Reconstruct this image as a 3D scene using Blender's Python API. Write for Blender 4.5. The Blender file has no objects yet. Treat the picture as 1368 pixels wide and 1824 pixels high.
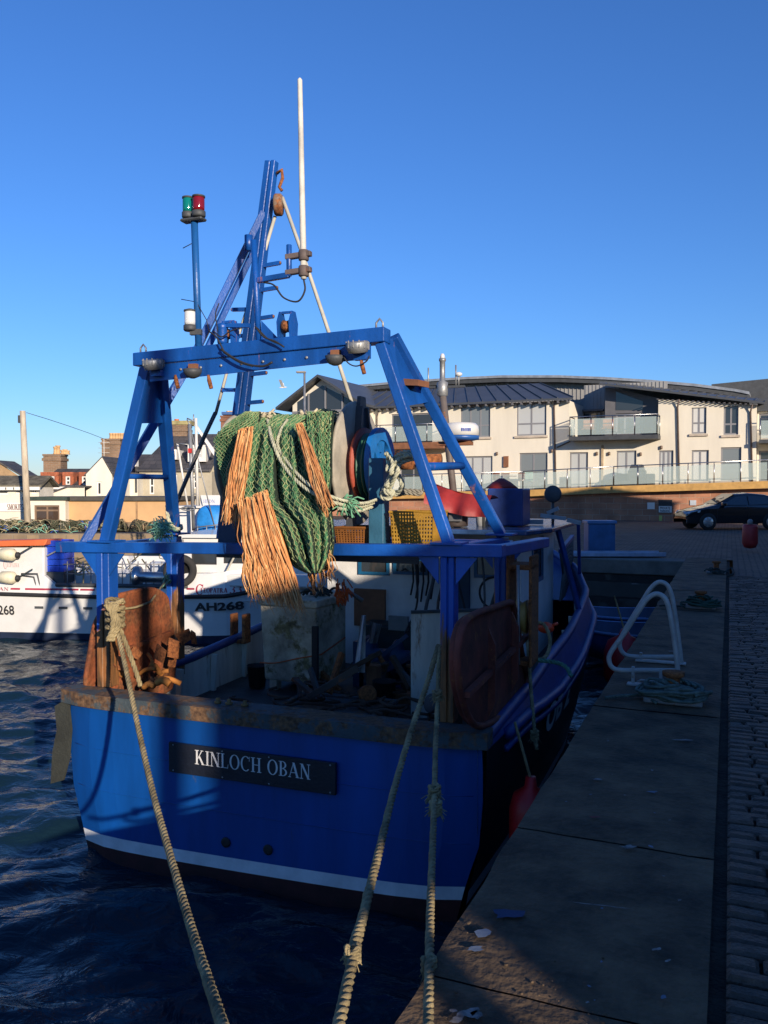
import bpy, math, random
from mathutils import Vector, Matrix, noise
R = math.radians
random.seed(7)
scene = bpy.context.scene
COL = scene.collection
# ------------------------------------------------------------ camera, sky, sun
W, H, F, CX, CY, HOR, CAMZ = 1368, 1824, 1480.0, 684.0, 912.0, 870.0, 3.2
PITCH = math.atan((CY - HOR) / F)
WATER = -0.115
QZ = 1.5                                   # quay level
cam = bpy.data.cameras.new('camera'); camo = bpy.data.objects.new('camera', cam); COL.objects.link(camo)
cam.sensor_fit = 'VERTICAL'; cam.sensor_height = 24; cam.lens = F / H * 24
cam.clip_start = 0.05; cam.clip_end = 3000
camo.location = (0, 0, CAMZ); camo.rotation_euler = (R(90) - PITCH, 0, 0)
scene.camera = camo
scene.render.resolution_x = 768; scene.render.resolution_y = 1024
SD = Vector((-0.43, 0.903, -0.2495)).normalized()      # direction the sunlight travels
world = bpy.data.worlds.new('World'); scene.world = world; world.use_nodes = True
nt = world.node_tree; bg = nt.nodes['Background']
sky = nt.nodes.new('ShaderNodeTexSky'); sky.sky_type = 'NISHITA'; sky.sun_disc = False
sky.sun_elevation = math.asin(-SD.z); sky.sun_rotation = math.atan2(-SD.x, -SD.y)
sky.altitude = 0; sky.air_density = 1.2; sky.dust_density = 0.0; sky.ozone_density = 6.0
hs_ = nt.nodes.new('ShaderNodeHueSaturation'); hs_.inputs['Saturation'].default_value = 1.04
tn_ = nt.nodes.new('ShaderNodeMix'); tn_.data_type = 'RGBA'; tn_.blend_type = 'MULTIPLY'; tn_.inputs[0].default_value = 1; tn_.inputs[7].default_value = (.68, .755, 1.0, 1)
nt.links.new(sky.outputs[0], hs_.inputs['Color']); nt.links.new(hs_.outputs[0], tn_.inputs[6]); nt.links.new(tn_.outputs[2], bg.inputs[0]); bg.inputs[1].default_value = 0.130
sun = bpy.data.lights.new('sun', 'SUN'); suno = bpy.data.objects.new('sun', sun); COL.objects.link(suno)
sun.energy = 5.0; sun.angle = R(0.53); sun.color = (1.0, 0.85, 0.68)
suno.rotation_euler = SD.to_track_quat('-Z', 'Y').to_euler(); suno.location = (0, 0, 30)
scene.view_settings.view_transform = 'Standard'; scene.view_settings.look = 'None'
scene.view_settings.exposure = 0.47; scene.view_settings.gamma = 1.0

# ------------------------------------------------------------ frames
def ray(px, py):
    u = (px - CX) / F; v = (CY - py) / F
    return Vector((u, math.cos(PITCH) + v * math.sin(PITCH), -math.sin(PITCH) + v * math.cos(PITCH)))
CAM = Vector((0, 0, CAMZ))
class Fr:
    def __init__(s, o=(0, 0, 0), rz=0.0):
        s.o = Vector(o); s.rz = rz; s.m = Matrix.Translation(s.o) @ Matrix.Rotation(rz, 4, 'Z'); s.i = s.m.inverted()
    def W(s, p): return s.m @ Vector(p)
    def L(s, p): return s.i @ Vector(p)
    def hit(s, px, py, ax, val):
        c = s.i @ CAM; d = s.i.to_3x3() @ ray(px, py)
        t = (val - c[ax]) / d[ax]
        return c + d * t
    def X(s, px, py, v): return s.hit(px, py, 0, v)
    def Y(s, px, py, v): return s.hit(px, py, 1, v)
    def Z(s, px, py, v): return s.hit(px, py, 2, v)
    def sub(s, p, rz=0.0): return Fr(s.W(p), s.rz + rz)
WF = Fr()

# ------------------------------------------------------------ mesh builder
class MB:
    def __init__(s): s.v = []; s.f = []; s.m = []; s.sm = []
    def add(s, vs, fs, mi=0, smooth=False):
        n = len(s.v); s.v.extend(tuple(q) for q in vs)
        for f in fs: s.f.append(tuple(n + k for k in f)); s.m.append(mi); s.sm.append(smooth)
        return s
    def box(s, x0, x1, y0, y1, z0, z1, mi=0):
        return s.hexa([(x0, y0, z0), (x1, y0, z0), (x1, y1, z0), (x0, y1, z0), (x0, y0, z1), (x1, y0, z1), (x1, y1, z1), (x0, y1, z1)], mi)
    def hexa(s, v, mi=0):
        return s.add(v, [(3, 2, 1, 0), (4, 5, 6, 7), (0, 1, 5, 4), (1, 2, 6, 5), (2, 3, 7, 6), (3, 0, 4, 7)], mi)
    def beam(s, a, b, w, h=None, up=(0, 0, 1), mi=0, w2=None):
        a = Vector(a); b = Vector(b); h = h or w; w2 = w2 or w
        d = (b - a).normalized(); up = Vector(up)
        if abs(d.dot(up)) > .98: up = Vector((0, 1, 0))
        x = d.cross(up).normalized(); z = x.cross(d)
        vs = []
        for p, ww in ((a, w), (b, w2)):
            hh = h * ww / w
            for i, j in ((-1, -1), (1, -1), (1, 1), (-1, 1)): vs.append(p + x * i * ww / 2 + z * j * hh / 2)
        return s.add(vs, [(0, 1, 2, 3), (7, 6, 5, 4), (0, 4, 5, 1), (1, 5, 6, 2), (2, 6, 7, 3), (3, 7, 4, 0)], mi)
    def tube(s, pts, r, n=8, mi=0, smooth=True, cap=True, closed=False):
        pts = [Vector(p) for p in pts]; N = len(pts)
        rr = r if isinstance(r, (list, tuple)) else [r] * N
        vs = []; fs = []
        t0 = (pts[1] - pts[0]).normalized()
        u = t0.cross(Vector((0, 0, 1)))
        if u.length < .05: u = t0.cross(Vector((1, 0, 0)))
        u.normalize()
        for k in range(N):
            if closed: t = pts[(k + 1) % N] - pts[k - 1]
            else: t = pts[min(k + 1, N - 1)] - pts[max(k - 1, 0)]
            if t.length < 1e-9: t = t0.copy()
            t.normalize(); u = u - t * u.dot(t)
            if u.length < 1e-4: u = t.orthogonal()
            u.normalize(); w = t.cross(u)
            for j in range(n):
                a = 2 * math.pi * j / n
                vs.append(pts[k] + (u * math.cos(a) + w * math.sin(a)) * rr[k])
        for k in range(N if closed else N - 1):
            k2 = (k + 1) % N
            for j in range(n):
                j2 = (j + 1) % n
                fs.append((k * n + j, k * n + j2, k2 * n + j2, k2 * n + j))
        if cap and not closed:
            fs.append(tuple(range(n))[::-1]); fs.append(tuple((N - 1) * n + j for j in range(n)))
        return s.add(vs, fs, mi, smooth)
    def lathe(s, prof, c=(0, 0, 0), axis=(0, 0, 1), n=24, mi=0, smooth=True):
        """prof: (radius, height along axis)"""
        ax = Vector(axis).normalized(); u = ax.orthogonal().normalized(); w = ax.cross(u); c = Vector(c)
        vs = []; fs = []
        for r, h in prof:
            for j in range(n):
                a = 2 * math.pi * j / n
                vs.append(c + ax * h + (u * math.cos(a) + w * math.sin(a)) * max(r, 1e-4))
        for k in range(len(prof) - 1):
            for j in range(n):
                j2 = (j + 1) % n
                fs.append((k * n + j, k * n + j2, (k + 1) * n + j2, (k + 1) * n + j))
        fs.append(tuple(range(n))[::-1]); fs.append(tuple((len(prof) - 1) * n + j for j in range(n)))
        return s.add(vs, fs, mi, smooth)
    def prism(s, poly, vec, mi=0):
        """poly: 3-d outline, vec: thickness vector"""
        n = len(poly); vec = Vector(vec); a = [Vector(p) for p in poly]; b = [p + vec for p in a]
        fs = [tuple(range(n))[::-1], tuple(range(n, 2 * n))] + [(k, (k + 1) % n, n + (k + 1) % n, n + k) for k in range(n)]
        return s.add(a + b, fs, mi)
    def grid(s, fn, nu, nv, mi=0, smooth=True, cu=False):
        vs = [fn(i / nu, j / nv) for j in range(nv + 1) for i in range(nu + 1)]
        fs = [(j * (nu + 1) + i, j * (nu + 1) + i + 1, (j + 1) * (nu + 1) + i + 1, (j + 1) * (nu + 1) + i) for j in range(nv) for i in range(nu)]
        return s.add(vs, fs, mi, smooth)
    def ball(s, c, r, n=12, m=8, mi=0, sc=(1, 1, 1)):
        c = Vector(c)
        def fn(u, v):
            a = 2 * math.pi * u; b = math.pi * v
            return c + Vector((r * math.sin(b) * math.cos(a) * sc[0], r * math.sin(b) * math.sin(a) * sc[1], r * math.cos(b) * sc[2]))
        return s.grid(fn, n, m, mi)
    def rope(s, pts, r, lay=None, n=5, mi=0):
        """laid rope of three helical strands along a dense path"""
        pts = resample(pts, max(4, int(path_len(pts) / (r * .55)) + 2)); lay = lay or r * 6.5
        t0 = (pts[1] - pts[0]).normalized(); u = t0.orthogonal().normalized(); L = 0
        st = [[], [], []]
        for k, p in enumerate(pts):
            t = (pts[min(k + 1, len(pts) - 1)] - pts[max(k - 1, 0)]).normalized()
            u = (u - t * u.dot(t)).normalized(); w = t.cross(u)
            if k: L += (p - pts[k - 1]).length
            for q in range(3):
                a = 2 * math.pi * (L / lay + q / 3)
                st[q].append(p + (u * math.cos(a) + w * math.sin(a)) * r * .5)
        for q in range(3): s.tube(st[q], r * .56, n, mi)
        return s
    def build(s, name, mat, parent=None, fr=None, bev=0, seg=1):
        me = bpy.data.meshes.new(name); vs = s.v; loc = None
        if parent is None:
            fr = fr or WF
            xs = [v[0] for v in vs]; ys = [v[1] for v in vs]; zs = [v[2] for v in vs]
            c = Vector(((min(xs) + max(xs)) / 2, (min(ys) + max(ys)) / 2, min(zs)))
            vs = [(v[0] - c.x, v[1] - c.y, v[2] - c.z) for v in vs]; loc = fr.W(c)
        me.from_pydata(vs, [], s.f); me.update()
        me.polygons.foreach_set('material_index', s.m); me.polygons.foreach_set('use_smooth', s.sm)
        for m_ in (mat if isinstance(mat, (list, tuple)) else [mat]): me.materials.append(m_)
        o = bpy.data.objects.new(name, me); COL.objects.link(o)
        if parent is not None: o.parent = parent
        else: o.location = loc; o.rotation_euler = (0, 0, fr.rz)
        if bev:
            b = o.modifiers.new('bevel', 'BEVEL'); b.width = bev; b.segments = seg; b.limit_method = 'ANGLE'; b.angle_limit = R(40)
        return o
def path_len(p): return sum((Vector(p[k + 1]) - Vector(p[k])).length for k in range(len(p) - 1))
def resample(p, n):
    p = [Vector(q) for q in p]; L = path_len(p); out = [p[0].copy()]; k = 0; acc = 0
    for i in range(1, n):
        tgt = L * i / (n - 1)
        while k < len(p) - 2 and acc + (p[k + 1] - p[k]).length < tgt: acc += (p[k + 1] - p[k]).length; k += 1
        seg = (p[k + 1] - p[k]).length or 1e-9
        out.append(p[k].lerp(p[k + 1], min(1, max(0, (tgt - acc) / seg))))
    return out
def smooth_path(p, n=8):
    """Catmull-Rom through the points"""
    p = [Vector(q) for q in p]; q = [p[0] * 2 - p[1]] + p + [p[-1] * 2 - p[-2]]; out = []
    for k in range(1, len(q) - 2):
        for i in range(n):
            t = i / n
            out.append(0.5 * ((2 * q[k]) + (q[k + 1] - q[k - 1]) * t + (2 * q[k - 1] - 5 * q[k] + 4 * q[k + 1] - q[k + 2]) * t * t + (3 * q[k] - q[k - 1] - 3 * q[k + 1] + q[k + 2]) * t ** 3))
    out.append(p[-1]); return out
def sag(a, b, d, n=30):
    a = Vector(a); b = Vector(b); out = []
    for i in range(n + 1):
        t = i / n; p = a.lerp(b, t); p.z -= d * 4 * t * (1 - t); out.append(p)
    return out
def tag(o, label=None, cat=None, group=None, kind=None):
    if label: o['label'] = label
    if cat: o['category'] = cat
    if group: o['group'] = group
    if kind: o['kind'] = kind
    return o
def thing(name, label, cat, fr, group=None):
    o = bpy.data.objects.new(name, None); COL.objects.link(o); o.empty_display_size = .2
    o.location = fr.o; o.rotation_euler = (0, 0, fr.rz)
    return tag(o, label, cat, group)
def dup(o, parent=None):
    c = o.copy(); COL.objects.link(c)
    if parent: c.parent = parent
    for ch in [k for k in bpy.data.objects if k.parent == o]: dup(ch, c)
    return c

# ------------------------------------------------------------ materials
MATS = {}
def M(name, col, rough=.5, metal=0.0, var=.18, scale=3.0, rust=0.0, rs=5.0, bump=.15, bs=40.0, spec=.5, col2=None, rcol=(.19, .06, .02), streak=False, coat=0):
    if name in MATS: return MATS[name]
    m = bpy.data.materials.new(name); m.use_nodes = True; MATS[name] = m
    n = m.node_tree.nodes; l = m.node_tree.links; b = n['Principled BSDF']
    tc = n.new('ShaderNodeTexCoord'); mp = n.new('ShaderNodeMapping'); l.new(tc.outputs['Object'], mp.inputs[0])
    if streak: mp.inputs['Scale'].default_value = (1, 1, .18)
    n1 = n.new('ShaderNodeTexNoise'); n1.inputs['Scale'].default_value = scale; n1.inputs['Detail'].default_value = 8; n1.inputs['Roughness'].default_value = .65
    l.new(mp.outputs[0], n1.inputs[0])
    c2 = col2 or tuple(max(0, c * (1 - var * 2)) for c in col); c1 = col if col2 else tuple(min(1, c * (1 + var)) for c in col)
    r1 = n.new('ShaderNodeValToRGB'); r1.color_ramp.elements[0].position = .3; r1.color_ramp.elements[1].position = .7
    r1.color_ramp.elements[0].color = (*c2, 1); r1.color_ramp.elements[1].color = (*c1, 1)
    l.new(n1.outputs['Fac'], r1.inputs[0]); out = r1.outputs[0]
    b.inputs['Roughness'].default_value = rough; b.inputs['Metallic'].default_value = metal
    b.inputs['Specular IOR Level'].default_value = spec; b.inputs['Coat Weight'].default_value = coat
    if rust > 0:
        n2 = n.new('ShaderNodeTexNoise'); n2.inputs['Scale'].default_value = rs; n2.inputs['Detail'].default_value = 12; n2.inputs['Roughness'].default_value = .72
        l.new(mp.outputs[0], n2.inputs[0])
        r2 = n.new('ShaderNodeValToRGB'); th = .72 - .42 * rust
        r2.color_ramp.elements[0].position = th; r2.color_ramp.elements[1].position = min(1, th + .07)
        l.new(n2.outputs['Fac'], r2.inputs[0])
        n3 = n.new('ShaderNodeTexNoise'); n3.inputs['Scale'].default_value = rs * 6; n3.inputs['Detail'].default_value = 6
        l.new(tc.outputs['Object'], n3.inputs[0])
        r3 = n.new('ShaderNodeValToRGB'); r3.color_ramp.elements[0].position = .3; r3.color_ramp.elements[1].position = .72
        r3.color_ramp.elements[0].color = (*[c * .45 for c in rcol], 1); r3.color_ramp.elements[1].color = (min(1, rcol[0] * 1.9), rcol[1] * 2.1, rcol[2] * 1.8, 1)
        l.new(n3.outputs['Fac'], r3.inputs[0])
        mx = n.new('ShaderNodeMix'); mx.data_type = 'RGBA'; l.new(r2.outputs[0], mx.inputs[0]); l.new(out, mx.inputs[6]); l.new(r3.outputs[0], mx.inputs[7]); out = mx.outputs[2]
        mr = n.new('ShaderNodeMapRange'); mr.inputs[3].default_value = rough; mr.inputs[4].default_value = .9; l.new(r2.outputs[0], mr.inputs[0]); l.new(mr.outputs[0], b.inputs['Roughness'])
    l.new(out, b.inputs['Base Color'])
    if bump:
        nb = n.new('ShaderNodeTexNoise'); nb.inputs['Scale'].default_value = bs; nb.inputs['Detail'].default_value = 6
        l.new(tc.outputs['Object'], nb.inputs[0])
        bp = n.new('ShaderNodeBump'); bp.inputs['Strength'].default_value = bump; bp.inputs['Distance'].default_value = .02
        l.new(nb.outputs['Fac'], bp.inputs['Height']); l.new(bp.outputs[0], b.inputs['Normal'])
    return m
def brickmat(name, c1, c2, mortar, sx, sz, ms=.02, rough=.9, bump=.6, plane='XZ', squash=1.0, dist=.03):
    if name in MATS: return MATS[name]
    m = bpy.data.materials.new(name); m.use_nodes = True; MATS[name] = m
    n = m.node_tree.nodes; l = m.node_tree.links; b = n['Principled BSDF']; b.inputs['Roughness'].default_value = rough
    tc = n.new('ShaderNodeTexCoord'); sp = n.new('ShaderNodeSeparateXYZ'); cb = n.new('ShaderNodeCombineXYZ')
    nd = n.new('ShaderNodeTexNoise'); nd.inputs['Scale'].default_value = 3.0
    ad = n.new('ShaderNodeVectorMath'); ad.operation = 'MULTIPLY_ADD'; ad.inputs[1].default_value = (dist * 2,) * 3
    l.new(tc.outputs['Object'], nd.inputs[0]); l.new(nd.outputs['Color'], ad.inputs[0]); l.new(tc.outputs['Object'], ad.inputs[2])
    l.new(ad.outputs[0], sp.inputs[0]); l.new(sp.outputs['XYZ'.index(plane[0])], cb.inputs[0]); l.new(sp.outputs['XYZ'.index(plane[1])], cb.inputs[1])
    br = n.new('ShaderNodeTexBrick'); l.new(cb.outputs[0], br.inputs[0])
    br.inputs['Scale'].default_value = 1; br.inputs['Brick Width'].default_value = sx; br.inputs['Row Height'].default_value = sz
    br.inputs['Mortar Size'].default_value = ms; br.inputs['Mortar Smooth'].default_value = .4
    br.inputs['Color1'].default_value = (*c1, 1); br.inputs['Color2'].default_value = (*c2, 1); br.inputs['Mortar'].default_value = (*mortar, 1)
    n1 = n.new('ShaderNodeTexNoise'); n1.inputs['Scale'].default_value = 1.2; n1.inputs['Detail'].default_value = 8; l.new(tc.outputs['Object'], n1.inputs[0])
    r1 = n.new('ShaderNodeValToRGB'); r1.color_ramp.elements[0].position = .25; r1.color_ramp.elements[1].position = .75
    r1.color_ramp.elements[0].color = (.55, .55, .55, 1); r1.color_ramp.elements[1].color = (1.25, 1.2, 1.15, 1); l.new(n1.outputs['Fac'], r1.inputs[0])
    mx = n.new('ShaderNodeMix'); mx.data_type = 'RGBA'; mx.blend_type = 'MULTIPLY'; mx.inputs[0].default_value = 1
    l.new(br.outputs['Color'], mx.inputs[6]); l.new(r1.outputs[0], mx.inputs[7]); l.new(mx.outputs[2], b.inputs['Base Color'])
    iv = n.new('ShaderNodeMath'); iv.operation = 'SUBTRACT'; iv.inputs[0].default_value = 1; l.new(br.outputs['Fac'], iv.inputs[1])
    nb = n.new('ShaderNodeTexNoise'); nb.inputs['Scale'].default_value = 25; l.new(tc.outputs['Object'], nb.inputs[0])
    a2 = n.new('ShaderNodeMath'); a2.operation = 'MULTIPLY_ADD'; a2.inputs[1].default_value = .35; l.new(nb.outputs['Fac'], a2.inputs[0]); l.new(iv.outputs[0], a2.inputs[2])
    bp = n.new('ShaderNodeBump'); bp.inputs['Strength'].default_value = bump; bp.inputs['Distance'].default_value = .02; l.new(a2.outputs[0], bp.inputs['Height']); l.new(bp.outputs[0], b.inputs['Normal'])
    return m
def glassmat(name, col, rough=.03, alpha=1.0):
    if name in MATS: return MATS[name]
    m = bpy.data.materials.new(name); m.use_nodes = True; MATS[name] = m
    b = m.node_tree.nodes['Principled BSDF']; b.inputs['Base Color'].default_value = (*col, 1); b.inputs['Roughness'].default_value = rough
    b.inputs['Specular IOR Level'].default_value = .8; b.inputs['Alpha'].default_value = alpha
    return m
blue = M('blue gantry paint', (.006, .078, .34), .38, rust=.24, rs=5.5, scale=2.0, var=.28, streak=True)
blue_rusty = M('worn blue paint on rusty steel', (.02, .13, .30), .5, rust=.56, rs=3.0, streak=True)
hullblue = M('blue hull paint', (.002, .062, .27), .42, rust=.13, rs=4.5, scale=1.6, var=.2, bump=.12, bs=9, streak=True, rcol=(.05, .05, .05))
hullblack = M('black hull paint', (.006, .008, .014), .5, var=.3)
bulwblue = M('blue bulwark paint', (.008, .042, .19), .5, rust=.05, rs=3)
stripewhite = M('white boot stripe paint', (.62, .64, .66), .6, var=.12, rust=.08, rs=3)
antifoul = M('red antifouling', (.045, .007, .007), .8, var=.4)
rustm = M('rusty steel', (.21, .07, .025), .9, rust=.9, rs=6, bump=.5, bs=60)
rustcap = M('rusty cap rail', (.05, .07, .08), .8, rust=.62, rs=4, bump=.4, rcol=(.10, .05, .028))
rustorange = M('orange rusted plate', (.27, .075, .024), .85, var=.4, scale=3, rust=.55, rs=4, rcol=(.12, .04, .016), bump=.5)
doorred = M('dark red oxide paint', (.17, .036, .022), .8, var=.35, rust=.36, rs=5)
wornwhite = M('worn white paint', (.60, .58, .50), .6, var=.2, rust=.42, rs=3.5, rcol=(.22, .10, .04), streak=True)
tubwhite = M('dirty white plastic', (.48, .42, .30), .6, var=.4, scale=2.0, rust=.46, rs=2.6, rcol=(.16, .12, .06), bump=.3)
deckm = M('wet dark deck', (.045, .045, .045), .55, var=.4, scale=4, bump=.4)
whitep = M('white paint', (.62, .60, .55), .5, var=.06)
whiteg = M('white gelcoat', (.60, .60, .58), .3, var=.04, coat=.3, bump=.02)
cabinwhite = M('white cabin paint', (.62, .62, .60), .5, var=.08, rust=.04)
winblue = M('teal blue window frame', (.01, .10, .22), .4)
black = M('black rubber', (.015, .015, .016), .7)
darkgrey = M('dark grey paint', (.05, .055, .06), .6)
greym = M('grey paint', (.25, .25, .24), .6)
steel = M('stainless steel', (.45, .45, .45), .28, metal=1.0, var=.1)
galv = M('galvanised steel', (.32, .33, .33), .5, metal=.6, var=.15)
grey_drum = M('grey drum flange paint', (.34, .31, .25), .65, var=.2, rust=.12, rs=3)
navy = M('navy painted plate', (.018, .035, .085), .5)
greenpaint = M('dark green paint', (.03, .11, .07), .5, var=.3)
orangered = M('red orange paint', (.42, .07, .03), .5, rust=.1)
netgreen = M('green netting twine', (.09, .27, .12), .8, var=.35, scale=9, col2=(.035, .13, .055))
netpale = M('pale olive netting twine', (.40, .43, .20), .85, var=.4, scale=8, col2=(.10, .17, .08))
netdark = M('dark netting mass', (.010, .022, .016), .95, bump=1, bs=60)
dolly = M('orange chafing twine', (.62, .29, .10), .85, var=.3, scale=10, col2=(.48, .19, .06))
ropem = M('tan rope', (.34, .27, .14), .9, var=.35, scale=7, bump=.6, bs=300)
ropew = M('pale rope', (.50, .50, .36), .9, var=.2, scale=25, bump=.5, bs=300)
ropeg = M('green rope', (.10, .27, .19), .9, var=.3, scale=20, bump=.5, bs=300)
ropedark = M('dark old rope', (.035, .05, .045), .95, var=.3, scale=20)
mint = M('mint green twine', (.22, .50, .36), .9, var=.3, scale=30)
basketm = M('yellow basket plastic', (.38, .21, .025), .5, var=.2, scale=4)
basketo = M('orange basket plastic', (.22, .085, .02), .5, var=.2)
redp = M('red plastic', (.50, .02, .015), .45, var=.15)
redtarp = M('dark red tarpaulin', (.28, .022, .02), .6, var=.2, bump=.4, bs=6)
bluetarp = M('light blue tarpaulin', (.02, .22, .60), .45, var=.2, bump=.5, bs=5)
orangep = M('orange canopy paint', (.62, .14, .04), .5, var=.1)
creelm = M('creel net and frame', (.20, .17, .10), .9, var=.5, scale=12)
creelg = M('creel green twine', (.08, .09, .05), .9, var=.4, scale=12)
concrete = M('old quay concrete', (.115, .074, .040), .9, var=.42, scale=3.5, rust=.16, rs=5, rcol=(.035, .025, .016), bump=.9, bs=25)
concretef = M('far quay concrete', (.14, .125, .105), .9, var=.3, scale=1.2, bump=.5, bs=10)
settm = M('granite sett', (.095, .062, .042), .62, var=.4, scale=5, bump=.8, bs=60)
cobblefar = brickmat('cobbled road', (.15, .10, .07), (.20, .14, .10), (.02, .02, .02), .26, .14, .02, plane='XY', bump=.9)
grout = M('gutter dirt', (.035, .028, .02), .95, var=.5, scale=6, bump=1, bs=50)
tarmac = M('tarmac', (.05, .05, .05), .9, var=.2, scale=8, bump=.4, bs=80)
cream = M('cream render', (.66, .61, .50), .85, var=.09, scale=.5, rust=.12, rs=1.6, rcol=(.24, .21, .17), streak=True)
ochre = M('ochre render', (.50, .31, .15), .9, var=.08, scale=1.0)
rend_w = M('white render', (.64, .60, .50), .9, var=.08, scale=1.0)
rend_g = M('grey buff render', (.40, .36, .27), .9, var=.12, scale=1.0)
sand = brickmat('sandstone wall', (.42, .20, .12), (.33, .16, .10), (.40, .28, .20), .75, .32, .018)
rubble = brickmat('rubble wall', (.30, .22, .13), (.20, .15, .10), (.22, .18, .13), .5, .25, .03)
chim = brickmat('chimney brick', (.24, .15, .09), (.17, .11, .07), (.25, .20, .15), .26, .10, .015)
chimr = brickmat('red chimney brick', (.30, .11, .06), (.24, .09, .05), (.25, .18, .13), .26, .10, .015)
slate = brickmat('slate roof', (.085, .08, .08), (.06, .06, .065), (.03, .03, .03), .35, .22, .012, plane='XZ', bump=.5, rough=.7)
tilered = M('red hung tiles', (.34, .10, .045), .85, var=.25, scale=6)
zinc = M('dark zinc roof', (.060, .065, .072), .45, var=.12, scale=1.0, bump=.05)
cladg = M('grey cladding', (.26, .26, .255), .5, var=.06)
cladd = M('dark grey cladding', (.11, .11, .12), .6, var=.08)
woodf = M('timber fascia', (.50, .29, .085), .7, var=.15, scale=3)
woodd = M('brown timber', (.22, .09, .04), .7, var=.2)
glassd = glassmat('dark window glass', (.03, .035, .04))
glassc = glassmat('curtained window glass', (.42, .43, .42), .12)
glassb = glassmat('balustrade glass', (.55, .66, .62), .05, alpha=.30)
framew = M('white window frame', (.70, .68, .62), .5, var=.04)
frameg = M('grey window frame', (.20, .20, .21), .5, var=.04)
potm = M('chimney pot clay', (.55, .34, .16), .8, var=.15)
signdark = M('name board paint', (.010, .013, .022), .45, var=.3, rust=.05, rs=8, rcol=(.1, .07, .05))
letterw = M('white lettering', (.62, .62, .60), .6, var=.1)
letterk = M('black lettering', (.02, .02, .022), .5)
letterr = M('dark red lettering', (.34, .02, .05), .5)
carp = M('black car paint', (.012, .013, .015), .18, coat=.8, var=.05, bump=0)
tyre = M('tyre rubber', (.02, .02, .02), .85)
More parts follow.
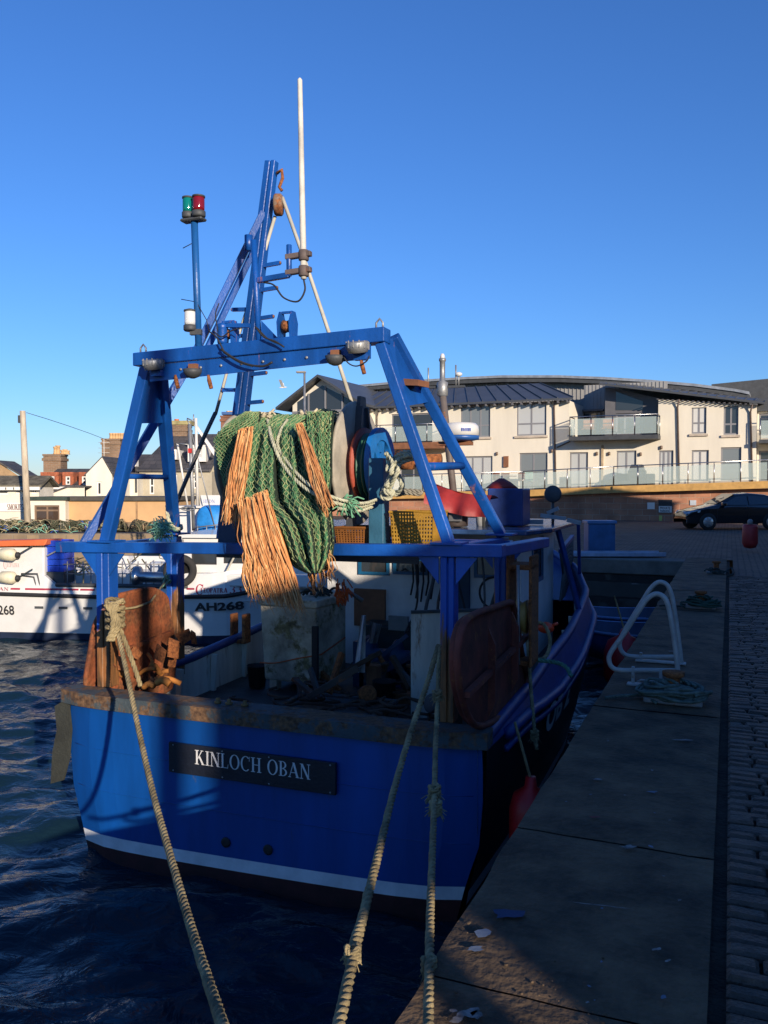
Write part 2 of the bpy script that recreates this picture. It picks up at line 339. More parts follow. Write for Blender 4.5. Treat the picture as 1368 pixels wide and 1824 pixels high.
# ------------------------------------------------------------ lettering
def sans(txt, bold=.0):
    cu = bpy.data.curves.new('lettering', 'FONT'); cu.body = txt; cu.size = 1.0; cu.offset = bold; cu.resolution_u = 4
    ob = bpy.data.objects.new('lettering', cu); COL.objects.link(ob)
    dg = bpy.context.evaluated_depsgraph_get(); me = bpy.data.meshes.new_from_object(ob.evaluated_get(dg))
    vs = [(v.co.x, v.co.y) for v in me.vertices]; fs = [tuple(p.vertices) for p in me.polygons]
    bpy.data.objects.remove(ob); bpy.data.curves.remove(cu); bpy.data.meshes.remove(me)
    x0 = min(v[0] for v in vs); x1 = max(v[0] for v in vs); y0 = min(v[1] for v in vs); y1 = max(v[1] for v in vs)
    return [((v[0] - x0) / (x1 - x0), (v[1] - y0) / (y1 - y0)) for v in vs], fs
def serif(txt):
    """a small hand-made Roman alphabet, strokes of uneven width"""
    V = []; Fc = []; x = 0
    def q(p):
        n = len(V); V.extend((x + a, b) for a, b in p); Fc.append(tuple(range(n, n + len(p))))
    def stem(c, w=.15, y0=0, y1=1, s=.1):
        q([(c - w / 2, y0), (c + w / 2, y0), (c + w / 2, y1), (c - w / 2, y1)])
        if s:
            for yy in (y0, y1 - .045): q([(c - w / 2 - s, yy), (c + w / 2 + s, yy), (c + w / 2 + s, yy + .045), (c - w / 2 - s, yy + .045)])
    def diag(a, b, w): q([(a[0] - w / 2, a[1]), (a[0] + w / 2, a[1]), (b[0] + w / 2, b[1]), (b[0] - w / 2, b[1])])
    def bar(x0, x1, y, h=.05): q([(x0, y), (x1, y), (x1, y + h), (x0, y + h)])
    def arc(cx, cy, rx, ry, a0, a1, wx=.15, wy=.05, n=22):
        for k in range(n):
            t0 = R(a0 + (a1 - a0) * k / n); t1 = R(a0 + (a1 - a0) * (k + 1) / n)
            q([(cx + (rx - wx) * math.cos(t0), cy + (ry - wy) * math.sin(t0)), (cx + rx * math.cos(t0), cy + ry * math.sin(t0)),
               (cx + rx * math.cos(t1), cy + ry * math.sin(t1)), (cx + (rx - wx) * math.cos(t1), cy + (ry - wy) * math.sin(t1))])
    for ch in txt:
        if ch == ' ': x += .42; continue
        if ch == 'I': stem(.18); w = .36
        elif ch == 'K': stem(.18); diag((.25, .38), (.62, 1), .07); diag((.72, 0), (.38, .58), .17); bar(.50, .74, .955, .045); bar(.58, .86, 0, .045); w = .86
        elif ch == 'N': stem(.14, .06); stem(.70, .06); diag((.70, 0), (.16, 1), .17); w = .84
        elif ch == 'M': stem(.12, .06); stem(.88, .15); diag((.50, .1), (.16, 1), .16); diag((.50, .1), (.86, 1), .06); w = 1.02
        elif ch == 'L': stem(.18); bar(.2, .64, 0); q([(.59, .05), (.64, .05), (.66, .28), (.63, .28)]); w = .70
        elif ch == 'H': stem(.18); stem(.68); bar(.2, .66, .48); w = .86
        elif ch == 'O': arc(.44, .5, .42, .52, 0, 360); w = .88
        elif ch == 'Q': arc(.44, .5, .42, .52, 0, 360); diag((.7, -.15), (.45, .2), .1); w = .88
        elif ch == 'C': arc(.44, .5, .42, .52, 48, 312); stem(.74, .04, .68, 1.0, 0); w = .82
        elif ch == 'D': stem(.18); arc(.2, .5, .58, .5, -90, 90); w = .82
        elif ch == 'B': stem(.18); arc(.28, .75, .34, .26, -90, 90, .13, .045); arc(.28, .26, .40, .27, -90, 90, .15, .045); w = .72
        elif ch == 'P': stem(.18); arc(.28, .73, .36, .28, -90, 90, .13, .045); w = .68
        elif ch == 'R': stem(.18); arc(.28, .74, .34, .27, -90, 90, .13, .045); diag((.74, 0), (.40, .48), .16); bar(.62, .88, 0, .045); w = .86
        elif ch == 'A': diag((.10, 0), (.42, 1), .06); diag((.74, 0), (.42, 1), .17); bar(.2, .62, .3); bar(0, .22, 0, .045); bar(.6, .88, 0, .045); w = .86
        elif ch == 'E': stem(.18); bar(.2, .6, 0); bar(.2, .6, .95); bar(.2, .5, .48); stem(.59, .035, 0, .24, 0); stem(.58, .035, .78, 1, 0); w = .68
        elif ch == 'F': stem(.18); bar(.2, .6, .95); bar(.2, .5, .48); stem(.58, .035, .78, 1, 0); w = .64
        elif ch == 'T': stem(.36); bar(.04, .68, .95); stem(.06, .035, .76, 1, 0); stem(.66, .035, .76, 1, 0); w = .74
        elif ch == 'S': arc(.33, .75, .26, .27, 40, 270, .13, .05); arc(.33, .25, .29, .27, -140, 90, .14, .05); w = .66
        elif ch == '3': arc(.30, .75, .26, .26, -90, 150, .11, .05); arc(.28, .26, .32, .28, -150, 90, .13, .05); w = .66
        elif ch == 'S.': w = .6
        else: w = .5
        x += w + .05
    y0 = -.02; tot = x
    return [(v[0] / tot, v[1]) for v in V], Fc
def split_words(data):
    vs, fs = data; iv = sorted((min(vs[i][0] for i in f), max(vs[i][0] for i in f)) for f in fs); best = (0, 0); mx_ = iv[0][1]
    for a, b_ in iv:
        if a - mx_ > best[0]: best = (a - mx_, (a + mx_) / 2)
        mx_ = max(mx_, b_)
    return [(vs, [f for f in fs if (vs[f[0]][0] < best[1]) == side]) for side in (True, False)]
def bold(data, d=.010):
    vs, fs = data; n = len(vs); return vs + [(v[0] + d, v[1] + d) for v in vs], fs + [tuple(i + n for i in f) for f in fs]
def put_text(mb, data, p00, p10, p01, off, mi=0):
    """map the unit square of lettering to three corner points; every stroke a hair further out"""
    vs, fs = data; p00 = Vector(p00); a = Vector(p10) - p00; b = Vector(p01) - p00; off = Vector(off)
    for k, f in enumerate(fs):
        e = off * (1 + .004 * (k % 40))
        mb.add([p00 + a * vs[i][0] + b * vs[i][1] + e for i in f], [tuple(range(len(f)))], mi)
    return mb

# ------------------------------------------------------------ walls with openings
def wall_holes(mb, x0, x1, z0, z1, holes, y=0.0, depth=.18, mi=0):
    xs = sorted({x0, x1, *[h[0] for h in holes], *[h[1] for h in holes]}); zs = sorted({z0, z1, *[h[2] for h in holes], *[h[3] for h in holes]})
    xs = [x for x in xs if x0 <= x <= x1]; zs = [z for z in zs if z0 <= z <= z1]
    for i in range(len(xs) - 1):
        for j in range(len(zs) - 1):
            cx = (xs[i] + xs[i + 1]) / 2; cz = (zs[j] + zs[j + 1]) / 2
            if any(h[0] < cx < h[1] and h[2] < cz < h[3] for h in holes): continue
            mb.add([(xs[i], y, zs[j]), (xs[i + 1], y, zs[j]), (xs[i + 1], y, zs[j + 1]), (xs[i], y, zs[j + 1])], [(0, 1, 2, 3)], mi)
    for a, b, c, d in [h[:4] for h in holes]:
        y2 = y + depth
        mb.add([(a, y, c), (b, y, c), (b, y, d), (a, y, d), (a, y2, c), (b, y2, c), (b, y2, d), (a, y2, d)], [(0, 4, 5, 1), (1, 5, 6, 2), (2, 6, 7, 3), (3, 7, 4, 0)], mi)
    return mb
def window(parent, a, b, c, d, y=.0, fm=None, gm=None, mull=1, trans=None, fw=.06, depth=.12, name='window'):
    mb = MB(); fm = fm or frameg; gm = gm or glassc; y0 = y + depth - .05; y1 = y + depth
    mb.box(a, a + fw, y0, y1, c, d); mb.box(b - fw, b, y0, y1, c, d); mb.box(a + fw, b - fw, y0, y1, d - fw, d); mb.box(a + fw, b - fw, y0, y1, c, c + fw)
    for k in range(1, mull + 1):
        x = a + (b - a) * k / (mull + 1); mb.box(x - fw / 2, x + fw / 2, y0, y1, c + fw, d - fw)
    if trans is not None:
        z = c + (d - c) * trans; mb.box(a + fw, b - fw, y0 + .005, y1 - .002, z - fw / 2, z + fw / 2)
    o = mb.build(name, fm, parent)
    if gm is glassc: gm = [glassc, glassmat('half dark window glass', (.16, .18, .19), .06), glassmat('blind behind glass', (.55, .54, .50), .2), glassc][int(abs(a * 7.3 + c * 3.1)) % 4]
    MB().box(a + fw * .5, b - fw * .5, y1 - .03, y1 - .015, c + fw * .5, d - fw * .5).build('pane', gm, o)
    return o

# ------------------------------------------------------------ setting: water and quays
Q = Fr((0, 0, 0), -R(22.6))        # quay frame: y runs along the quay, x=0 is the gutter
EDGE = -0.973
def water():
    x0, x1, y0, y1 = -15.0, 8.0, 1.0, 26.0; st = .075
    nx = int((x1 - x0) / st); ny = int((y1 - y0) / st); vs = []
    waves = []
    rnd = random.Random(3)
    for k in range(26):
        lam = .28 * 1.16 ** (k * .75); a = rnd.gauss(R(100), .55)
        waves.append((math.cos(a) * 2 * math.pi / lam, math.sin(a) * 2 * math.pi / lam, rnd.random() * 6.28, .0066 * lam ** .8))
    for j in range(ny + 1):
        y = y0 + j * st
        for i in range(nx + 1):
            x = x0 + i * st; z = 0
            wx = x + .25 * math.sin(y * .9 + x * .3); wy = y + .25 * math.sin(x * 1.1)
            for kx, ky, ph, am in waves:
                s_ = math.sin(kx * wx + ky * wy + ph); z += am * (1 - 2 * abs(s_) ** .8 if am > .004 else s_)
            ed = min(1, (x - x0) / 1.0, (x1 - x) / 1.0, (y1 - y) / 1.5)
            vs.append((x, y, WATER + z * 1.15 * max(0, ed)))
    fs = [(j * (nx + 1) + i, j * (nx + 1) + i + 1, (j + 1) * (nx + 1) + i + 1, (j + 1) * (nx + 1) + i) for j in range(ny) for i in range(nx)]
    mb = MB(); mb.add(vs, fs, 0, True)
    z = WATER
    for a, b, c, d in ((-400, x0, -60, 120), (x1, 60, -60, 120), (x0, x1, -60, y0), (x0, x1, y1, 120)):
        mb.add([(a, c, z), (b, c, z), (b, d, z), (a, d, z)], [(0, 1, 2, 3)], 0, True)
    m = bpy.data.materials.new('harbour water'); m.use_nodes = True; n = m.node_tree.nodes; l = m.node_tree.links; b = n['Principled BSDF']
    b.inputs['Base Color'].default_value = (.006, .020, .032, 1); b.inputs['Roughness'].default_value = .10; b.inputs['IOR'].default_value = 1.333
    tc = n.new('ShaderNodeTexCoord'); mp = n.new('ShaderNodeMapping'); mp.inputs['Scale'].default_value = (1, 1.6, 1); l.new(tc.outputs['Object'], mp.inputs[0])
    n1 = n.new('ShaderNodeTexNoise'); n1.inputs['Scale'].default_value = 3.2; n1.inputs['Detail'].default_value = 5; n1.inputs['Distortion'].default_value = .8; l.new(mp.outputs[0], n1.inputs[0])
    bp = n.new('ShaderNodeBump'); bp.inputs['Strength'].default_value = .5; bp.inputs['Distance'].default_value = .08
    l.new(n1.outputs['Fac'], bp.inputs['Height']); l.new(bp.outputs[0], b.inputs['Normal'])
    o = mb.build('water', m); tag(o, kind='structure')
water()
S_CORNER = Q.L(WF.Z(1245, 1001, QZ)).y      # where the quay turns
def quay():
    # coping stones, real blocks with open joints
    mb = MB(); rnd = random.Random(5); s = -6.0
    while s < S_CORNER + 1.2:
        L = rnd.uniform(1.15, 1.6); e = min(s + L, S_CORNER + 1.2); dz = rnd.uniform(-.004, .004)
        nx, ny = 8, max(3, int((e - s) / .12))
        def top(u, v, s=s, e=e, dz=dz):
            x = EDGE + .0 + u * (-.05 - EDGE); y = s + .004 + v * (e - s - .008) + (.006 * noise.noise(Vector((x * 8, s * 7, 2))) if v in (0, 1) else 0)
            nz = noise.noise(Vector((x * 3, y * 3, 0))) * .006 + noise.noise(Vector((x * 9, y * 9, 5))) * .003
            ed = -.008 if u in (0, 1) or v in (0, 1) else 0
            if u == 0: x += noise.noise(Vector((0, y * 2.5, 1))) * .018
            return (x, y, QZ + nz + dz + ed)
        mb.grid(top, nx, ny)
        mb.add([(EDGE, s, QZ - .03), (-.05, s, QZ - .03), (-.05, e, QZ - .03), (EDGE, e, QZ - .03)], [(0, 1, 2, 3)], 1)
        mb.grid(lambda u, v, s=s, e=e, dz=dz: (EDGE + (noise.noise(Vector((0, (s + .006 + v * (e - s - .012)) * 2.5, 1))) * .018 if u == 0 else -.0), s + .006 + v * (e - s - .012), QZ + dz - .012 - u * .35), 3, ny)
        s = e
    tag(mb.build('quay_coping', [concrete, grout], fr=Q), kind='structure')
    # quay wall below
    wm = brickmat('quay wall stone', (.07, .065, .055), (.05, .05, .045), (.02, .02, .018), .9, .4, .03, plane='YZ')
    mb = MB(); mb.add([(EDGE + .02, -20, QZ - .03), (EDGE + .02, S_CORNER, QZ - .03), (EDGE + .02, S_CORNER, -3), (EDGE + .02, -20, -3)], [(0, 1, 2, 3)])
    tag(mb.build('quay_wall', wm, fr=Q), kind='structure')
    # crumbs of concrete near the camera, as on the photo
    # gutter
    mb = MB(); mb.box(-.06, .01, -6, S_CORNER + 1.2, QZ - .08, QZ - .045); tag(mb.build('gutter', grout, fr=Q), kind='structure')
    # granite setts, real stones in the near strip
    mb = MB(); s = -2.0; row = 0
    while s < 17.5:
        h = rnd.uniform(.082, .112); x = .0
        first = True
        while x < 2.6:
            w = rnd.uniform(.16, .30) * (.6 if first and row % 2 else 1); first = False
            a, b_, c, d = x + .007, x + w - .007, s + .008, s + h - .008; zt = QZ + rnd.uniform(-.008, .006); g = .014; zb = QZ - .05
            tl = rnd.uniform(-.005, .005)
            vs = [(a, c, zb), (b_, c, zb), (b_, d, zb), (a, d, zb), (a, c, zt - .014), (b_, c, zt - .014), (b_, d, zt - .014), (a, d, zt - .014),
                  (a + g, c + g, zt + tl), (b_ - g, c + g, zt), (b_ - g, d - g, zt - tl), (a + g, d - g, zt)]
            mb.add(vs, [(0, 1, 5, 4), (1, 2, 6, 5), (2, 3, 7, 6), (3, 0, 4, 7), (4, 5, 9, 8), (5, 6, 10, 9), (6, 7, 11, 10), (7, 4, 8, 11), (8, 9, 10, 11)])
            x += w
        s += h; row += 1
    mb.add([(.011, -2, QZ - .04), (2.62, -2, QZ - .04), (2.62, 17.5, QZ - .04), (.011, 17.5, QZ - .04)], [(0, 1, 2, 3)], 1)
    tag(mb.build('cobbled_strip', [settm, grout], fr=Q), kind='structure')
    mb = MB()
    mb.add([(2.60, -40, QZ - .004), (30, -40, QZ - .004), (30, 60, QZ - .004), (2.60, 60, QZ - .004)], [(0, 1, 2, 3)])
    mb.add([(-.97, -40, QZ - .004), (2.60, -40, QZ - .004), (2.60, -2, QZ - .004), (.0, -2, QZ - .004), (.0, -6, QZ - .004), (-.97, -6, QZ - .004)], [(0, 1, 2, 3, 4, 5)])
    mb.add([(.08, 17.5, QZ - .004), (2.60, 17.5, QZ - .004), (2.60, 60, QZ - .004), (.08, 60, QZ - .004)], [(0, 1, 2, 3)])
    tag(mb.build('cobbled_road', cobblefar, fr=Q), kind='structure')
    # cross quay: top, face
    sc = S_CORNER
    mb = MB(); xl = -14.5
    mb.box(xl, EDGE + .02, sc, sc + .9, QZ - .35, QZ, 0)
    mb.box(xl + .05, EDGE + .02, sc + .05, sc + .1, -3, QZ - .35, 1)
    mb.box(xl + .05, xl + .1, sc + .1, 45, -3, QZ - .01, 1)
    tag(mb.build('harbour_end_wall', [concretef, wm], fr=Q, bev=.02), kind='structure')
    mb = MB(); mb.add([(xl + .06, sc + .9, QZ - .006), (EDGE + .02, sc + .9, QZ - .006), (.08, sc + .9, QZ - .006), (.08, 60, QZ - .006), (xl + .06, 60, QZ - .006)], [(0, 1, 2, 3, 4)])
    tag(mb.build('cobbled_square', cobblefar, fr=Q), kind='structure')
quay()
# ground reaching the horizon beyond the harbour
mb = MB()
mb.add([(-900, 31.5, QZ - .02), (900, 31.5, QZ - .02), (900, 2200, QZ - .02), (-900, 2200, QZ - .02)], [(0, 1, 2, 3)])
mb.add([(-900, 31.5, QZ - .02), (-900, 31.5, -3), (900, 31.5, -3), (900, 31.5, QZ - .02)], [(0, 1, 2, 3)], 1)
tag(mb.build('ground', [tarmac, rubble]), kind='structure')

# ------------------------------------------------------------ buildings of the quay street that cast the shade (to the right of the frame)
def store(s0, s1, x0, x1, z, ridge, label, wm):
    fr = Q.sub(((x0 + x1) / 2, (s0 + s1) / 2, QZ)); w = (x1 - x0) / 2; l_ = (s1 - s0) / 2; h = z - QZ; rh = ridge - QZ
    t = thing('harbour_store', label, 'building', fr, 'stores along the quay road')
    mb = MB(); mb.box(-w, w, -l_, l_, 0, h); mb.add([(-w, -l_, h), (w, -l_, h), (0, -l_, rh), (-w, l_, h), (w, l_, h), (0, l_, rh)], [(0, 1, 2), (5, 4, 3)]); mb.build('wall', wm, t)
    mb = MB()
    for sg in (-1, 1): mb.prism([(sg * (w + .12), -l_ - .1, h - .05), (sg * (w + .12), l_ + .1, h - .05), (0, l_ + .1, rh + .05), (0, -l_ - .1, rh + .05)], (0, 0, .06))
    mb.build('roof', slate, t)
    for k in range(int(l_ * 2 / 4)):
        y = -l_ + 2 + k * 4
        d = MB().box(-w - .04, -w - .003, y - .8, y + .8, .05, 2.2).build('door', bulwblue, t)
store(-5.8, -.6, 9, 16, 6.5, 7.55, 'low stone store at the near end of the quay road', rubble)
store(-.3, 12, 9, 17, 7.4, 8.5, 'taller stone store in the middle of the quay road', sand)
store(12.3, 27, 9, 17, 6.95, 8.0, 'long stone store farther along the quay road', rubble)
store(28.8, 31.5, 4.6, 13.4, 7.8, 8.4, 'narrow tall stone store at the far end of the quay road', rubble)
n_ = Vector((.903, .43)); d_ = Vector((-.43, .903))
pp = n_ * 1.42 + d_ * (-6.0)
t = thing('street_lamp', 'tall grey lamp column on the quay behind the viewer', 'street lamp', Fr((pp.x, pp.y, QZ)))
MB().lathe([(.14, 0), (.14, .9), (.10, 1.0), (.085, 8)]).build('column', galv, t)
MB().box(-.1, .9, -.12, .12, 8, 8.1).build('lantern', greym, t, bev=.02)
# ------------------------------------------------------------ the blue trawler
B = Fr((-1.09, 7.0, 0), -R(20.7))
LB = 9.9
def lerp(a, b, t): return a + (b - a) * t
def itab(tab, s):
    for k in range(len(tab) - 1):
        if s <= tab[k + 1][0]:
            t = (s - tab[k][0]) / (tab[k + 1][0] - tab[k][0]); t = max(0, t); return lerp(tab[k][1], tab[k + 1][1], t)
    return tab[-1][1]
def half(s): return itab([(0, 1.98), (1, 2.01), (2.5, 2.07), (4.5, 2.12), (6.5, 2.05), (7.8, 1.72), (8.8, 1.15), (9.5, .5), (9.9, .04)], s)
def halfw(s): return itab([(0, 1.80), (1, 1.86), (2.5, 1.92), (4.5, 1.93), (6.0, 1.72), (7.4, 1.18), (8.6, .5), (9.2, .12), (9.9, .03)], s)
def railz(s): return itab([(0, 1.22), (2, 1.24), (4, 1.36), (5.5, 1.50), (7, 1.72), (8.5, 2.0), (9.9, 2.3)], s)
def rubz(s): return railz(s) - itab([(0, .05), (1.6, .12), (3, .30), (9.9, .42)], s)
boat = thing('fishing_boat', 'blue steel trawler with net drum and gantry, moored stern towards the viewer', 'fishing boat', B)
ST = [i * .33 for i in range(31)]; ST[-1] = LB; ST[0] = .085
# side shells
mb = MB()
for sg in (-1, 1):
    rows = []
    for s in ST:
        hw, h = halfw(s), half(s); zr = rubz(s); b = []
        # z, half breadth
        pr = [(-1.1, hw * .45), (-.75, hw * .86), (-.35, hw * .975), (-.07, lerp(hw, h, .10)), (.04, lerp(hw, h, .2)), (.4, lerp(hw, h, .62) + .015), (.75, lerp(hw, h, .85) + .015), (zr, h)]
        rows.append([(sg * x, s, z) for z, x in pr])
    for k in range(len(ST) - 1):
        for j in range(7):
            mi = 2 if j < 3 else (1 if j == 3 else 0)
            a, b_, c, d = rows[k][j], rows[k + 1][j], rows[k + 1][j + 1], rows[k][j + 1]
            mb.add([a, b_, c, d], [(0, 1, 2, 3) if sg > 0 else (3, 2, 1, 0)], mi, True)
mb.build('hull', [hullblack, stripewhite, antifoul], boat)
# transom
def tw(z): return itab([(-1.1, .8), (-.75, 1.5), (-.35, 1.76), (-.09, 1.83), (.03, 1.86), (.4, 1.97), (.75, 2.0), (1.1, 2.0), (1.2, 1.99)], z)
mb = MB(); zs = [-1.1, -.75, -.35, -.08, .03, .4, .75, 1.0, 1.2]
for k in range(8):
    mi = 2 if k < 3 else (1 if k == 3 else 0)
    tl_ = lambda u, z: z + (.035 * u if z in (-.08, .03) else 0)
    a, b_ = tw(zs[k]), tw(zs[k + 1]); N = 14
    for i in range(N):
        u0, u1 = -1 + 2 * i / N, -1 + 2 * (i + 1) / N
        bow = lambda u, z: -.03 * (1 - u * u) + (.10 * abs(u) ** 8)
        mb.add([(a * u0 - .05, bow(u0, 0), tl_(u0, zs[k])), (a * u1 - .05, bow(u1, 0), tl_(u1, zs[k])), (b_ * u1 - .05, bow(u1, 0), tl_(u1, zs[k + 1])), (b_ * u0 - .05, bow(u0, 0), tl_(u0, zs[k + 1]))], [(0, 1, 2, 3)], mi, True)
mb.build('transom', [hullblue, stripewhite, antifoul], boat)
for px, py in ((403, 1500), (478, 1513)):
    c = B.Y(px, py, -.03); p = MB(); p.lathe([(.035, 0), (.045, .012), (.045, .02), (.028, .022)], (c.x, -.022, c.z), (0, -1, 0), 14); p.build('drain', black, boat)
# upper bulwark, both skins
for sg in (-1, 1):
    mb = MB(); S2 = [s for s in ST]
    for k in range(len(S2) - 1):
        a, b_ = S2[k], S2[k + 1]
        i0, i1 = half(a) - itab([(0, .01), (3, .10), (9.9, .06)], a), half(b_) - itab([(0, .01), (3, .10), (9.9, .06)], b_)
        q = [(sg * half(a), a, rubz(a)), (sg * half(b_), b_, rubz(b_)), (sg * i1, b_, railz(b_)), (sg * i0, a, railz(a))]
        mb.add(q, [(0, 1, 2, 3) if sg > 0 else (3, 2, 1, 0)], 0, True)
        j0, j1 = max(.01, i0 - .06), max(.01, i1 - .06)
        q = [(sg * j0, a, .5), (sg * j1, b_, .5), (sg * j1, b_, railz(b_)), (sg * j0, a, railz(a))]
        mb.add(q, [(3, 2, 1, 0) if sg > 0 else (0, 1, 2, 3)], 1 if a < 5.5 else 0, True)
    mb.build('bulwark', [bulwblue, wornwhite], boat)
    mb = MB()
    mb.tube([(sg * (half(s) - itab([(0, .04), (3, .13), (9.9, .08)], s)), s, railz(s) + .01) for s in ST], .055, 8); mb.build('bulwark_rail', bulwblue, boat)
    mb = MB(); mb.tube([(sg * (half(s) + .02), s, rubz(s)) for s in ST[2:]], .05, 8); mb.tube([(sg * (half(s) + .01), s, rubz(s) - .13) for s in ST[2:]], .03, 6); mb.build('rubbing_strake', bulwblue, boat)
    for s in [.8 + k * .75 for k in range(8)]: mb = MB(); mb.hexa([(sg * (half(s) - .18), s, .5), (sg * (half(s) - .14), s, .5), (sg * (half(s) - .14), s + .04, .5), (sg * (half(s) - .18), s + .04, .5), (sg * (half(s) - .24), s, railz(s) - .03), (sg * (half(s) - .16), s, railz(s) - .03), (sg * (half(s) - .16), s + .04, railz(s) - .03), (sg * (half(s) - .24), s + .04, railz(s) - .03)]); mb.build('frame_rib', wornwhite, boat)
# stern cap rail and inner
mb = MB()
N = 18
def cap(u, z0, z1, y0, y1):
    pass
for i in range(N):
    u0, u1 = -1 + 2 * i / N, -1 + 2 * (i + 1) / N
    f = lambda u: -.07 + .10 * abs(u) ** 8
    a, b_ = 2.05 * u0 - .05, 2.05 * u1 - .05
    mb.hexa([(a, f(u0), 1.19), (b_, f(u1), 1.19), (b_, .22, 1.19), (a, .22, 1.19), (a, f(u0), 1.315), (b_, f(u1), 1.315), (b_, .22, 1.315), (a, .22, 1.315)])
mb.build('stern_rail', rustcap, boat)
MB().box(-1.75, 1.75, .10, .14, .5, 1.19).build('inner_stern_plate', wornwhite, boat)
MB().add([(-1.85, .1, .78), (1.85, .1, .78), (2.05, 4.5, .81), (1.85, 7, .9), (-1.85, 7, .9), (-2.05, 4.5, .81)], [(0, 1, 2, 3, 4, 5)]).build('deck', deckm, boat)
MB().add([(-1.95, 6.6, 1.5), (1.95, 6.6, 1.5), (1.62, 7.8, 1.75), (1.05, 8.8, 1.95), (.4, 9.5, 2.15), (-.4, 9.5, 2.15), (-1.05, 8.8, 1.95), (-1.62, 7.8, 1.75)], [(0, 1, 2, 3, 4, 5, 6, 7)]).build('foredeck', bulwblue, boat)
# name board
P = [B.Y(303, 1317, -.05), B.Y(600, 1362, -.05), B.Y(598, 1417, -.05), B.Y(305, 1372, -.05)]
z0 = (P[2].z + P[3].z) / 2; z1 = (P[0].z + P[1].z) / 2; x0 = P[0].x; x1 = P[1].x
nb = MB().box(x0, x1, -.075, -.045, P[3].z * .5 + P[2].z * .5, z1).build('name_board', signdark, boat, bev=.004)
a = B.Y(347, 1362, -.078); b_ = B.Y(554, 1388, -.078); c = B.Y(349, 1337, -.078)
zz = (a.z + b_.z) / 2; hh = (c.z - a.z)
for wd in split_words(serif('KINLOCH OBAN')): lm = MB(); put_text(lm, wd, (a.x, -.075, zz), (b_.x, -.075, zz), (a.x, -.075, zz + hh), (0, -.0025, 0)); lm.build('name_lettering', letterw, nb)
mb = MB()
for u in (.03, .34, .62, .97):
    for zf in (z0 + .02, z1 - .02): mb.lathe([(.008, 0), (.006, .005)], (lerp(x0, x1, u), -.075, zf), (0, -1, 0), 8)
mb.build('screw', galv, nb)
# registration on starboard side
sx = half(1.6) - .05
def side_pt(px, py):
    # starboard side at about mid topsides
    p = B.X(px, py, 1.99); p = B.X(px, py, lerp(halfw(p.y), half(p.y), .75) + .02); return p
a = side_pt(970, 1312); b_ = side_pt(1006, 1268); c = side_pt(970, 1265)
d_ = sans('OB 2', .04)
def sidepos(s, z): return (lerp(halfw(s), half(s), max(0, min(1, .32 + (z - .07) * .72))) + .035, s, z)
s0_, s1_ = a.y, b_.y + .25; zb = a.z
for wd in split_words(d_):
    lm = MB()
    for f in wd[1]: lm.add([sidepos(lerp(s0_, s1_, wd[0][i][0]), zb + .30 * wd[0][i][1]) for i in f], [tuple(range(len(f)))])
    lm.build('registration_lettering', letterw, boat)

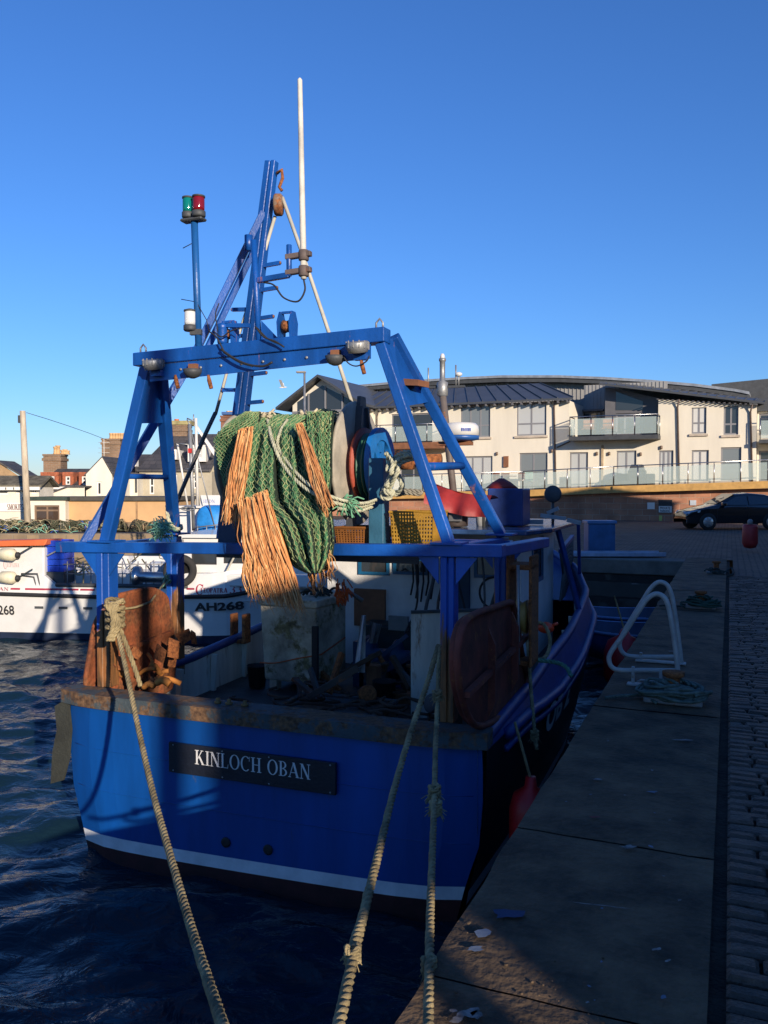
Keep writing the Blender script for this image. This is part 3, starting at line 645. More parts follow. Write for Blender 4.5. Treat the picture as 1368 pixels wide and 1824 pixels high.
# ---- gantry
T0 = 2.72
def xy(px, py, s): return B.Y(px, py, s)
apx = xy(191, 1100, .3).x; asx = xy(800, 1100, .3).x; fpx = xy(312, 1050, 1.7).x; fsx = xy(893, 1050, 1.7).x
zp, zsb = 2.69, 2.75
def ztop(x): return lerp(zp, zsb, (x - apx) / (asx - apx))
gant = MB()
for x, y, zb, nm in ((apx, .3, 1.31, 0), (asx, .3, 1.31, 0), (fpx, 1.7, 1.1, 0), (fsx, 1.7, 1.1, 0)):
    p = MB(); p.box(x - .075, x + .075, y - .075, y + .075, zb, ztop(x) - .10)
    p.box(x - .02, x + .02, y - .083, y - .075, zb, ztop(x) - .10)
    p.build('gantry_post', blue_rusty if x < 0 or True else blue, boat, bev=.006) if 0 else None
    # upper painted half and lower rusty half are one post: two pieces of steel welded at the joint
    zj = 1.95 if x < 0 else 1.75
    p = MB(); p.box(x - .075, x + .075, y - .075, y + .075, zb, ztop(x) - .14, 0); o = p.build('gantry_post', None, boat, bev=.008, seg=2) if 0 else None
    m = MATS.get('post paint')
    if not m:
        m = M('post paint', (.006, .07, .34), .45, rust=.12, rs=3.5, scale=2.0, streak=True)
        n = m.node_tree.nodes; l = m.node_tree.links; b = n['Principled BSDF']
        src = b.inputs['Base Color'].links[0].from_socket
        tc = n.new('ShaderNodeTexCoord'); sp = n.new('ShaderNodeSeparateXYZ'); l.new(tc.outputs['Object'], sp.inputs[0])
        nz = n.new('ShaderNodeTexNoise'); nz.inputs['Scale'].default_value = 9; nz.inputs['Detail'].default_value = 8; mp = n.new('ShaderNodeMapping'); mp.inputs['Scale'].default_value = (1, 1, .15)
        l.new(tc.outputs['Object'], mp.inputs[0]); l.new(mp.outputs[0], nz.inputs[0])
        ma = n.new('ShaderNodeMath'); ma.operation = 'MULTIPLY_ADD'; ma.inputs[1].default_value = 1.7; l.new(nz.outputs['Fac'], ma.inputs[0]); l.new(sp.outputs['Z'], ma.inputs[2])
        mr = n.new('ShaderNodeMapRange'); mr.inputs[1].default_value = 2.80; mr.inputs[2].default_value = 2.88; mr.inputs[3].default_value = 1; mr.inputs[4].default_value = 0; l.new(ma.outputs[0], mr.inputs[0])
        r3 = n.new('ShaderNodeValToRGB'); r3.color_ramp.elements[0].color = (.05, .035, .02, 1); r3.color_ramp.elements[1].color = (.34, .14, .045, 1); r3.color_ramp.elements[0].position = .3; r3.color_ramp.elements[1].position = .7
        n4 = n.new('ShaderNodeTexNoise'); n4.inputs['Scale'].default_value = 22; n4.inputs['Detail'].default_value = 8; l.new(mp.outputs[0], n4.inputs[0]); l.new(n4.outputs['Fac'], r3.inputs[0])
        mx = n.new('ShaderNodeMix'); mx.data_type = 'RGBA'; l.new(mr.outputs[0], mx.inputs[0]); l.new(src, mx.inputs[6]); l.new(r3.outputs[0], mx.inputs[7]); l.new(mx.outputs[2], b.inputs['Base Color'])
    p = MB(); w = .070 if x < 0 else .056
    p.box(x - w, x + .0, y - .07, y + .07, zb, ztop(x) - .10); p.box(x + .008, x + w, y - .06, y + .08, zb, ztop(x) - .10); p.box(x - .02, x + .03, y - .05, y + .05, zb, ztop(x) - .15)
    p.build('gantry_post', m, boat, bev=.006)
    for sg in (-1, 1):
        mb = MB(); zt = ztop(x) - .10
        mb.prism([(x + sg * .072, y - .06, zt), (x + sg * .25, y - .06, zt), (x + sg * .072, y - .06, zt - .22)], (0, .012, 0)); mb.build('gusset', blue, boat)
# cross beams
xl = xy(110, 970, .3).x; xr = 2.07
mb = MB(); mb.hexa([(xl, .21, ztop(xl) - .098), (xr, .21, ztop(xr) - .098), (xr, .36, ztop(xr) - .098), (xl, .36, ztop(xl) - .098), (xl, .21, ztop(xl)), (xr, .21, ztop(xr)), (xr, .36, ztop(xr)), (xl, .36, ztop(xl))])
mb.build('cross_beam', blue, boat, bev=.008, seg=2)
mb = MB(); mb.box(-1.0, fsx + .1, 1.62, 1.78, 2.58, 2.70); mb.build('cross_beam', blue, boat, bev=.008)
for x, xf in ((apx, fpx), (asx, fsx), (xr - .06, xr + .05), (xl + .1, xl + .02)):
    mb = MB(); y1 = 1.8 if x > 0 else 1.75
    if x < apx - .1: y1 = .75
    mb.beam((x, .362, ztop(x) - .055), (xf, y1, ztop(x) - .07), .11, .09); mb.build('side_beam', blue, boat, bev=.008)
# deck plates of the platform
mb = MB(); mb.box(-.75, 1.25, .62, 1.60, 2.585, 2.61); mb.box(-.75, 1.25, .60, .63, 2.55, 2.585); mb.build('platform', darkgrey, boat)
# top beam
zt = lambda x: lerp(4.45, 4.52, (x + 1.33) / 2.4)
al = xy(247, 650, .3).x; ar = xy(691, 610, .3).x
mb = MB(); mb.hexa([(al, .21, zt(al) - .12), (ar, .21, zt(ar) - .12), (ar, .37, zt(ar) - .12), (al, .37, zt(al) - .12), (al, .21, zt(al)), (ar, .21, zt(ar)), (ar, .37, zt(ar)), (al, .37, zt(al))])
mb.build('top_beam', blue, boat, bev=.008, seg=2)
mb = MB(); mb.hexa([(al + .17, .235, zt(al) - .27), (ar - .13, .235, zt(ar) - .25), (ar - .13, .25, zt(ar) - .25), (al + .17, .25, zt(al) - .27), (al + .17, .235, zt(al) - .12), (ar - .13, .235, zt(ar) - .12), (ar - .13, .25, zt(ar) - .12), (al + .17, .25, zt(al) - .12)])
hp = mb.build('hanging_plate', blue, boat)
mb = MB()
for k in range(9):
    x = lerp(al + .3, ar - .5, k / 8); mb.lathe([(.012, 0), (.012, .012), (.004, .014)], (x, .235, zt(x) - .19), (0, -1, 0), 8)
mb.build('bolt', galv, hp)
apxp, apxs = xy(264, 650, .3).x, xy(680, 605, .3).x
legs = [((apx, .3, ztop(apx)), (apxp, .29, zt(apxp) - .12)), ((fpx, 1.7, ztop(fpx)), (apxp + .02, .45, zt(apxp) - .10)), ((asx, .3, ztop(asx)), (apxs, .29, zt(apxs) - .12)), ((fsx, 1.7, ztop(fsx)), (apxs + .05, .45, zt(apxs) - .04))]
for a, b_ in legs:
    mb = MB(); mb.beam(a, b_, .088 if a[0] > 0 else .105, .10, up=(0, 1, 0)); mb.build('gantry_leg', blue, boat, bev=.01, seg=2)
    mb = MB(); mb.box(a[0] - .13, a[0] + .13, a[1] - .12, a[1] + .12, a[2] + .001, a[2] + .018); mb.build('foot_plate', blue, boat)
for x, xf in ((apxp, fpx), (apxs, fsx)):
    i_ = 0 if x < 0 else 2; A0, A1 = Vector(legs[i_][0]), Vector(legs[i_][1]); F0, F1 = Vector(legs[i_ + 1][0]), Vector(legs[i_ + 1][1])
    mb = MB(); mb.prism([A1, A1.lerp(A0, .32), F1.lerp(F0, .30), F1], (.014, 0, 0)); mb.build('gusset', blue, boat)
mb = MB(); mb.tube([lerp(Vector(legs[2][0]), Vector(legs[2][1]), .38), lerp(Vector(legs[3][0]), Vector(legs[3][1]), .38)], .035); mb.build('tie_bar', blue, boat)
mb = MB(); mb.tube([lerp(Vector(legs[0][0]), Vector(legs[0][1]), .38), lerp(Vector(legs[1][0]), Vector(legs[1][1]), .38)], .025); mb.build('tie_bar', blue, boat)
# wood chock between starboard legs
c = B.Y(741, 684, .55); MB().hexa([(c.x - .20, .45, c.z - .01), (c.x + .06, .42, c.z - .03), (c.x + .1, .60, c.z - .03), (c.x - .16, .62, c.z), (c.x - .20, .45, c.z + .05), (c.x + .06, .42, c.z + .02), (c.x + .1, .60, c.z + .02), (c.x - .16, .62, c.z + .05)]).build('timber_chock', woodd, boat)
# shackles on the ends
for x in (al + .06, ar - .07):
    z = zt(x) + .0; MB().tube([(x - .03, .29, z), (x - .03, .29, z + .05), (x, .29, z + .085), (x + .03, .29, z + .05), (x + .03, .29, z)], .009, 6).build('shackle', galv, boat)
# ---- mast
SM = 1.85
mt = B.Y(485, 288, SM); mbm = B.Y(402, 960, SM)
mb = MB(); d = (mt - mbm); sd = Vector((.085, 0, 0))
mb.beam(mbm - sd * .5, mt - sd * .36, .08, .15, up=(0, 1, 0), w2=.062); mb.beam(mbm + sd * .5, mt + sd * .36, .072, .135, up=(0, 1, 0), w2=.05); mb.build('mast', blue, boat, bev=.006)
rungs = [(468, 470, 1), (455, 513, 1), (432, 545, -1), (472, 563, 1), (415, 592, -1), (462, 612, 1), (455, 662, 1), (413, 689, -1), (449, 713, 1)]
for px, py, sg in rungs:
    t = (py - 960) / (288 - 960); c = mbm.lerp(mt, t)
    e = c + Vector((sg * .26, -.02, .01)); mb = MB(); mb.beam(c, e, .03, .04); o = mb.build('mast_rung', blue, boat)
    MB().tube([e, e + Vector((sg * .012, 0, 0))], .017, 8).build('rung_end_cap', woodd, o)
# derrick braces
def brace(a, b_, w=.10): mb = MB(); mb.beam(a, b_, w, w); mb.build('mast_brace', blue, boat, bev=.006)
e = B.Y(147, 968, .6); e.z = 2.62
brace(B.Y(346, 632, 1.5), e, .085)
brace(B.Y(470, 378, SM - .02), B.Y(346, 632, 1.5), .075)
brace(B.Y(455, 440, SM - .04), B.Y(364, 632, 1.35), .06)
mb = MB(); c = B.Y(443, 433, SM - .25); mb.tube([c - Vector((0, 0, .08)), c + Vector((0, 0, .08))], .045, 10); mb.build('mast_bracket', blue, boat)
# vertical pipe on the top beam with the aerial arm
PS = .33
pb = B.Y(461, 618, PS); ptp = B.Y(452, 428, PS); pb.z = zt(pb.x)
MB().tube([pb, ptp], .027, 10).build('aerial_pipe', blue, boat)
c0 = B.Y(457, 500, PS); c1 = B.Y(515, 490, PS)
arm = MB(); arm.beam(c0, c1, .045); arm.tube([(c1.x, c1.y, c1.z - .01), (c1.x, c1.y, c1.z + .26)], .025, 8); arm.build('aerial_arm', blue, boat, bev=.004)
w = B.Y(541, 470, PS); tip = B.Y(534, 139, PS); bot = B.Y(541, 497, PS)
cl = MB()
for py in (455, 483):
    q = B.Y(541, py, PS); cl.beam((c1.x - .03, PS, q.z), (q.x + .07, PS, q.z + .01), .05, .045); cl.tube([(q.x, q.y, q.z - .045), (q.x, q.y, q.z + .045)], .045, 10)
cl.build('aerial_clamp', M('corroded bronze', (.12, .09, .08), .7, var=.3, rust=.3), boat, bev=.005)
MB().tube([bot, bot.lerp(tip, .04), tip.lerp(bot, .01), tip], [.024, .028, .021, .008], 10).build('aerial', M('weathered white aerial', (.55, .53, .46), .7, var=.2, rust=.15, rs=8, rcol=(.2, .15, .1)), boat)
q = B.Y(541, 497, PS); MB().tube(smooth_path([q, q + Vector((.01, 0, -.10)), B.Y(530, 537, PS), B.Y(505, 530, PS), B.Y(488, 508, PS), B.Y(470, 503, PS)], 6), .008, 6).build('aerial_cable', black, boat)
# nav light pole
NS = .28
nbz = B.Y(354, 630, NS); nbz.z = zt(nbz.x); ntp = B.Y(346, 388, NS)
MB().tube([nbz, ntp], .032, 10).build('light_pole', M('pole paint', (.012, .10, .32), .4, rust=.25, rs=4, streak=True), boat)
def navlight(c, col, nm, sc=1.0):
    g = bpy.data.materials.new(nm); g.use_nodes = True; b = g.node_tree.nodes['Principled BSDF']; b.inputs['Base Color'].default_value = (*col, 1); b.inputs['Roughness'].default_value = .08; b.inputs['Transmission Weight'].default_value = .25
    o = MB().lathe([(.05 * sc, 0), (.058 * sc, .01), (.058 * sc, .05), (.045 * sc, .055)], c, n=20).build('light_base', darkgrey, boat)
    MB().lathe([(.048 * sc, .055), (.05 * sc, .08), (.05 * sc, .16), (.047 * sc, .175)], c, n=20).build('lens', g, o)
    MB().lathe([(.055 * sc, .175), (.055 * sc, .188), (.02 * sc, .20)], c, n=20).build('light_cap', darkgrey, o)
c = B.Y(335, 389, NS); navlight(c, (.004, .20, .17), 'green lens', .95)
c = B.Y(354, 387, NS - .02); navlight(c, (.22, .008, .015), 'red lens', 1.05)
MB().box(B.Y(335, 389, NS).x - .05, c.x + .05, NS - .06, NS + .04, c.z - .03, c.z - .002).build('light_bracket', darkgrey, boat, bev=.01)
c = B.Y(339, 590, NS - .03); navlight(c, (.72, .74, .72), 'clear lens', 1.05)
MB().beam(c + Vector((0, 0, -.01)), c + Vector((.10, .03, -.01)), .05).build('light_bracket', darkgrey, boat)
for pts in (((326, 442), (345, 432)), ((323, 533), (350, 538), (368, 570), (372, 590))):
    MB().tube([B.Y(px, py, NS - .02) for px, py in pts], .004, 5).build('wire', black, boat)
for pts, r in ((((372, 590), (385, 600), (395, 618), (400, 628)), .007), (((455, 582), (470, 600), (490, 608), (506, 618)), .008), (((458, 584), (478, 604), (500, 614)), .006),
               (((393, 622), (420, 640), (445, 650), (470, 652), (485, 645)), .010), (((398, 628), (425, 645), (450, 653)), .006), (((612, 636), (622, 648), (636, 652), (652, 644), (658, 634)), .006),
               (((380, 590), (395, 600), (410, 590), (430, 584)), .006), (((390, 540), (384, 560), (388, 590)), .005)):
    MB().tube(smooth_path([B.Y(px, py, .16) for px, py in pts], 5), r, 6).build('wire', black, boat)
# floodlights and bowls
def flood(px, py, s=.15):
    c = B.Y(px, py, s); o = MB().lathe([(.03, -.05), (.08, -.045), (.092, .0), (.092, .035), (.085, .045)], c, (0, -.25, 1), 20).build('flood_lamp', galv, boat)
    m = MB()
    for k in range(12):
        a = k * math.pi / 6; m.beam(c + Vector((.093 * math.cos(a), .093 * math.sin(a), -.02)), c + Vector((.093 * math.cos(a), .093 * math.sin(a), .04)), .008)
    m.build('lamp_fin', greym, o)
    MB().box(c.x - .05, c.x + .05, c.y + .03, .236, c.z - .10, c.z - .045).build('lamp_bracket', blue, boat)
flood(273, 649); flood(637, 618)
for px, py in ((343, 658), (597, 634)):
    c = B.Y(px, py, .2)
    MB().lathe([(.085, 0), (.078, -.035), (.055, -.065), (.02, -.08)], c, n=20).build('bowl_lamp', darkgrey, boat)
    MB().box(c.x - .04, c.x + .04, .19, .234, c.z, c.z + .05).build('lamp_bracket', woodd, boat)
for px, py in ((312, 668), (371, 668), (643, 640)):
    c = B.Y(px, py, .2); MB().tube([c, c + Vector((.01, 0, -.05)), c + Vector((.03, 0, -.12))], [.012, .02, .018], 8).build('hanging_hook', rustm, boat)
# sheave blocks on the beam
def block(px, py, s=.3, sc=1.0, r=0):
    c = B.Y(px, py, s); c.z = zt(c.x)
    o = MB()
    for sg in (-1, 1): o.prism([(c.x + sg * .055 * sc - .008, s - .06 * sc, c.z), (c.x + sg * .055 * sc - .008, s + .06 * sc, c.z), (c.x + sg * .055 * sc - .008, s + .075 * sc, c.z + .13 * sc), (c.x + sg * .055 * sc - .008, s + .03 * sc, c.z + .22 * sc), (c.x + sg * .055 * sc - .008, s - .03 * sc, c.z + .22 * sc), (c.x + sg * .055 * sc - .008, s - .075 * sc, c.z + .13 * sc)], (.014, 0, 0))
    o.beam((c.x - .05 * sc, s, c.z + .215 * sc), (c.x + .05 * sc, s, c.z + .215 * sc), .02); q = o.build('sheave_block', blue, boat)
    MB().lathe([(.055 * sc, -.03 * sc), (.045 * sc, 0), (.055 * sc, .03 * sc)], (c.x, s, c.z + .10 * sc), (1, 0, 0), 16).build('sheave', rustm, q)
block(512, 600, .3, 1.05)
block(409, 612, .3, .95)
c = B.Y(396, 605, .24); c.z = zt(c.x); MB().lathe([(.04, 0), (.045, .02), (.045, .13), (.05, .14), (.05, .17), (.03, .18)], c, n=16).build('motor_housing', blue, boat)
MB().beam((c.x + .05, .24, c.z + .16), B.Y(445, 580, .24), .035).build('bracket_arm', blue, boat)
c = B.Y(469, 607, .3); MB().prism([(c.x - .02, .3, zt(c.x)), (c.x + .16, .3, zt(c.x)), (c.x - .02, .3, zt(c.x) + .18)], (0, .012, 0)).build('gusset', blue, boat)
# masthead block and topping lift
c = B.Y(499, 318, SM); o = MB(); o.tube([c + Vector((-.04, 0, .06)), c + Vector((.02, 0, .09)), c + Vector((.03, 0, 0)), c + Vector((-.01, 0, -.09)), c + Vector((.02, 0, -.13))], .018, 8); o.build('masthead_shackle', rustm, boat)
c = B.Y(496, 365, SM - .02); o = MB().lathe([(.10, -.045), (.115, -.03), (.115, .03), (.10, .045)], c, (1, .35, 0), 16).build('masthead_block', M('weathered block', (.22, .15, .10), .8, rust=.5), boat)
tl = MB(); tl.tube([B.Y(503, 352, SM), B.Y(545, 470, SM - .1), B.Y(585, 590, SM - .25), B.Y(628, 722, 1.45)], .020, 6); tl.build('topping_rope', M('grey white rope', (.46, .44, .36), .9), boat)
tl = MB(); tl.tube([B.Y(490, 385, SM), B.Y(450, 520, SM), B.Y(405, 660, SM), B.Y(384, 738, SM)], .018, 6); tl.build('topping_rope', M('grey white rope', (.46, .44, .36), .9), boat)
tl = MB(); tl.tube([B.Y(384, 735, SM), B.Y(365, 775, SM), B.Y(316, 892, SM), B.Y(296, 960, SM)], .024, 8); tl.build('stay_rod', M('steel bare', (.13, .13, .13), .5, metal=.5), boat)

# ---- net drum
DS, DZ = 1.25, 3.44
def dx(px): return B.Y(px, 823, DS).x
fl_s = B.Y(636, 823, DS).x; fl_p = B.Y(432, 823, DS).x
drum = MB(); drum.lathe([(.33, fl_p), (.33, fl_s)], (0, DS, DZ), (1, 0, 0), 32); dro = drum.build('net_drum', darkgrey, boat)
for x, q_ in ((fl_s, 1), (fl_p, .87)):
    mb = MB(); mb.lathe([(.58 * q_, -.022), (.595 * q_, -.01), (.595 * q_, .01), (.58 * q_, .022), (.30, .024)], (x, DS, DZ), (1, 0, 0), 56); mb.build('drum_flange', grey_drum, dro)
mb = MB(); mb.lathe([(.36, .0), (.36, .03)], (fl_s + .075, DS - .02, DZ - .02), (1, 0, 0), 40); mb.build('drive_wheel', M('red oxide wheel', (.30, .055, .03), .6, rust=.15), dro)
mb = MB(); mb.lathe([(.33, .0), (.33, .015), (.29, .016), (.29, .05), (.33, .052), (.33, .065)], (fl_s + .125, DS - .02, DZ - .04), (1, 0, 0), 40); mb.build('drive_wheel', greenpaint, dro)
mb = MB()
xw = fl_s + .215; rr = .36
seg = 40
for k in range(seg):
    a0, a1 = 2 * math.pi * k / seg, 2 * math.pi * (k + 1) / seg
    for r0, r1 in ((.24, rr), (.04, .12)):
        mb.prism([(xw, DS + r0 * math.sin(a0), DZ - .02 + r0 * math.cos(a0)), (xw, DS + r1 * math.sin(a0), DZ - .02 + r1 * math.cos(a0)), (xw, DS + r1 * math.sin(a1), DZ - .02 + r1 * math.cos(a1)), (xw, DS + r0 * math.sin(a1), DZ - .02 + r0 * math.cos(a1))], (.05, 0, 0))
for k in range(7):
    a = 2 * math.pi * k / 7 + .2; mb.beam((xw + .02, DS + .12 * math.sin(a), DZ - .02 + .12 * math.cos(a)), (xw + .02, DS + .27 * math.sin(a), DZ - .02 + .27 * math.cos(a)), .09, .03, up=(1, 0, 0))
mb.build('chain_guard', M('bright blue wheel paint', (.01, .15, .45), .5, rust=.2, rs=6, rcol=(.3, .22, .1)), dro)
# A shaped stanchion of the drum
xs_ = fl_s + .045; mb = MB()
for yy in (-.30, .38): mb.beam((xs_, DS + yy, 2.62), (xs_, DS + yy * .2, 3.98), .035, .09, up=(1, 0, 0))
mb.prism([(xs_ - .018, DS - .10, 3.72), (xs_ - .018, DS + .12, 3.72), (xs_ - .018, DS + .07, 4.08), (xs_ - .018, DS - .06, 4.08)], (.036, 0, 0)); mb.build('drum_stanchion', M('dark stanchion paint', (.05, .055, .065), .5, rust=.12), boat)
xs2 = fl_s + .40; o = MB().box(xs2 - .07, xs2 + .07, .72, .88, 2.60, 3.47).build('bearing_post', M('bearing post paint', (.03, .12, .20), .5, rust=.3), boat, bev=.006)
MB().lathe([(.09, 0), (.09, .16), (.05, .17), (.05, .42)], (fl_s + .50, DS - .25, DZ + .02), (1, 0, 0), 20).build('drum_shaft', rustm, boat)
xs3 = fl_p - .10; mb = MB(); mb.beam((xs3, DS - .1, 2.6), (xs3 - .0, DS, 3.5), .12, .2, up=(1, 0, 0)); mb.build('drum_stanchion', navy, boat)
# ---- wheelhouse
wx0, wx1, ws0, ws1 = -1.25, 1.42, 4.2, 6.7; wz0, wz1 = .55, 2.62
mb = MB()
def back(px, py): return B.Y(px, py, ws0)
holes = []
for a0, b0, c0, d0 in ((642, 995, 692, 1022), (704, 995, 762, 1022), (848, 988, 903, 1028)):
    p, q = back(a0, b0), back(c0, d0); holes.append((p.x, q.x, q.z, p.z))
wall_holes(mb, wx0, wx1, wz0, wz1, holes, ws0, .06)
mb.add([(wx0, ws1, wz0), (wx1, ws1, wz0), (wx1, ws1, wz1), (wx0, ws1, wz1)], [(3, 2, 1, 0)])
mb.add([(wx0, ws0, wz0), (wx0, ws1, wz0), (wx0, ws1, wz1), (wx0, ws0, wz1)], [(3, 2, 1, 0)])
# starboard wall with window (kept as plate)
sw0 = B.X(940, 990, wx1).y; sw1 = B.X(984, 990, wx1).y
zz0, zz1 = 1.93, 2.5
ys = [ws0, ws0 + .75, ws0 + 1.5, ws1]; 
for i in range(3):
    for (z0_, z1_) in ((wz0, zz0), (zz0, zz1), (zz1, wz1)):
        if i == 1 and z0_ == zz0: continue
        mb.add([(wx1, ys[i], z0_), (wx1, ys[i + 1], z0_), (wx1, ys[i + 1], z1_), (wx1, ys[i], z1_)], [(0, 1, 2, 3)])
wh = mb.build('wheelhouse', cabinwhite, boat)
for hl in holes:
    window(boat, hl[0] - .02, hl[1] + .02, hl[2] - .02, hl[3] + .02, ws0 - .03, winblue, glassd, 0, fw=.04, depth=.05, name='wheelhouse_window')
m = MB(); fy0, fy1 = ys[1] - .03, ys[2] + .03
for y_, y2_, z_, z2_ in ((fy0, fy0 + .06, zz0 - .03, zz1 + .03), (fy1 - .06, fy1, zz0 - .03, zz1 + .03), (fy0, fy1, zz0 - .03, zz0 + .03), (fy0, fy1, zz1 - .03, zz1 + .03)): m.box(wx1 - .01, wx1 + .02, y_, y2_, z_, z2_)
o = m.build('wheelhouse_window', winblue, boat); MB().box(wx1 - .03, wx1 - .015, fy0, fy1, zz0, zz1).build('pane', glassd, o)
p, q = back(800, 985), back(838, 1085); MB().box(p.x, q.x, ws0 - .05, ws0 - .005, q.z - .3, p.z + .05).build('wheelhouse_door', M('dark teal door', (.008, .05, .10), .5), boat, bev=.01)
p, q = back(540, 1015), back(636, 1060)
MB().box(q.x - .02, q.x + .42, ws0 - .06, ws0 - .004, 1.35, 1.85).build('timber_panel', woodd, boat)
# roof with overhang
r0 = .35
mb = MB(); mb.prism([(wx0 - .25, ws0 - .95, 2.66), (wx1 + .25, ws0 - .95, 2.66), (wx1 + .42, ws0 - .2, 2.66), (wx1 + .40, ws1 - .2, 2.66), (wx1 + .1, ws1 + .35, 2.66), (wx0 - .1, ws1 + .35, 2.66), (wx0 - .4, ws1 - .2, 2.66), (wx0 - .4, ws0 - .2, 2.66)], (0, 0, .06))
rf = mb.build('wheelhouse_roof', M('glossy blue roof', (.03, .07, .17), .22, rust=.05, var=.3), boat, bev=.015, seg=2)
for a, b_ in ((B.X(1000, 945, 1.78), None), (B.X(1036, 940, 1.80), None)):
    s_ = a.y; mb = MB(); mb.beam((a.x - .05, s_, 2.655), (half(s_ + .3) - .1, s_ + .3, railz(s_ + .3)), .05, .06); mb.build('roof_prop', bulwblue, boat)
# creel screen beside the wheelhouse
mb = MB(); y0, y1 = ws1 - .6, ws1 + 1.5; zA, zB = 1.5, 2.25
for k in range(16):
    t = k / 15; mb.tube([(lerp(1.62, 1.5, t), lerp(y0, y1, t), zA + .05), (lerp(1.62, 1.5, min(1, t + .4)), lerp(y0, y1, min(1, t + .4)), lerp(zB, zB + .1, t))], .018, 5)
    mb.tube([(lerp(1.62, 1.5, t), lerp(y0, y1, t), lerp(zB, zB + .1, t)), (lerp(1.62, 1.5, min(1, t + .4)), lerp(y0, y1, min(1, t + .4)), zA + .1)], .018, 5)
mb.build('side_screen', darkgrey, boat)
MB().beam((1.62, y0, zB + .03), (1.5, y1, zB + .13), .06).build('screen_rail', bulwblue, boat)
# ---- roof gear
def roofp(px, py, s): return B.Y(px, py, s)
# radar mast
a = B.Y(815, 868, 3.9); b_ = B.Y(788, 700, 3.9)
MB().tube([(a.x, a.y, 2.7), b_], .045, 10).build('radar_mast', M('brown grey pole', (.12, .10, .09), .6, rust=.2), boat)
c = B.Y(788, 690, 3.9); MB().lathe([(.04, -.12), (.07, -.1), (.07, .06), (.035, .08), (.035, .32), (.045, .33), (.045, .36)], c, n=16).build('mast_lamp', galv, boat)
MB().lathe([(.03, .36), (.03, .39), (.02, .42)], c, n=12).build('lamp_top', whiteg, boat)
MB().beam(B.Y(765, 690, 3.9), B.Y(828, 688, 3.9), .03).build('aerial_yard', darkgrey, boat)
for px, y0_, y1_ in ((763, 690, 655), (812, 688, 650), (817, 686, 665)): MB().tube([B.Y(px, y0_, 3.9), B.Y(px, y1_, 3.9)], .010, 6).build('short_aerial', galv, boat)
c = B.Y(817, 668, 3.9); MB().lathe([(.02, -.02), (.045, 0), (.045, .02), (.02, .035)], c, n=14).build('dome_aerial', whiteg, boat)
c = B.Y(820, 783, 3.85); o = MB().lathe([(.14, -.02), (.23, .0), (.235, .045)], c, n=32).build('radar_base', M('radome blue base', (.02, .09, .30), .4), boat)
o2 = MB().lathe([(.235, .047), (.225, .16), (.19, .20), (.02, .215)], c, n=32).build('radome', whiteg, boat)
MB().box(c.x - .28, c.x + .14, c.y - .06, c.y + .1, c.z - .07, c.z - .022).build('radar_bracket', woodd, boat)
tx = MB()
for k in range(6):
    a = -1.25 + k * .09
    p = lambda aa, z: (c.x + .238 * math.cos(aa), c.y + .238 * math.sin(aa), c.z + z)
    tx.add([p(a, .09), p(a + .06, .09), p(a + .06, .13), p(a, .13)], [(0, 1, 2, 3)])
tx.build('radome_lettering', M('blue lettering', (.02, .06, .30), .5), o2)
# searchlight disc on post
c = B.Y(985, 880, 5.2); MB().lathe([(.02, -.07), (.09, -.06), (.115, -.02), (.115, .03), (.10, .05)], c, (0, -1, .1), 24).build('searchlight', darkgrey, boat)
MB().tube([(c.x, c.y, 2.7), (c.x, c.y, c.z - .1)], .02, 8).build('searchlight_post', darkgrey, boat)
# blue locker, funnel on the roof
p, q = B.Y(868, 870, 4.1), B.Y(931, 940, 4.1)
MB().box(p.x, q.x, 4.1, 4.6, 2.73, p.z).build('roof_locker', M('navy locker paint', (.016, .04, .17), .45, var=.25), boat, bev=.02, seg=2)
p, q = B.Y(880, 985, 4.5), B.Y(935, 985, 4.5)
c = B.Y(810, 915, 3.8); MB().lathe([(.16, 0), (.165, .02), (.165, .22), (.12, .27), (.02, .28)], (c.x, c.y, 2.73), n=24).build('exhaust_cowl', M('dark brown drum', (.03, .02, .018), .7), boat)
MB().box(c.x - .02, c.x + .14, c.y - .20, c.y - .16, 2.80, 2.92).build('cowl_plate', M('aluminium plate', (.2, .2, .2), .5, metal=.5), boat)
p = B.Y(795, 885, 4.0); MB().lathe([(.21, 0), (.23, .05), (.23, .42), (.20, .5)], (p.x + .33, 4.35, 2.85), (1, .1, 0), 24).build('liferaft_canister', M('dull white canister', (.35, .36, .37), .5), boat)
mb = MB()
a = B.Y(772, 848, 3.9); b_ = B.Y(868, 872, 3.9)
def tarp(u, v):
    x = lerp(a.x, b_.x + .1, u); z = lerp(3.28, 3.12, u) - .26 * v - .05 * math.sin(u * 3.1)
    return (x, 3.75 - .25 * math.sin(v * 1.6) + .04 * math.sin(u * 17), z)
mb.grid(tarp, 20, 6); mb.grid(lambda u, v: (lerp(a.x, b_.x + .1, u), 3.75 + v * .55, lerp(3.28, 3.12, u) - .05 * math.sin(u * 3.1) - .1 * v * v), 20, 5)
mb.build('red_cover', redtarp, boat)
for px in (783, 860): c = B.Y(px, 900, 3.9); MB().tube([(c.x, 3.95, 2.72), (c.x, 3.95, 3.2)], .02, 6).build('cover_post', darkgrey, boat)
c = B.Y(895, 855, 4.4); MB().lathe([(.22, 0), (.12, .08), (.03, .13)], (c.x, 4.35, B.Y(895, 870, 4.1).z), n=8).build('vent_cap', redtarp, boat)
mb = MB()
for a0, b0, c0, d0 in (((963, 918), (1008, 924), 5.0, 0), ((975, 914), (995, 905), 5.2, 0), ((1010, 926), (1035, 932), 4.7, 0)):
    mb = MB(); mb.beam(B.Y(*a0, c0), B.Y(*b0, c0), .05, .05); mb.build('roof_rail', M('pale weathered rail', (.3, .32, .33), .5), boat)
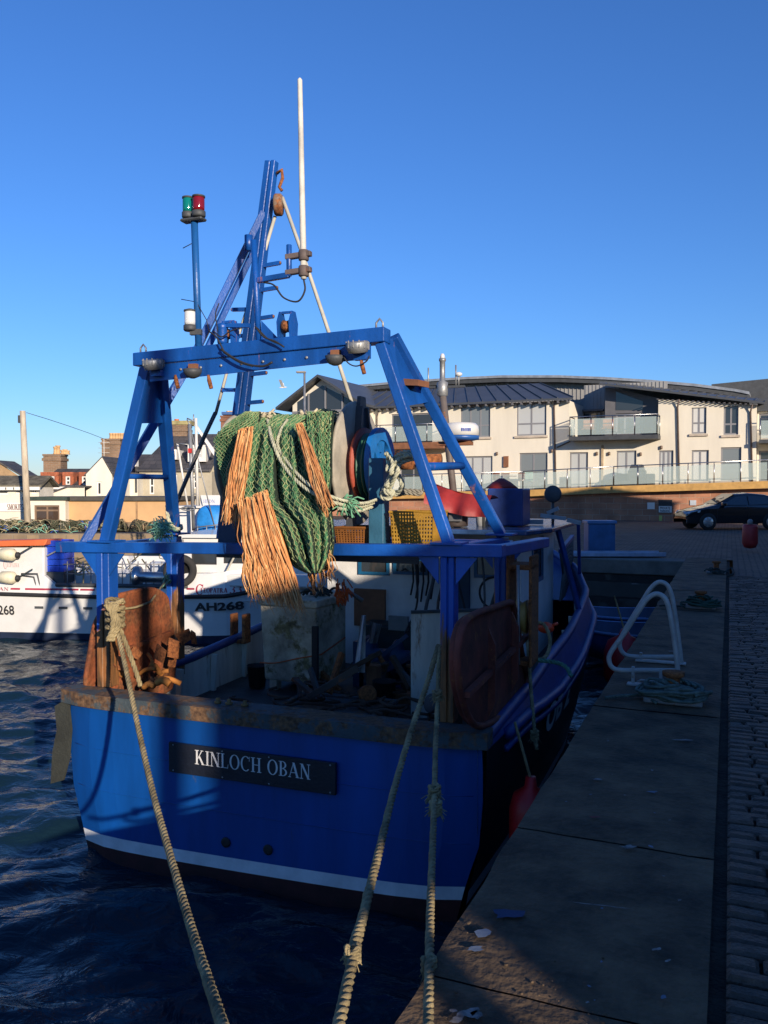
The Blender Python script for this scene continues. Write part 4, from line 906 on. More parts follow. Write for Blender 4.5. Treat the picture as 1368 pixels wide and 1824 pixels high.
mb = MB(); mb.box(1.2, 1.6, 4.7, 4.76, 2.73, 2.79); mb.build('roof_rail', M('pale weathered rail', (.3, .32, .33), .5), boat)
# box shelter / switchgear on the starboard side aft (rusty gallows sheave)
c = B.Y(930, 1040, 1.55); mb = MB()
mb.box(c.x - .12, c.x - .09, 1.4, 1.75, 1.55, 2.58); mb.box(c.x + .09, c.x + .12, 1.4, 1.75, 1.55, 2.58); mb.box(c.x - .12, c.x + .12, 1.4, 1.75, 2.45, 2.50); mb.box(c.x - .12, c.x + .12, 1.45, 1.7, 1.55, 1.60)
o = mb.build('gallows_block', rustm, boat, bev=.01); MB().lathe([(.16, -.05), (.13, 0), (.16, .05)], (c.x, 1.55, 2.0), (1, 0, 0), 24).build('sheave', M('yellow worn sheave', (.40, .25, .06), .6, rust=.4), o)
MB().tube([(c.x, 1.36, 2.5), (c.x + .02, 1.30, 1.6)], .015, 6).build('chain_stop', galv, o)
# port gallows fittings
c = B.Y(425, 1110, 3.0); mb = MB(); mb.box(c.x - .07, c.x - .03, 2.9, 3.05, 1.28, 1.62); mb.box(c.x + .10, c.x + .15, 2.9, 3.05, 1.28, 1.62); mb.box(c.x - .07, c.x + .15, 2.9, 3.05, 1.25, 1.30)
mb.build('fairlead', rustm, boat, bev=.01)
# deck gear
def deckbox(px0, px1, py0, s0, s1, mat, nm, z1=None, par=boat, bev=.01):
    a, b_ = B.Y(px0, py0, s0), B.Y(px1, py0, s0); return MB().box(a.x, b_.x, s0, s1, .57, z1 or a.z).build(nm, mat, par, bev=bev)
# pound boards (white panel starboard)
a, b_ = B.Y(732, 1092, 2.0), B.Y(905, 1080, 2.6)
mb = MB(); mb.prism([(a.x, 2.0, .6), (a.x, 2.0, a.z), (1.75, 2.35, a.z + .04), (1.75, 2.35, .6)], (0, .04, 0)); mb.build('pound_board', wornwhite, boat)
MB().beam((a.x, 2.0, a.z + .01), (1.75, 2.35, a.z + .05), .05, .03).build('board_edge', rustcap, boat)
# winch
c = B.Y(700, 1110, 3.2); w_ = MB(); w_.lathe([(.24, -.34), (.24, -.31), (.12, -.30), (.12, -.02), (.24, 0), (.24, .03), (.12, .04), (.12, .30), (.24, .31), (.24, .34)], (c.x, 3.3, 1.12), (1, 0, 0), 28)
wo = w_.build('trawl_winch', M('dark blue winch', (.012, .04, .10), .5, rust=.25), boat)
for sg in (-1, 1): MB().box(c.x + sg * .42 - .04, c.x + sg * .42 + .04, 3.05, 3.55, .57, 1.35).build('winch_frame', M('dark blue winch', (.012, .04, .10)), wo)
MB().box(c.x - .30, c.x + .30, 3.0, 3.4, .57, .86).build('winch_base', M('dark blue winch', (.012, .04, .10)), wo)
MB().lathe([(.16, 0), (.13, .1), (.16, .2)], (c.x + .5, 3.3, 1.35), (1, 0, 0), 20).build('warping_head', rustm, wo)
mb = MB(); rnd = random.Random(11)
for k in range(9):
    x = c.x + rnd.uniform(.35, .8); mb.tube([(x, 3.6, 1.3), (x + rnd.uniform(-.03, .03), 3.58, 1.55), (x + .05, 3.55, 1.62)], .02, 6)
mb.build('control_lever', black, wo)
# engine box and shelter gear behind
c = B.Y(700, 1060, 3.8); MB().box(c.x - .45, c.x + .35, 3.75, 4.15, .57, 1.45).build('engine_casing', M('dark green casing', (.012, .03, .035), .6, var=.3), boat, bev=.03, seg=2)
c = B.Y(712, 1035, 3.74); MB().box(c.x - .14, c.x + .12, 3.70, 3.745, 1.40, 1.58).build('engine_panel', M('pale panel', (.2, .21, .2), .6), boat)
for k in range(5):
    c = B.Y(735 + k * 9, 1010, 4.0); MB().tube([(c.x, 4.0, 2.25), (c.x + .01, 4.0, 2.0), (c.x - .02, 3.98, 1.82 - .04 * (k % 3))], .012, 6).build('hanging_tool', black, boat)
c = B.Y(866, 1063, 4.1); MB().box(c.x - .25, c.x + .3, 3.9, 4.15, 1.42, 1.48).build('work_shelf', winblue, boat)
for k, (px, h) in enumerate(((850, .12), (868, .18), (880, .1))): c = B.Y(px, 1060, 4.0); MB().lathe([(.05, 0), (.05, h), (.02, h + .03)], (c.x, 4.02, 1.485), n=12).build('shelf_tin', [black, whitep, darkgrey][k], boat)
# hatch coaming and rusty beams on deck
mb = MB(); mb.box(-.55, .55, 1.1, 1.16, .6, .97); mb.box(-.55, .55, 2.0, 2.06, .6, .97); mb.box(-.55, -.49, 1.16, 2.0, .6, .97); mb.box(.49, .55, 1.16, 2.0, .6, .97); mb.box(-.49, .49, 1.16, 2.0, .89, .94); mb.build('hatch', rustcap, boat, bev=.01)
mb = MB(); mb.box(.0, .14, 2.5, 2.64, .6, 1.2); mb.box(.95, 1.09, 2.5, 2.64, .6, 1.2); mb.box(-.1, 1.2, 2.48, 2.66, .6, .92); mb.build('wooden_bollard_frame', woodd, boat, bev=.012)
MB().box(-1.0, .3, .55, .7, .782, .90).build('deck_timber', woodd, boat, bev=.012)
for x in (.07, 1.02): MB().tube([(x - .06, 2.5, 1.2), (x - .02, 2.5, 1.3), (x + .08, 2.5, 1.34), (x + .14, 2.5, 1.25)], .03, 8).build('fairlead_horn', rustm, boat)
# stern deck fittings on the rail
for px in (388, 408, 436): c = B.Y(px, 1232, .1); MB().lathe([(.03, 0), (.035, .015), (.018, .02), (.018, .045)], (c.x, .1, 1.316), n=10).build('rail_bolt', M('ochre bolt', (.2, .12, .04), .8), boat)

# darker machinery and clutter on the working deck
rnd = random.Random(41)
RM = [rustm, M('dark wet timber', (.06, .035, .02), .8, var=.4), darkgrey, M('oily dark iron', (.04, .032, .028), .5, rust=.5), M('dark blue winch', (.012, .04, .10))]
def hopper(x, y, w, d, h, mat):
    o = MB()
    o.hexa([(x - w * .35, y, .9), (x + w * .35, y, .9), (x + w * .35, y + d, .9), (x - w * .35, y + d, .9), (x - w / 2, y, .9 + h), (x + w / 2, y, .9 + h), (x + w / 2, y + d, .9 + h), (x - w / 2, y + d, .9 + h)])
    for sx in (-.33, .33):
        for yy in (y + .02, y + d - .02): o.beam((x + w * sx, yy, .57), (x + w * sx, yy, .92), .04)
    o.beam((x - w / 2, y - .02, .9 + h), (x + w / 2, y - .02, .9 + h), .04); return o.build('sorting_hopper', mat, boat, bev=.008)
hopper(.75, 2.75, .7, .3, .28, RM[3]); hopper(-.1, 3.0, .35, .3, .22, rustcap)
for k, (x, y, r_, h_) in enumerate(((.3, 2.3, .13, .28), (1.25, 1.6, .14, .3), (1.0, 3.5, .12, .35), (-1.45, 2.6, .12, .26))):
    o = MB().lathe([(r_ * .8, 0), (r_, h_), (r_ * 1.04, h_), (r_ * .95, h_ - .01), (r_ * .75, .02)], (x, y, .815), n=20).build('deck_bucket', [black, M('grey bucket', (.2, .2, .19), .6), redp, black][k], boat)
for k in range(30):
    x, y = rnd.uniform(-.5, 1.5), rnd.uniform(1.3, 3.9); a = rnd.uniform(0, 3.1); l_ = rnd.uniform(.2, .6); z = .84 + rnd.uniform(0, .25)
    o = MB()
    if k % 3: o.beam((x, y, z), (x + l_ * math.cos(a), y + l_ * .5 * math.sin(a), z + rnd.uniform(0, .45)), rnd.uniform(.03, .07), rnd.uniform(.03, .09)); nm = 'iron_bar'
    else: o.lathe([(.09, -.03), (.1, 0), (.09, .03), (.03, .035)], (x, y, z + .05), (rnd.uniform(-1, 1), -1, .4), 16); nm = 'roller'
    o.build(nm, RM[k % 5], boat, bev=.004)
for k in range(7):
    x = .1 + k * .22; o = MB(); o.tube(smooth_path([(x, 3.9, 2.45), (x + rnd.uniform(-.1, .1), 3.8, 2.1), (x + rnd.uniform(-.15, .15), 3.75, 1.7), (x + rnd.uniform(-.2, .2), 3.6, 1.3)], 5), rnd.uniform(.012, .025), 6); o.build('hanging_hose', [black, darkgrey, RM[3]][k % 3], boat)
o = MB()
for k in range(10): a = k * .63; o.tube([(1.15 + .2 * math.cos(t_ / 4), 3.95 + .02 * k % .05, 1.9 + .2 * math.sin(t_ / 4)) for t_ in range(26)], .015, 5) if k < 1 else None
o.build('hose_coil', black, boat)
# welded plate seams, scuffs and cable runs
o = MB()
for z in (.42, .80):
    o.tube([(itab([(-1, -1), (1, 1)], u) * (tw(z) - .03) - .05, -.034 * (1 - u * u) + .10 * abs(u) ** 8 - .001, z) for u in [-.98 + 1.96 * k / 24 for k in range(25)]], .004, 5)
o.build('weld_seam', hullblue, boat)
# ------------------------------------------------------------ net, twine, ropes
def seq(tab, y):
    for k in range(len(tab) - 1):
        if y <= tab[k + 1][0]:
            t = (y - tab[k][0]) / (tab[k + 1][0] - tab[k][0]); t = max(0, t)
            return tuple(lerp(p, q, t) for p, q in zip(tab[k][1:], tab[k + 1][1:]))
    return tab[-1][1:]
NF = B.sub((-.45, .8, 2.0))
net = thing('trawl_net', 'green trawl net bundled over the drum and hanging down at the stern', 'fishing net', NF)
def toN(p): return NF.L(B.W(p))
body = [(738, 452, 590), (760, 440, 560), (800, 432, 566), (850, 424, 576), (893, 424, 586), (930, 470, 592), (965, 490, 594), (995, 505, 590), (1012, 528, 580), (1020, 545, 572)]
def bsurf(u, v, lay=0.0):
    py = 738 + 282 * v; l_, r_ = seq(body, py)
    px = lerp(l_, r_, u)
    s = lerp(.78, .10, min(1, v * 1.5) ** .8) - .20 * math.sin(math.pi * u) ** .7 - .04 * math.sin(u * 21 + v * 2) - .03 * math.sin(u * 47 + v * 5) - lay
    s += .28 * (1 - min(1, v * 7)) ** 1.5
    crease = math.exp(-((u - (.42 + .1 * v)) / .03) ** 2) * .14 * min(1, v * 2.5); s += crease
    p = B.Y(px, py, s); return p
def nets(mb, surf, cols, rows, r, jit=.3, mi=0, u0=0, u1=1, v0=0, v1=1, seed=1):
    rnd = random.Random(seed); ph = [[rnd.uniform(-jit, jit) for _ in range(rows + 1)] for _ in range(cols + 1)]
    for c in range(cols + 1):
        pts = []
        for j in range(rows + 1):
            o = .5 if (j + c) % 2 else -.5
            u = (c + .5 + o * .96 + ph[c][j] * .5) / (cols + 1); v = (j + rnd.uniform(-.15, .15)) / rows
            u = lerp(u0, u1, min(1, max(0, u))); v = lerp(v0, v1, min(1, max(0, v)))
            pts.append(toN(surf(u, v)) + Vector((0, -rnd.uniform(0, .012), 0)))
        mb.tube(pts, r, 4, mi, smooth=False, cap=False)
mb = MB()
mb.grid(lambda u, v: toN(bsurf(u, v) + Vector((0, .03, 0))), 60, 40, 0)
mb.grid(lambda u, v: toN(bsurf(u, v) + Vector((0, .22 * math.sin(math.pi * max(.02, u)) + .03, 0))), 20, 20, 0)
nets(mb, bsurf, 96, 64, .0032, .30, 1, seed=1)
nets(mb, lambda u, v: bsurf(u, v, -.012), 84, 60, .0029, .45, 2, seed=2)
nets(mb, lambda u, v: bsurf(u, v, .012), 30, 44, .0044, .8, 2, seed=9)
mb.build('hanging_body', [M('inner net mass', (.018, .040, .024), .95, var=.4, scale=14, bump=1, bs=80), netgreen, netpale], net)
# wound part on the drum, lumpy
xl_, xr_ = fl_p + .02, dx(603)
def wound(u, a, off=0.0, lr=None):
    x = lerp(lr[0] if lr else xl_, lr[1] if lr else xr_, u)
    rr = .47 + .035 * math.sin(x * 9) + .03 * noise.noise(Vector((x * 3, math.cos(a) * 2, math.sin(a) * 2))) - .10 * max(0, (u - .80) * 5) ** 2 * (lr is None) + off
    if lr is None: rr -= .10 * max(0, (.10 - u) * 10)
    return Vector((x, DS - rr * math.cos(a), DZ + rr * math.sin(a)))
mb = MB(); mb.grid(lambda u, v: toN(wound(u, v * 2 * math.pi)), 50, 60, 0)
# fine wing on the port end, coarse pale wing on the starboard end
wl = (dx(388), dx(452)); wr_ = (dx(536), dx(585))
nets(mb, lambda u, v: wound(u, lerp(-.9, 2.2, v), .028, wr_), 10, 34, .0055, .9, 2, seed=4)
nets(mb, lambda u, v: wound(u, lerp(-.9, 2.2, v), .05, wr_), 7, 26, .0055, 1.2, 2, seed=5)
nets(mb, lambda u, v: wound(u, lerp(1.0, 2.4, v), .012, (dx(440), dx(600))), 30, 30, .0045, .3, 1, seed=6)
mb.build('wound_net', [netdark, netgreen, netpale], net)
def sheet(rows, s0, s1, bulge):
    def f(u, v, o=0.0):
        y0_, y1_ = rows[0][0], rows[-1][0]; py = lerp(y0_, y1_, v); l_, r_ = seq(rows, py); px = lerp(l_, r_, u)
        return B.Y(px, py, lerp(s0, s1, min(1, v * 1.4)) + .25 * max(0, .25 - v) * 4 * .4 - bulge * math.sin(math.pi * u) - .02 * math.sin(u * 13 + v * 3) - o)
    return f
WL = sheet([(733, 438, 462), (745, 418, 462), (760, 398, 458), (781, 380, 450), (800, 383, 446), (830, 390, 440), (866, 399, 425)], .66, .58, .06)
WR = sheet([(733, 546, 592), (760, 546, 590), (800, 552, 588), (850, 562, 588), (880, 572, 584)], .72, .42, .05)
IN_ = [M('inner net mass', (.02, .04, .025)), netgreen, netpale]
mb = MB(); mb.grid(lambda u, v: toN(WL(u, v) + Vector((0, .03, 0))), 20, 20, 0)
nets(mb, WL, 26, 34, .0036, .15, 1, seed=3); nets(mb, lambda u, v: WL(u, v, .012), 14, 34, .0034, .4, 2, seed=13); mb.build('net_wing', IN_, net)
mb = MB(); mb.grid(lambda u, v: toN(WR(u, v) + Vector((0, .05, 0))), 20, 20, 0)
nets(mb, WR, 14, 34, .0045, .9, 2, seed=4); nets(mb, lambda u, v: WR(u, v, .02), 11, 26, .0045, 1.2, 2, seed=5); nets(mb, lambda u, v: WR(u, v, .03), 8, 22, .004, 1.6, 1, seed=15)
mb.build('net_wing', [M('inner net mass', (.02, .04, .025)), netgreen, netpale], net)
# chafing twine fringes
def fringe(mb, top, bot, n, r, s0, s1, wob, seed, splay=1.0):
    rnd = random.Random(seed)
    if n > 50:
        def bk(u, v):
            q = Vector(top[0]).lerp(Vector(top[1]), u).lerp(Vector(bot[0]).lerp(Vector(bot[1]), u), v * .88); return toN(B.Y(q.x, q.y, lerp(s0, s1, v ** .8) - .02 - .012 * math.sin(u * 30 + v * 4)))
        mb.grid(bk, 24, 10)
    for k in range(n):
        u = rnd.random(); ub = min(1, max(0, u + rnd.gauss(0, .05))); v1 = rnd.uniform(.80, 1.04); dep = rnd.uniform(0, .09); v0_ = rnd.uniform(-.06, .05); rk = rnd.uniform(.55, 1.15); wb = rnd.uniform(.5, 2.2); ph = rnd.random() * 9
        pts = []
        nseg = 14
        for j in range(nseg + 1):
            v = v0_ + (v1 - v0_) * j / nseg
            if len(top) == 2: a = Vector(top[0]).lerp(Vector(top[1]), u); b_ = Vector(bot[0]).lerp(Vector(bot[1]), ub); q = a.lerp(b_, v); 
            q = q + Vector((wob * wb * (math.sin(v * 6 + ph) + .4 * math.sin(v * 15 + ph * 2)) * (.15 + v) + 3 * math.sin(math.pi * v) * (u - .5), 0))
            s = lerp(s0, s1, max(0, v) ** .8) - dep - .012 * math.sin(u * 30 + v * 4) + .01 * math.sin(v * 17 + ph)
            pts.append(toN(B.Y(q.x, q.y, s)))
        mb.tube(pts, [r * rk] * (nseg - 1) + [r * .7 * rk, r * .25], 4, k % 3, smooth=False, cap=False)
mb = MB(); fringe(mb, ((424, 772), (450, 768)), ((397, 930), (428, 925)), 200, .0062, .44, .14, 2, 1); fringe(mb, ((424, 775), (449, 772)), ((396, 935), (430, 945)), 40, .004, .50, .20, 6, 4)
mb.build('twine_tassel', [dolly, M('pale chafing twine', (.70, .40, .17), .85, var=.3, scale=12), M('brown chafing twine', (.52, .22, .075), .85, var=.3, scale=12)], net)
mb = MB(); fringe(mb, ((426, 900), (478, 884)), ((446, 1062), (542, 1090)), 360, .0062, .02, -.16, 4, 2); fringe(mb, ((424, 900), (478, 884)), ((455, 1078), (538, 1105)), 60, .004, .02, -.16, 9, 5)
for px, py in [(424 + k * 4.2, 900 - k * 1.2) for k in range(14)]:
    p = B.Y(px, py, .08); mb.ball(toN(p), .022, 8, 6)
mb.build('twine_tassel', [dolly, M('pale chafing twine', (.70, .40, .17), .85, var=.3, scale=12), M('brown chafing twine', (.52, .22, .075), .85, var=.3, scale=12)], net)
mb = MB(); fringe(mb, ((529, 762), (541, 760)), ((570, 905), (592, 900)), 100, .0058, .36, -.06, 2, 3); fringe(mb, ((560, 880), (575, 880)), ((576, 930), (584, 925)), 14, .006, .10, .05, 2, 7)
mb.build('twine_tassel', [dolly, M('pale chafing twine', (.70, .40, .17), .85, var=.3, scale=12), M('brown chafing twine', (.52, .22, .075), .85, var=.3, scale=12)], net)
mb = MB(); fringe(mb, ((548, 1010), (575, 1005)), ((560, 1060), (580, 1055)), 12, .007, .10, .05, 3, 8); fringe(mb, ((578, 985), (590, 980)), ((590, 1040), (600, 1030)), 10, .005, .10, .05, 4, 8)
mb.build('twine_tassel', [dolly, M('pale chafing twine', (.70, .40, .17), .85, var=.3, scale=12), M('brown chafing twine', (.52, .22, .075), .85, var=.3, scale=12)], net)
# knots and bits of line along the head rope
rnd = random.Random(21); mb = MB()
hp_ = [B.Y(px, py, .98 if px < 560 else 1.0) for px, py in ((440, 746), (470, 741), (500, 748), (530, 744), (560, 738), (585, 742))]
mb.tube([toN(p) for p in smooth_path(hp_, 6)], .016, 6)
for cx_, n in ((446, 9), (478, 16), (546, 24), (560, 14)):
    for k in range(n):
        c = toN(B.Y(cx_ + rnd.uniform(-12, 14), 742 + rnd.uniform(-4, 7), .86)); d = Vector((rnd.uniform(-1, 1), rnd.uniform(-.8, .3), rnd.uniform(-.4, .8))).normalized() * rnd.uniform(.04, .11)
        mb.tube([c - d * .5, c + Vector((0, -.02, rnd.uniform(0, .03))), c + d * .7], rnd.uniform(.009, .016), 5)
mb.build('head_rope', M('bleached line', (.52, .46, .33), .9, var=.25, scale=20), net)

# pale bridle rope over the net
def onbody(px, py, o=.045):
    v = (py - 738) / 282; l_, r_ = seq(body, py); u = min(1, max(0, (px - l_) / (r_ - l_))); return B.Y(px, py, bsurf(u, v).y - o)
RP = [onbody(px, py) if px < 560 else B.Y(px, py, s) for px, py, s in ((477, 748, .86), (484, 780, .60), (500, 820, .42), (530, 858, .22), (570, 885, .0), (605, 898, .1), (640, 903, .35), (665, 896, .55))]
mb = MB(); mb.rope(smooth_path(RP, 8), .017); RP2 = [p + Vector((.035, .0, .03)) for p in RP]; mb.rope(smooth_path([onbody(512, 748), onbody(499, 770), onbody(497, 800)] + RP2[3:], 8), .015)
mb.rope(smooth_path([p + Vector((.0, -.03, -.035)) for p in RP[5:]], 8), .015)
br = mb.build('bridle_rope', ropew, fr=B); tag(br, 'pale doubled rope looping down over the green net to the drum', 'rope')
mb = MB(); rnd = random.Random(4)
for k in range(34):
    c = B.Y(612 + rnd.uniform(-8, 14), 900 + rnd.uniform(-12, 8), .15); d = Vector((rnd.uniform(-.3, 1), rnd.uniform(-.5, .5), rnd.uniform(-1, .5))).normalized() * .11
    mb.tube([c, c + d * .5 + Vector((0, 0, .02)), c + d], .007, 4)
o = mb.build('twine_bundle', M('mint green lashings', (.13, .34, .20), .9), fr=B); tag(o, 'frayed green lashing tied round the pale rope below the drum', 'twine')
# tangle of pale rope by the shaft
mb = MB()
P_ = [(688, 806), (694, 822), (690, 838), (700, 832), (706, 814), (722, 806), (738, 810), (730, 812), (708, 820), (702, 836), (694, 852), (688, 866), (698, 852), (708, 846), (716, 860), (714, 872), (704, 880), (690, 878), (684, 870)]
mb.rope(smooth_path([B.Y(px, py, .50 + .05 * math.sin(k * 2.1)) for k, (px, py) in enumerate(P_)], 7), .024)
mb.rope(smooth_path([B.Y(px + 6, py + 5, .46 + .05 * math.cos(k * 1.7)) for k, (px, py) in enumerate(P_[:12])], 7), .020)
mb.rope(smooth_path([B.Y(px, py, .50) for px, py in ((686, 868), (680, 884), (692, 888), (700, 876), (688, 872))], 7), .022)
o = mb.build('rope_tangle', ropew, fr=B); tag(o, 'knotted pale yellow rope hung on the rusty drum shaft', 'rope')
mb = MB(); rnd = random.Random(9)
for k in range(120):
    c = B.Y(288, 948, .12) + Vector((rnd.gauss(0, .045), rnd.gauss(0, .03), rnd.gauss(0, .035) + .02)); d = Vector((rnd.gauss(0, 1), rnd.gauss(0, 1), rnd.gauss(0, 1))).normalized() * .06
    mb.tube([c - d, c + d * .3 + Vector((0, 0, .015)), c + d], .0045, 4)
o = mb.build('twine_bundle', mint, fr=B); tag(o, 'frayed mint green twine ball on the port end of the gantry beam', 'twine')
mb = MB(); mb.rope(smooth_path([B.Y(px, py, s) for px, py, s in ((298, 900, 1.5), (300, 925, 1.45), (310, 940, 1.5), (322, 942, 1.6), (322, 936, 1.75))], 6), .022)
tag(mb.build('rope_loop', ropew, fr=B), 'pale rope loop round the foot of the port gantry leg', 'rope')

# baskets
def basket(name, label, fr, w, d, h, mat, cat='basket'):
    t = thing(name, label, cat, fr, 'fish baskets on the gantry platform')
    mb = MB(); tp = 1.12
    def ring(z): k = lerp(1 / tp, 1.0, z / h); return w / 2 * k, d / 2 * k
    nx, nz = 15, 11; th = .006
    for side in range(4):
        def P(u, z, o=0.0):
            a, b_ = ring(z); a -= o; b_ -= o
            return [(lerp(-a, a, u), -b_, z), (a, lerp(-b_, b_, u), z), (lerp(a, -a, u), b_, z), (-a, lerp(b_, -b_, u), z)][side]
        for i in range(nx + 1): mb.prism([P(max(0, i / nx - .016), 0), P(min(1, i / nx + .016), 0), P(min(1, i / nx + .016), h), P(max(0, i / nx - .016), h)], Vector(P(.5, h / 2, th)) - Vector(P(.5, h / 2)))
        for j in range(nz + 1):
            z = h * j / nz; z1 = min(h, z + h / nz * .42)
            mb.prism([P(0, z, .001), P(1, z, .001), P(1, z1, .001), P(0, z1, .001)], Vector(P(.5, h / 2, th)) - Vector(P(.5, h / 2)))
        mb.prism([P(.0, h * .0, .03), P(1, 0, .03), P(1, h * .18, .03), P(0, h * .18, .03)], Vector(P(.5, h / 2, th)) - Vector(P(.5, h / 2)))
    a, b_ = ring(0); mb.box(-a + .012, a - .012, -b_ + .012, b_ - .012, .002, .010)
    mb.build('basket_wall', mat, t)
    mb = MB(); a, b_ = ring(h); mb.tube([(-a, -b_, h), (a, -b_, h), (a, b_, h), (-a, b_, h)], .013, 6, closed=True, smooth=False); mb.build('rim', mat, t)
    return t
PZ = 2.612
p = B.Y(730, 950, .70); basket('fish_basket', 'yellow plastic fish basket on the platform right of the drum', B.sub((p.x + .02, .90, PZ + .012)), .40, .44, .37, basketm)
p = B.Y(640, 950, .85); basket('fish_basket', 'orange brown plastic basket half hidden under the drum', B.sub((p.x, .95, PZ + .012)), .44, .34, .22, basketo)
mb = MB(); mb.rope(smooth_path([B.Y(px, py, .72) for px, py in ((705, 882), (725, 878), (745, 880), (750, 876), (722, 874), (704, 878))], 6), .02)
tag(mb.build('rope_coil', M('grey old rope', (.30, .28, .22), .9, var=.3), fr=B), 'grey rope end lying in the top of the yellow basket', 'rope')

# fish tub on deck
tz = .60
c0 = B.Y(465, 1213, 2.5)
TF = B.sub((c0.x + .45, 3.0, .80), -R(4))
tub = thing('fish_tub', 'large dirty white insulated fish tub on the aft deck below the net', 'fish tub', TF)
a = TF.Y(463, 1075, -.5); b_ = TF.Y(563, 1068, -.5); h = TF.Y(520, 1072, -.5).z; wx = (a.x, b_.x)
sd_ = TF.X(616, 1050, b_.x).y
mb = MB(); x0, x1 = wx; y1 = max(.25, min(.65, sd_)); y0 = -.5
mb.hexa([(x0 + .04, y0 + .03, .12), (x1 - .0, y0 + .03, .12), (x1, y1, .12), (x0 + .04, y1, .12), (x0, y0, h - .06), (x1, y0, h - .06), (x1, y1, h - .06), (x0, y1, h - .06)]); mb.build('tub_body', tubwhite, tub, bev=.02, seg=2)
MB().box(x0 - .02, x1 + .02, y0 - .02, y1 + .02, h - .058, h + .03).build('tub_lid', tubwhite, tub, bev=.015, seg=2)
for x in (x0 + .15, x1 - .18):
    for y in (y0 + .08, y1 - .15): MB().box(x - .05, x + .05, y - .04, y + .08, 0, .118).build('foot', tubwhite, tub, bev=.008)
MB().tube(smooth_path([TF.Y(px, py, y0 - .012) for px, py in ((463, 1180), (490, 1181), (530, 1173), (560, 1168))], 5) + [(x1 + .015, y0 + .1, TF.Y(560, 1168, y0).z + .0), (x1 + .012, y1 - .05, TF.Y(560, 1168, y0).z + .10)], .008, 6).build('lashing', M('orange lashing', (.5, .10, .02), .8), tub)
o = MB().box(x1 - .02, x1 + .05, y0 - .07, y0 - .025, .0, .82).build('wooden_stake', M('dark stake', (.02, .018, .018), .8), None, TF); tag(o, 'dark stake standing against the corner of the white fish tub', 'stake')
mb = MB(); rnd = random.Random(2)
for k in range(16):
    c = Vector((lerp(x0 + .2, x1 - .1, rnd.random()), lerp(y0 + .1, y1 - .1, rnd.random()), h + .04)); d = Vector((rnd.uniform(-.3, .3), rnd.uniform(-.2, .2), .02)); mb.tube(smooth_path([c, c + d * .4 + Vector((0, 0, .06)), c + d], 4), .016, 5)
tag(mb.build('rope_heap', ropedark, fr=TF), 'dark heap of old rope lying on the lid of the fish tub', 'rope')
# cloths
def cloth(pxs, label, s, mat, fold=.05):
    (ax, ay), (bx, by), (cx_, cy_), (dx_, dy_) = pxs; mb = MB()
    def fn(u, v, o=0): 
        px = lerp(lerp(ax, bx, u), lerp(dx_, cx_, u), v); py = lerp(lerp(ay, by, u), lerp(dy_, cy_, u), v)
        return B.Y(px, py, s + o + fold * math.sin(u * 9 + v * 2) + .3 * fold * math.sin(u * 23))
    mb.grid(fn, 24, 16); mb.grid(lambda u, v: fn(u, v, .012), 24, 16)
    tag(mb.build('cloth', mat, fr=B), label, 'cloth')
cloth(((644, 1096), (652, 1096), (650, 1198), (630, 1198)), 'white sheet hanging in folds from a peg beside the fish tub', 2.45, M('white cloth', (.62, .62, .62), .8))
cloth(((660, 1108), (680, 1112), (672, 1146), (658, 1146)), 'small grey cloth hanging behind the white sheet', 2.7, M('grey cloth', (.18, .18, .18), .9))
mb = MB(); mb.tube([B.Y(600, 1055, 2.6), B.Y(618, 1052, 2.8), B.Y(646, 1070, 2.9)], .025, 6); tag(mb.build('boat_hook', M('weathered pole', (.24, .22, .19), .8), fr=B), 'weathered pole slanting out behind the fish tub', 'pole')
mb = MB(); rnd = random.Random(12)
for k in range(40):
    c = B.Y(608 + rnd.uniform(-10, 12), 1050 + rnd.uniform(-20, 15), 2.55); d = Vector((rnd.uniform(-.5, 1), 0, -1)).normalized() * .12
    mb.tube([c, c + d], .008, 4)
tag(mb.build('twine_bundle', M('bright orange twine', (.55, .10, .02), .8), fr=B), 'orange twine hanging behind the fish tub corner', 'twine')
c = B.Y(770, 1080, 2.3); mb = MB(); mb.tube(smooth_path([B.Y(760, 1185, 1.9), B.Y(770, 1140, 1.9), B.Y(790, 1110, 1.95)], 6), .05, 8)
# dark drapes of rope on the winch
mb = MB(); rnd = random.Random(31)
for k in range(22):
    c = Vector((rnd.uniform(-.5, 1.1), rnd.uniform(1.2, 2.4), .97)); pts = [c]
    for j in range(5): c = c + Vector((rnd.uniform(-.25, .25), rnd.uniform(-.15, .15), rnd.uniform(-.02, .03))); pts.append(c)
    mb.tube(smooth_path(pts, 4), .016, 5)
tag(mb.build('rope_heap', M('brown old rope', (.07, .045, .03), .95, var=.4), fr=B), 'brown rope lying in loops over the deck hatch', 'rope')

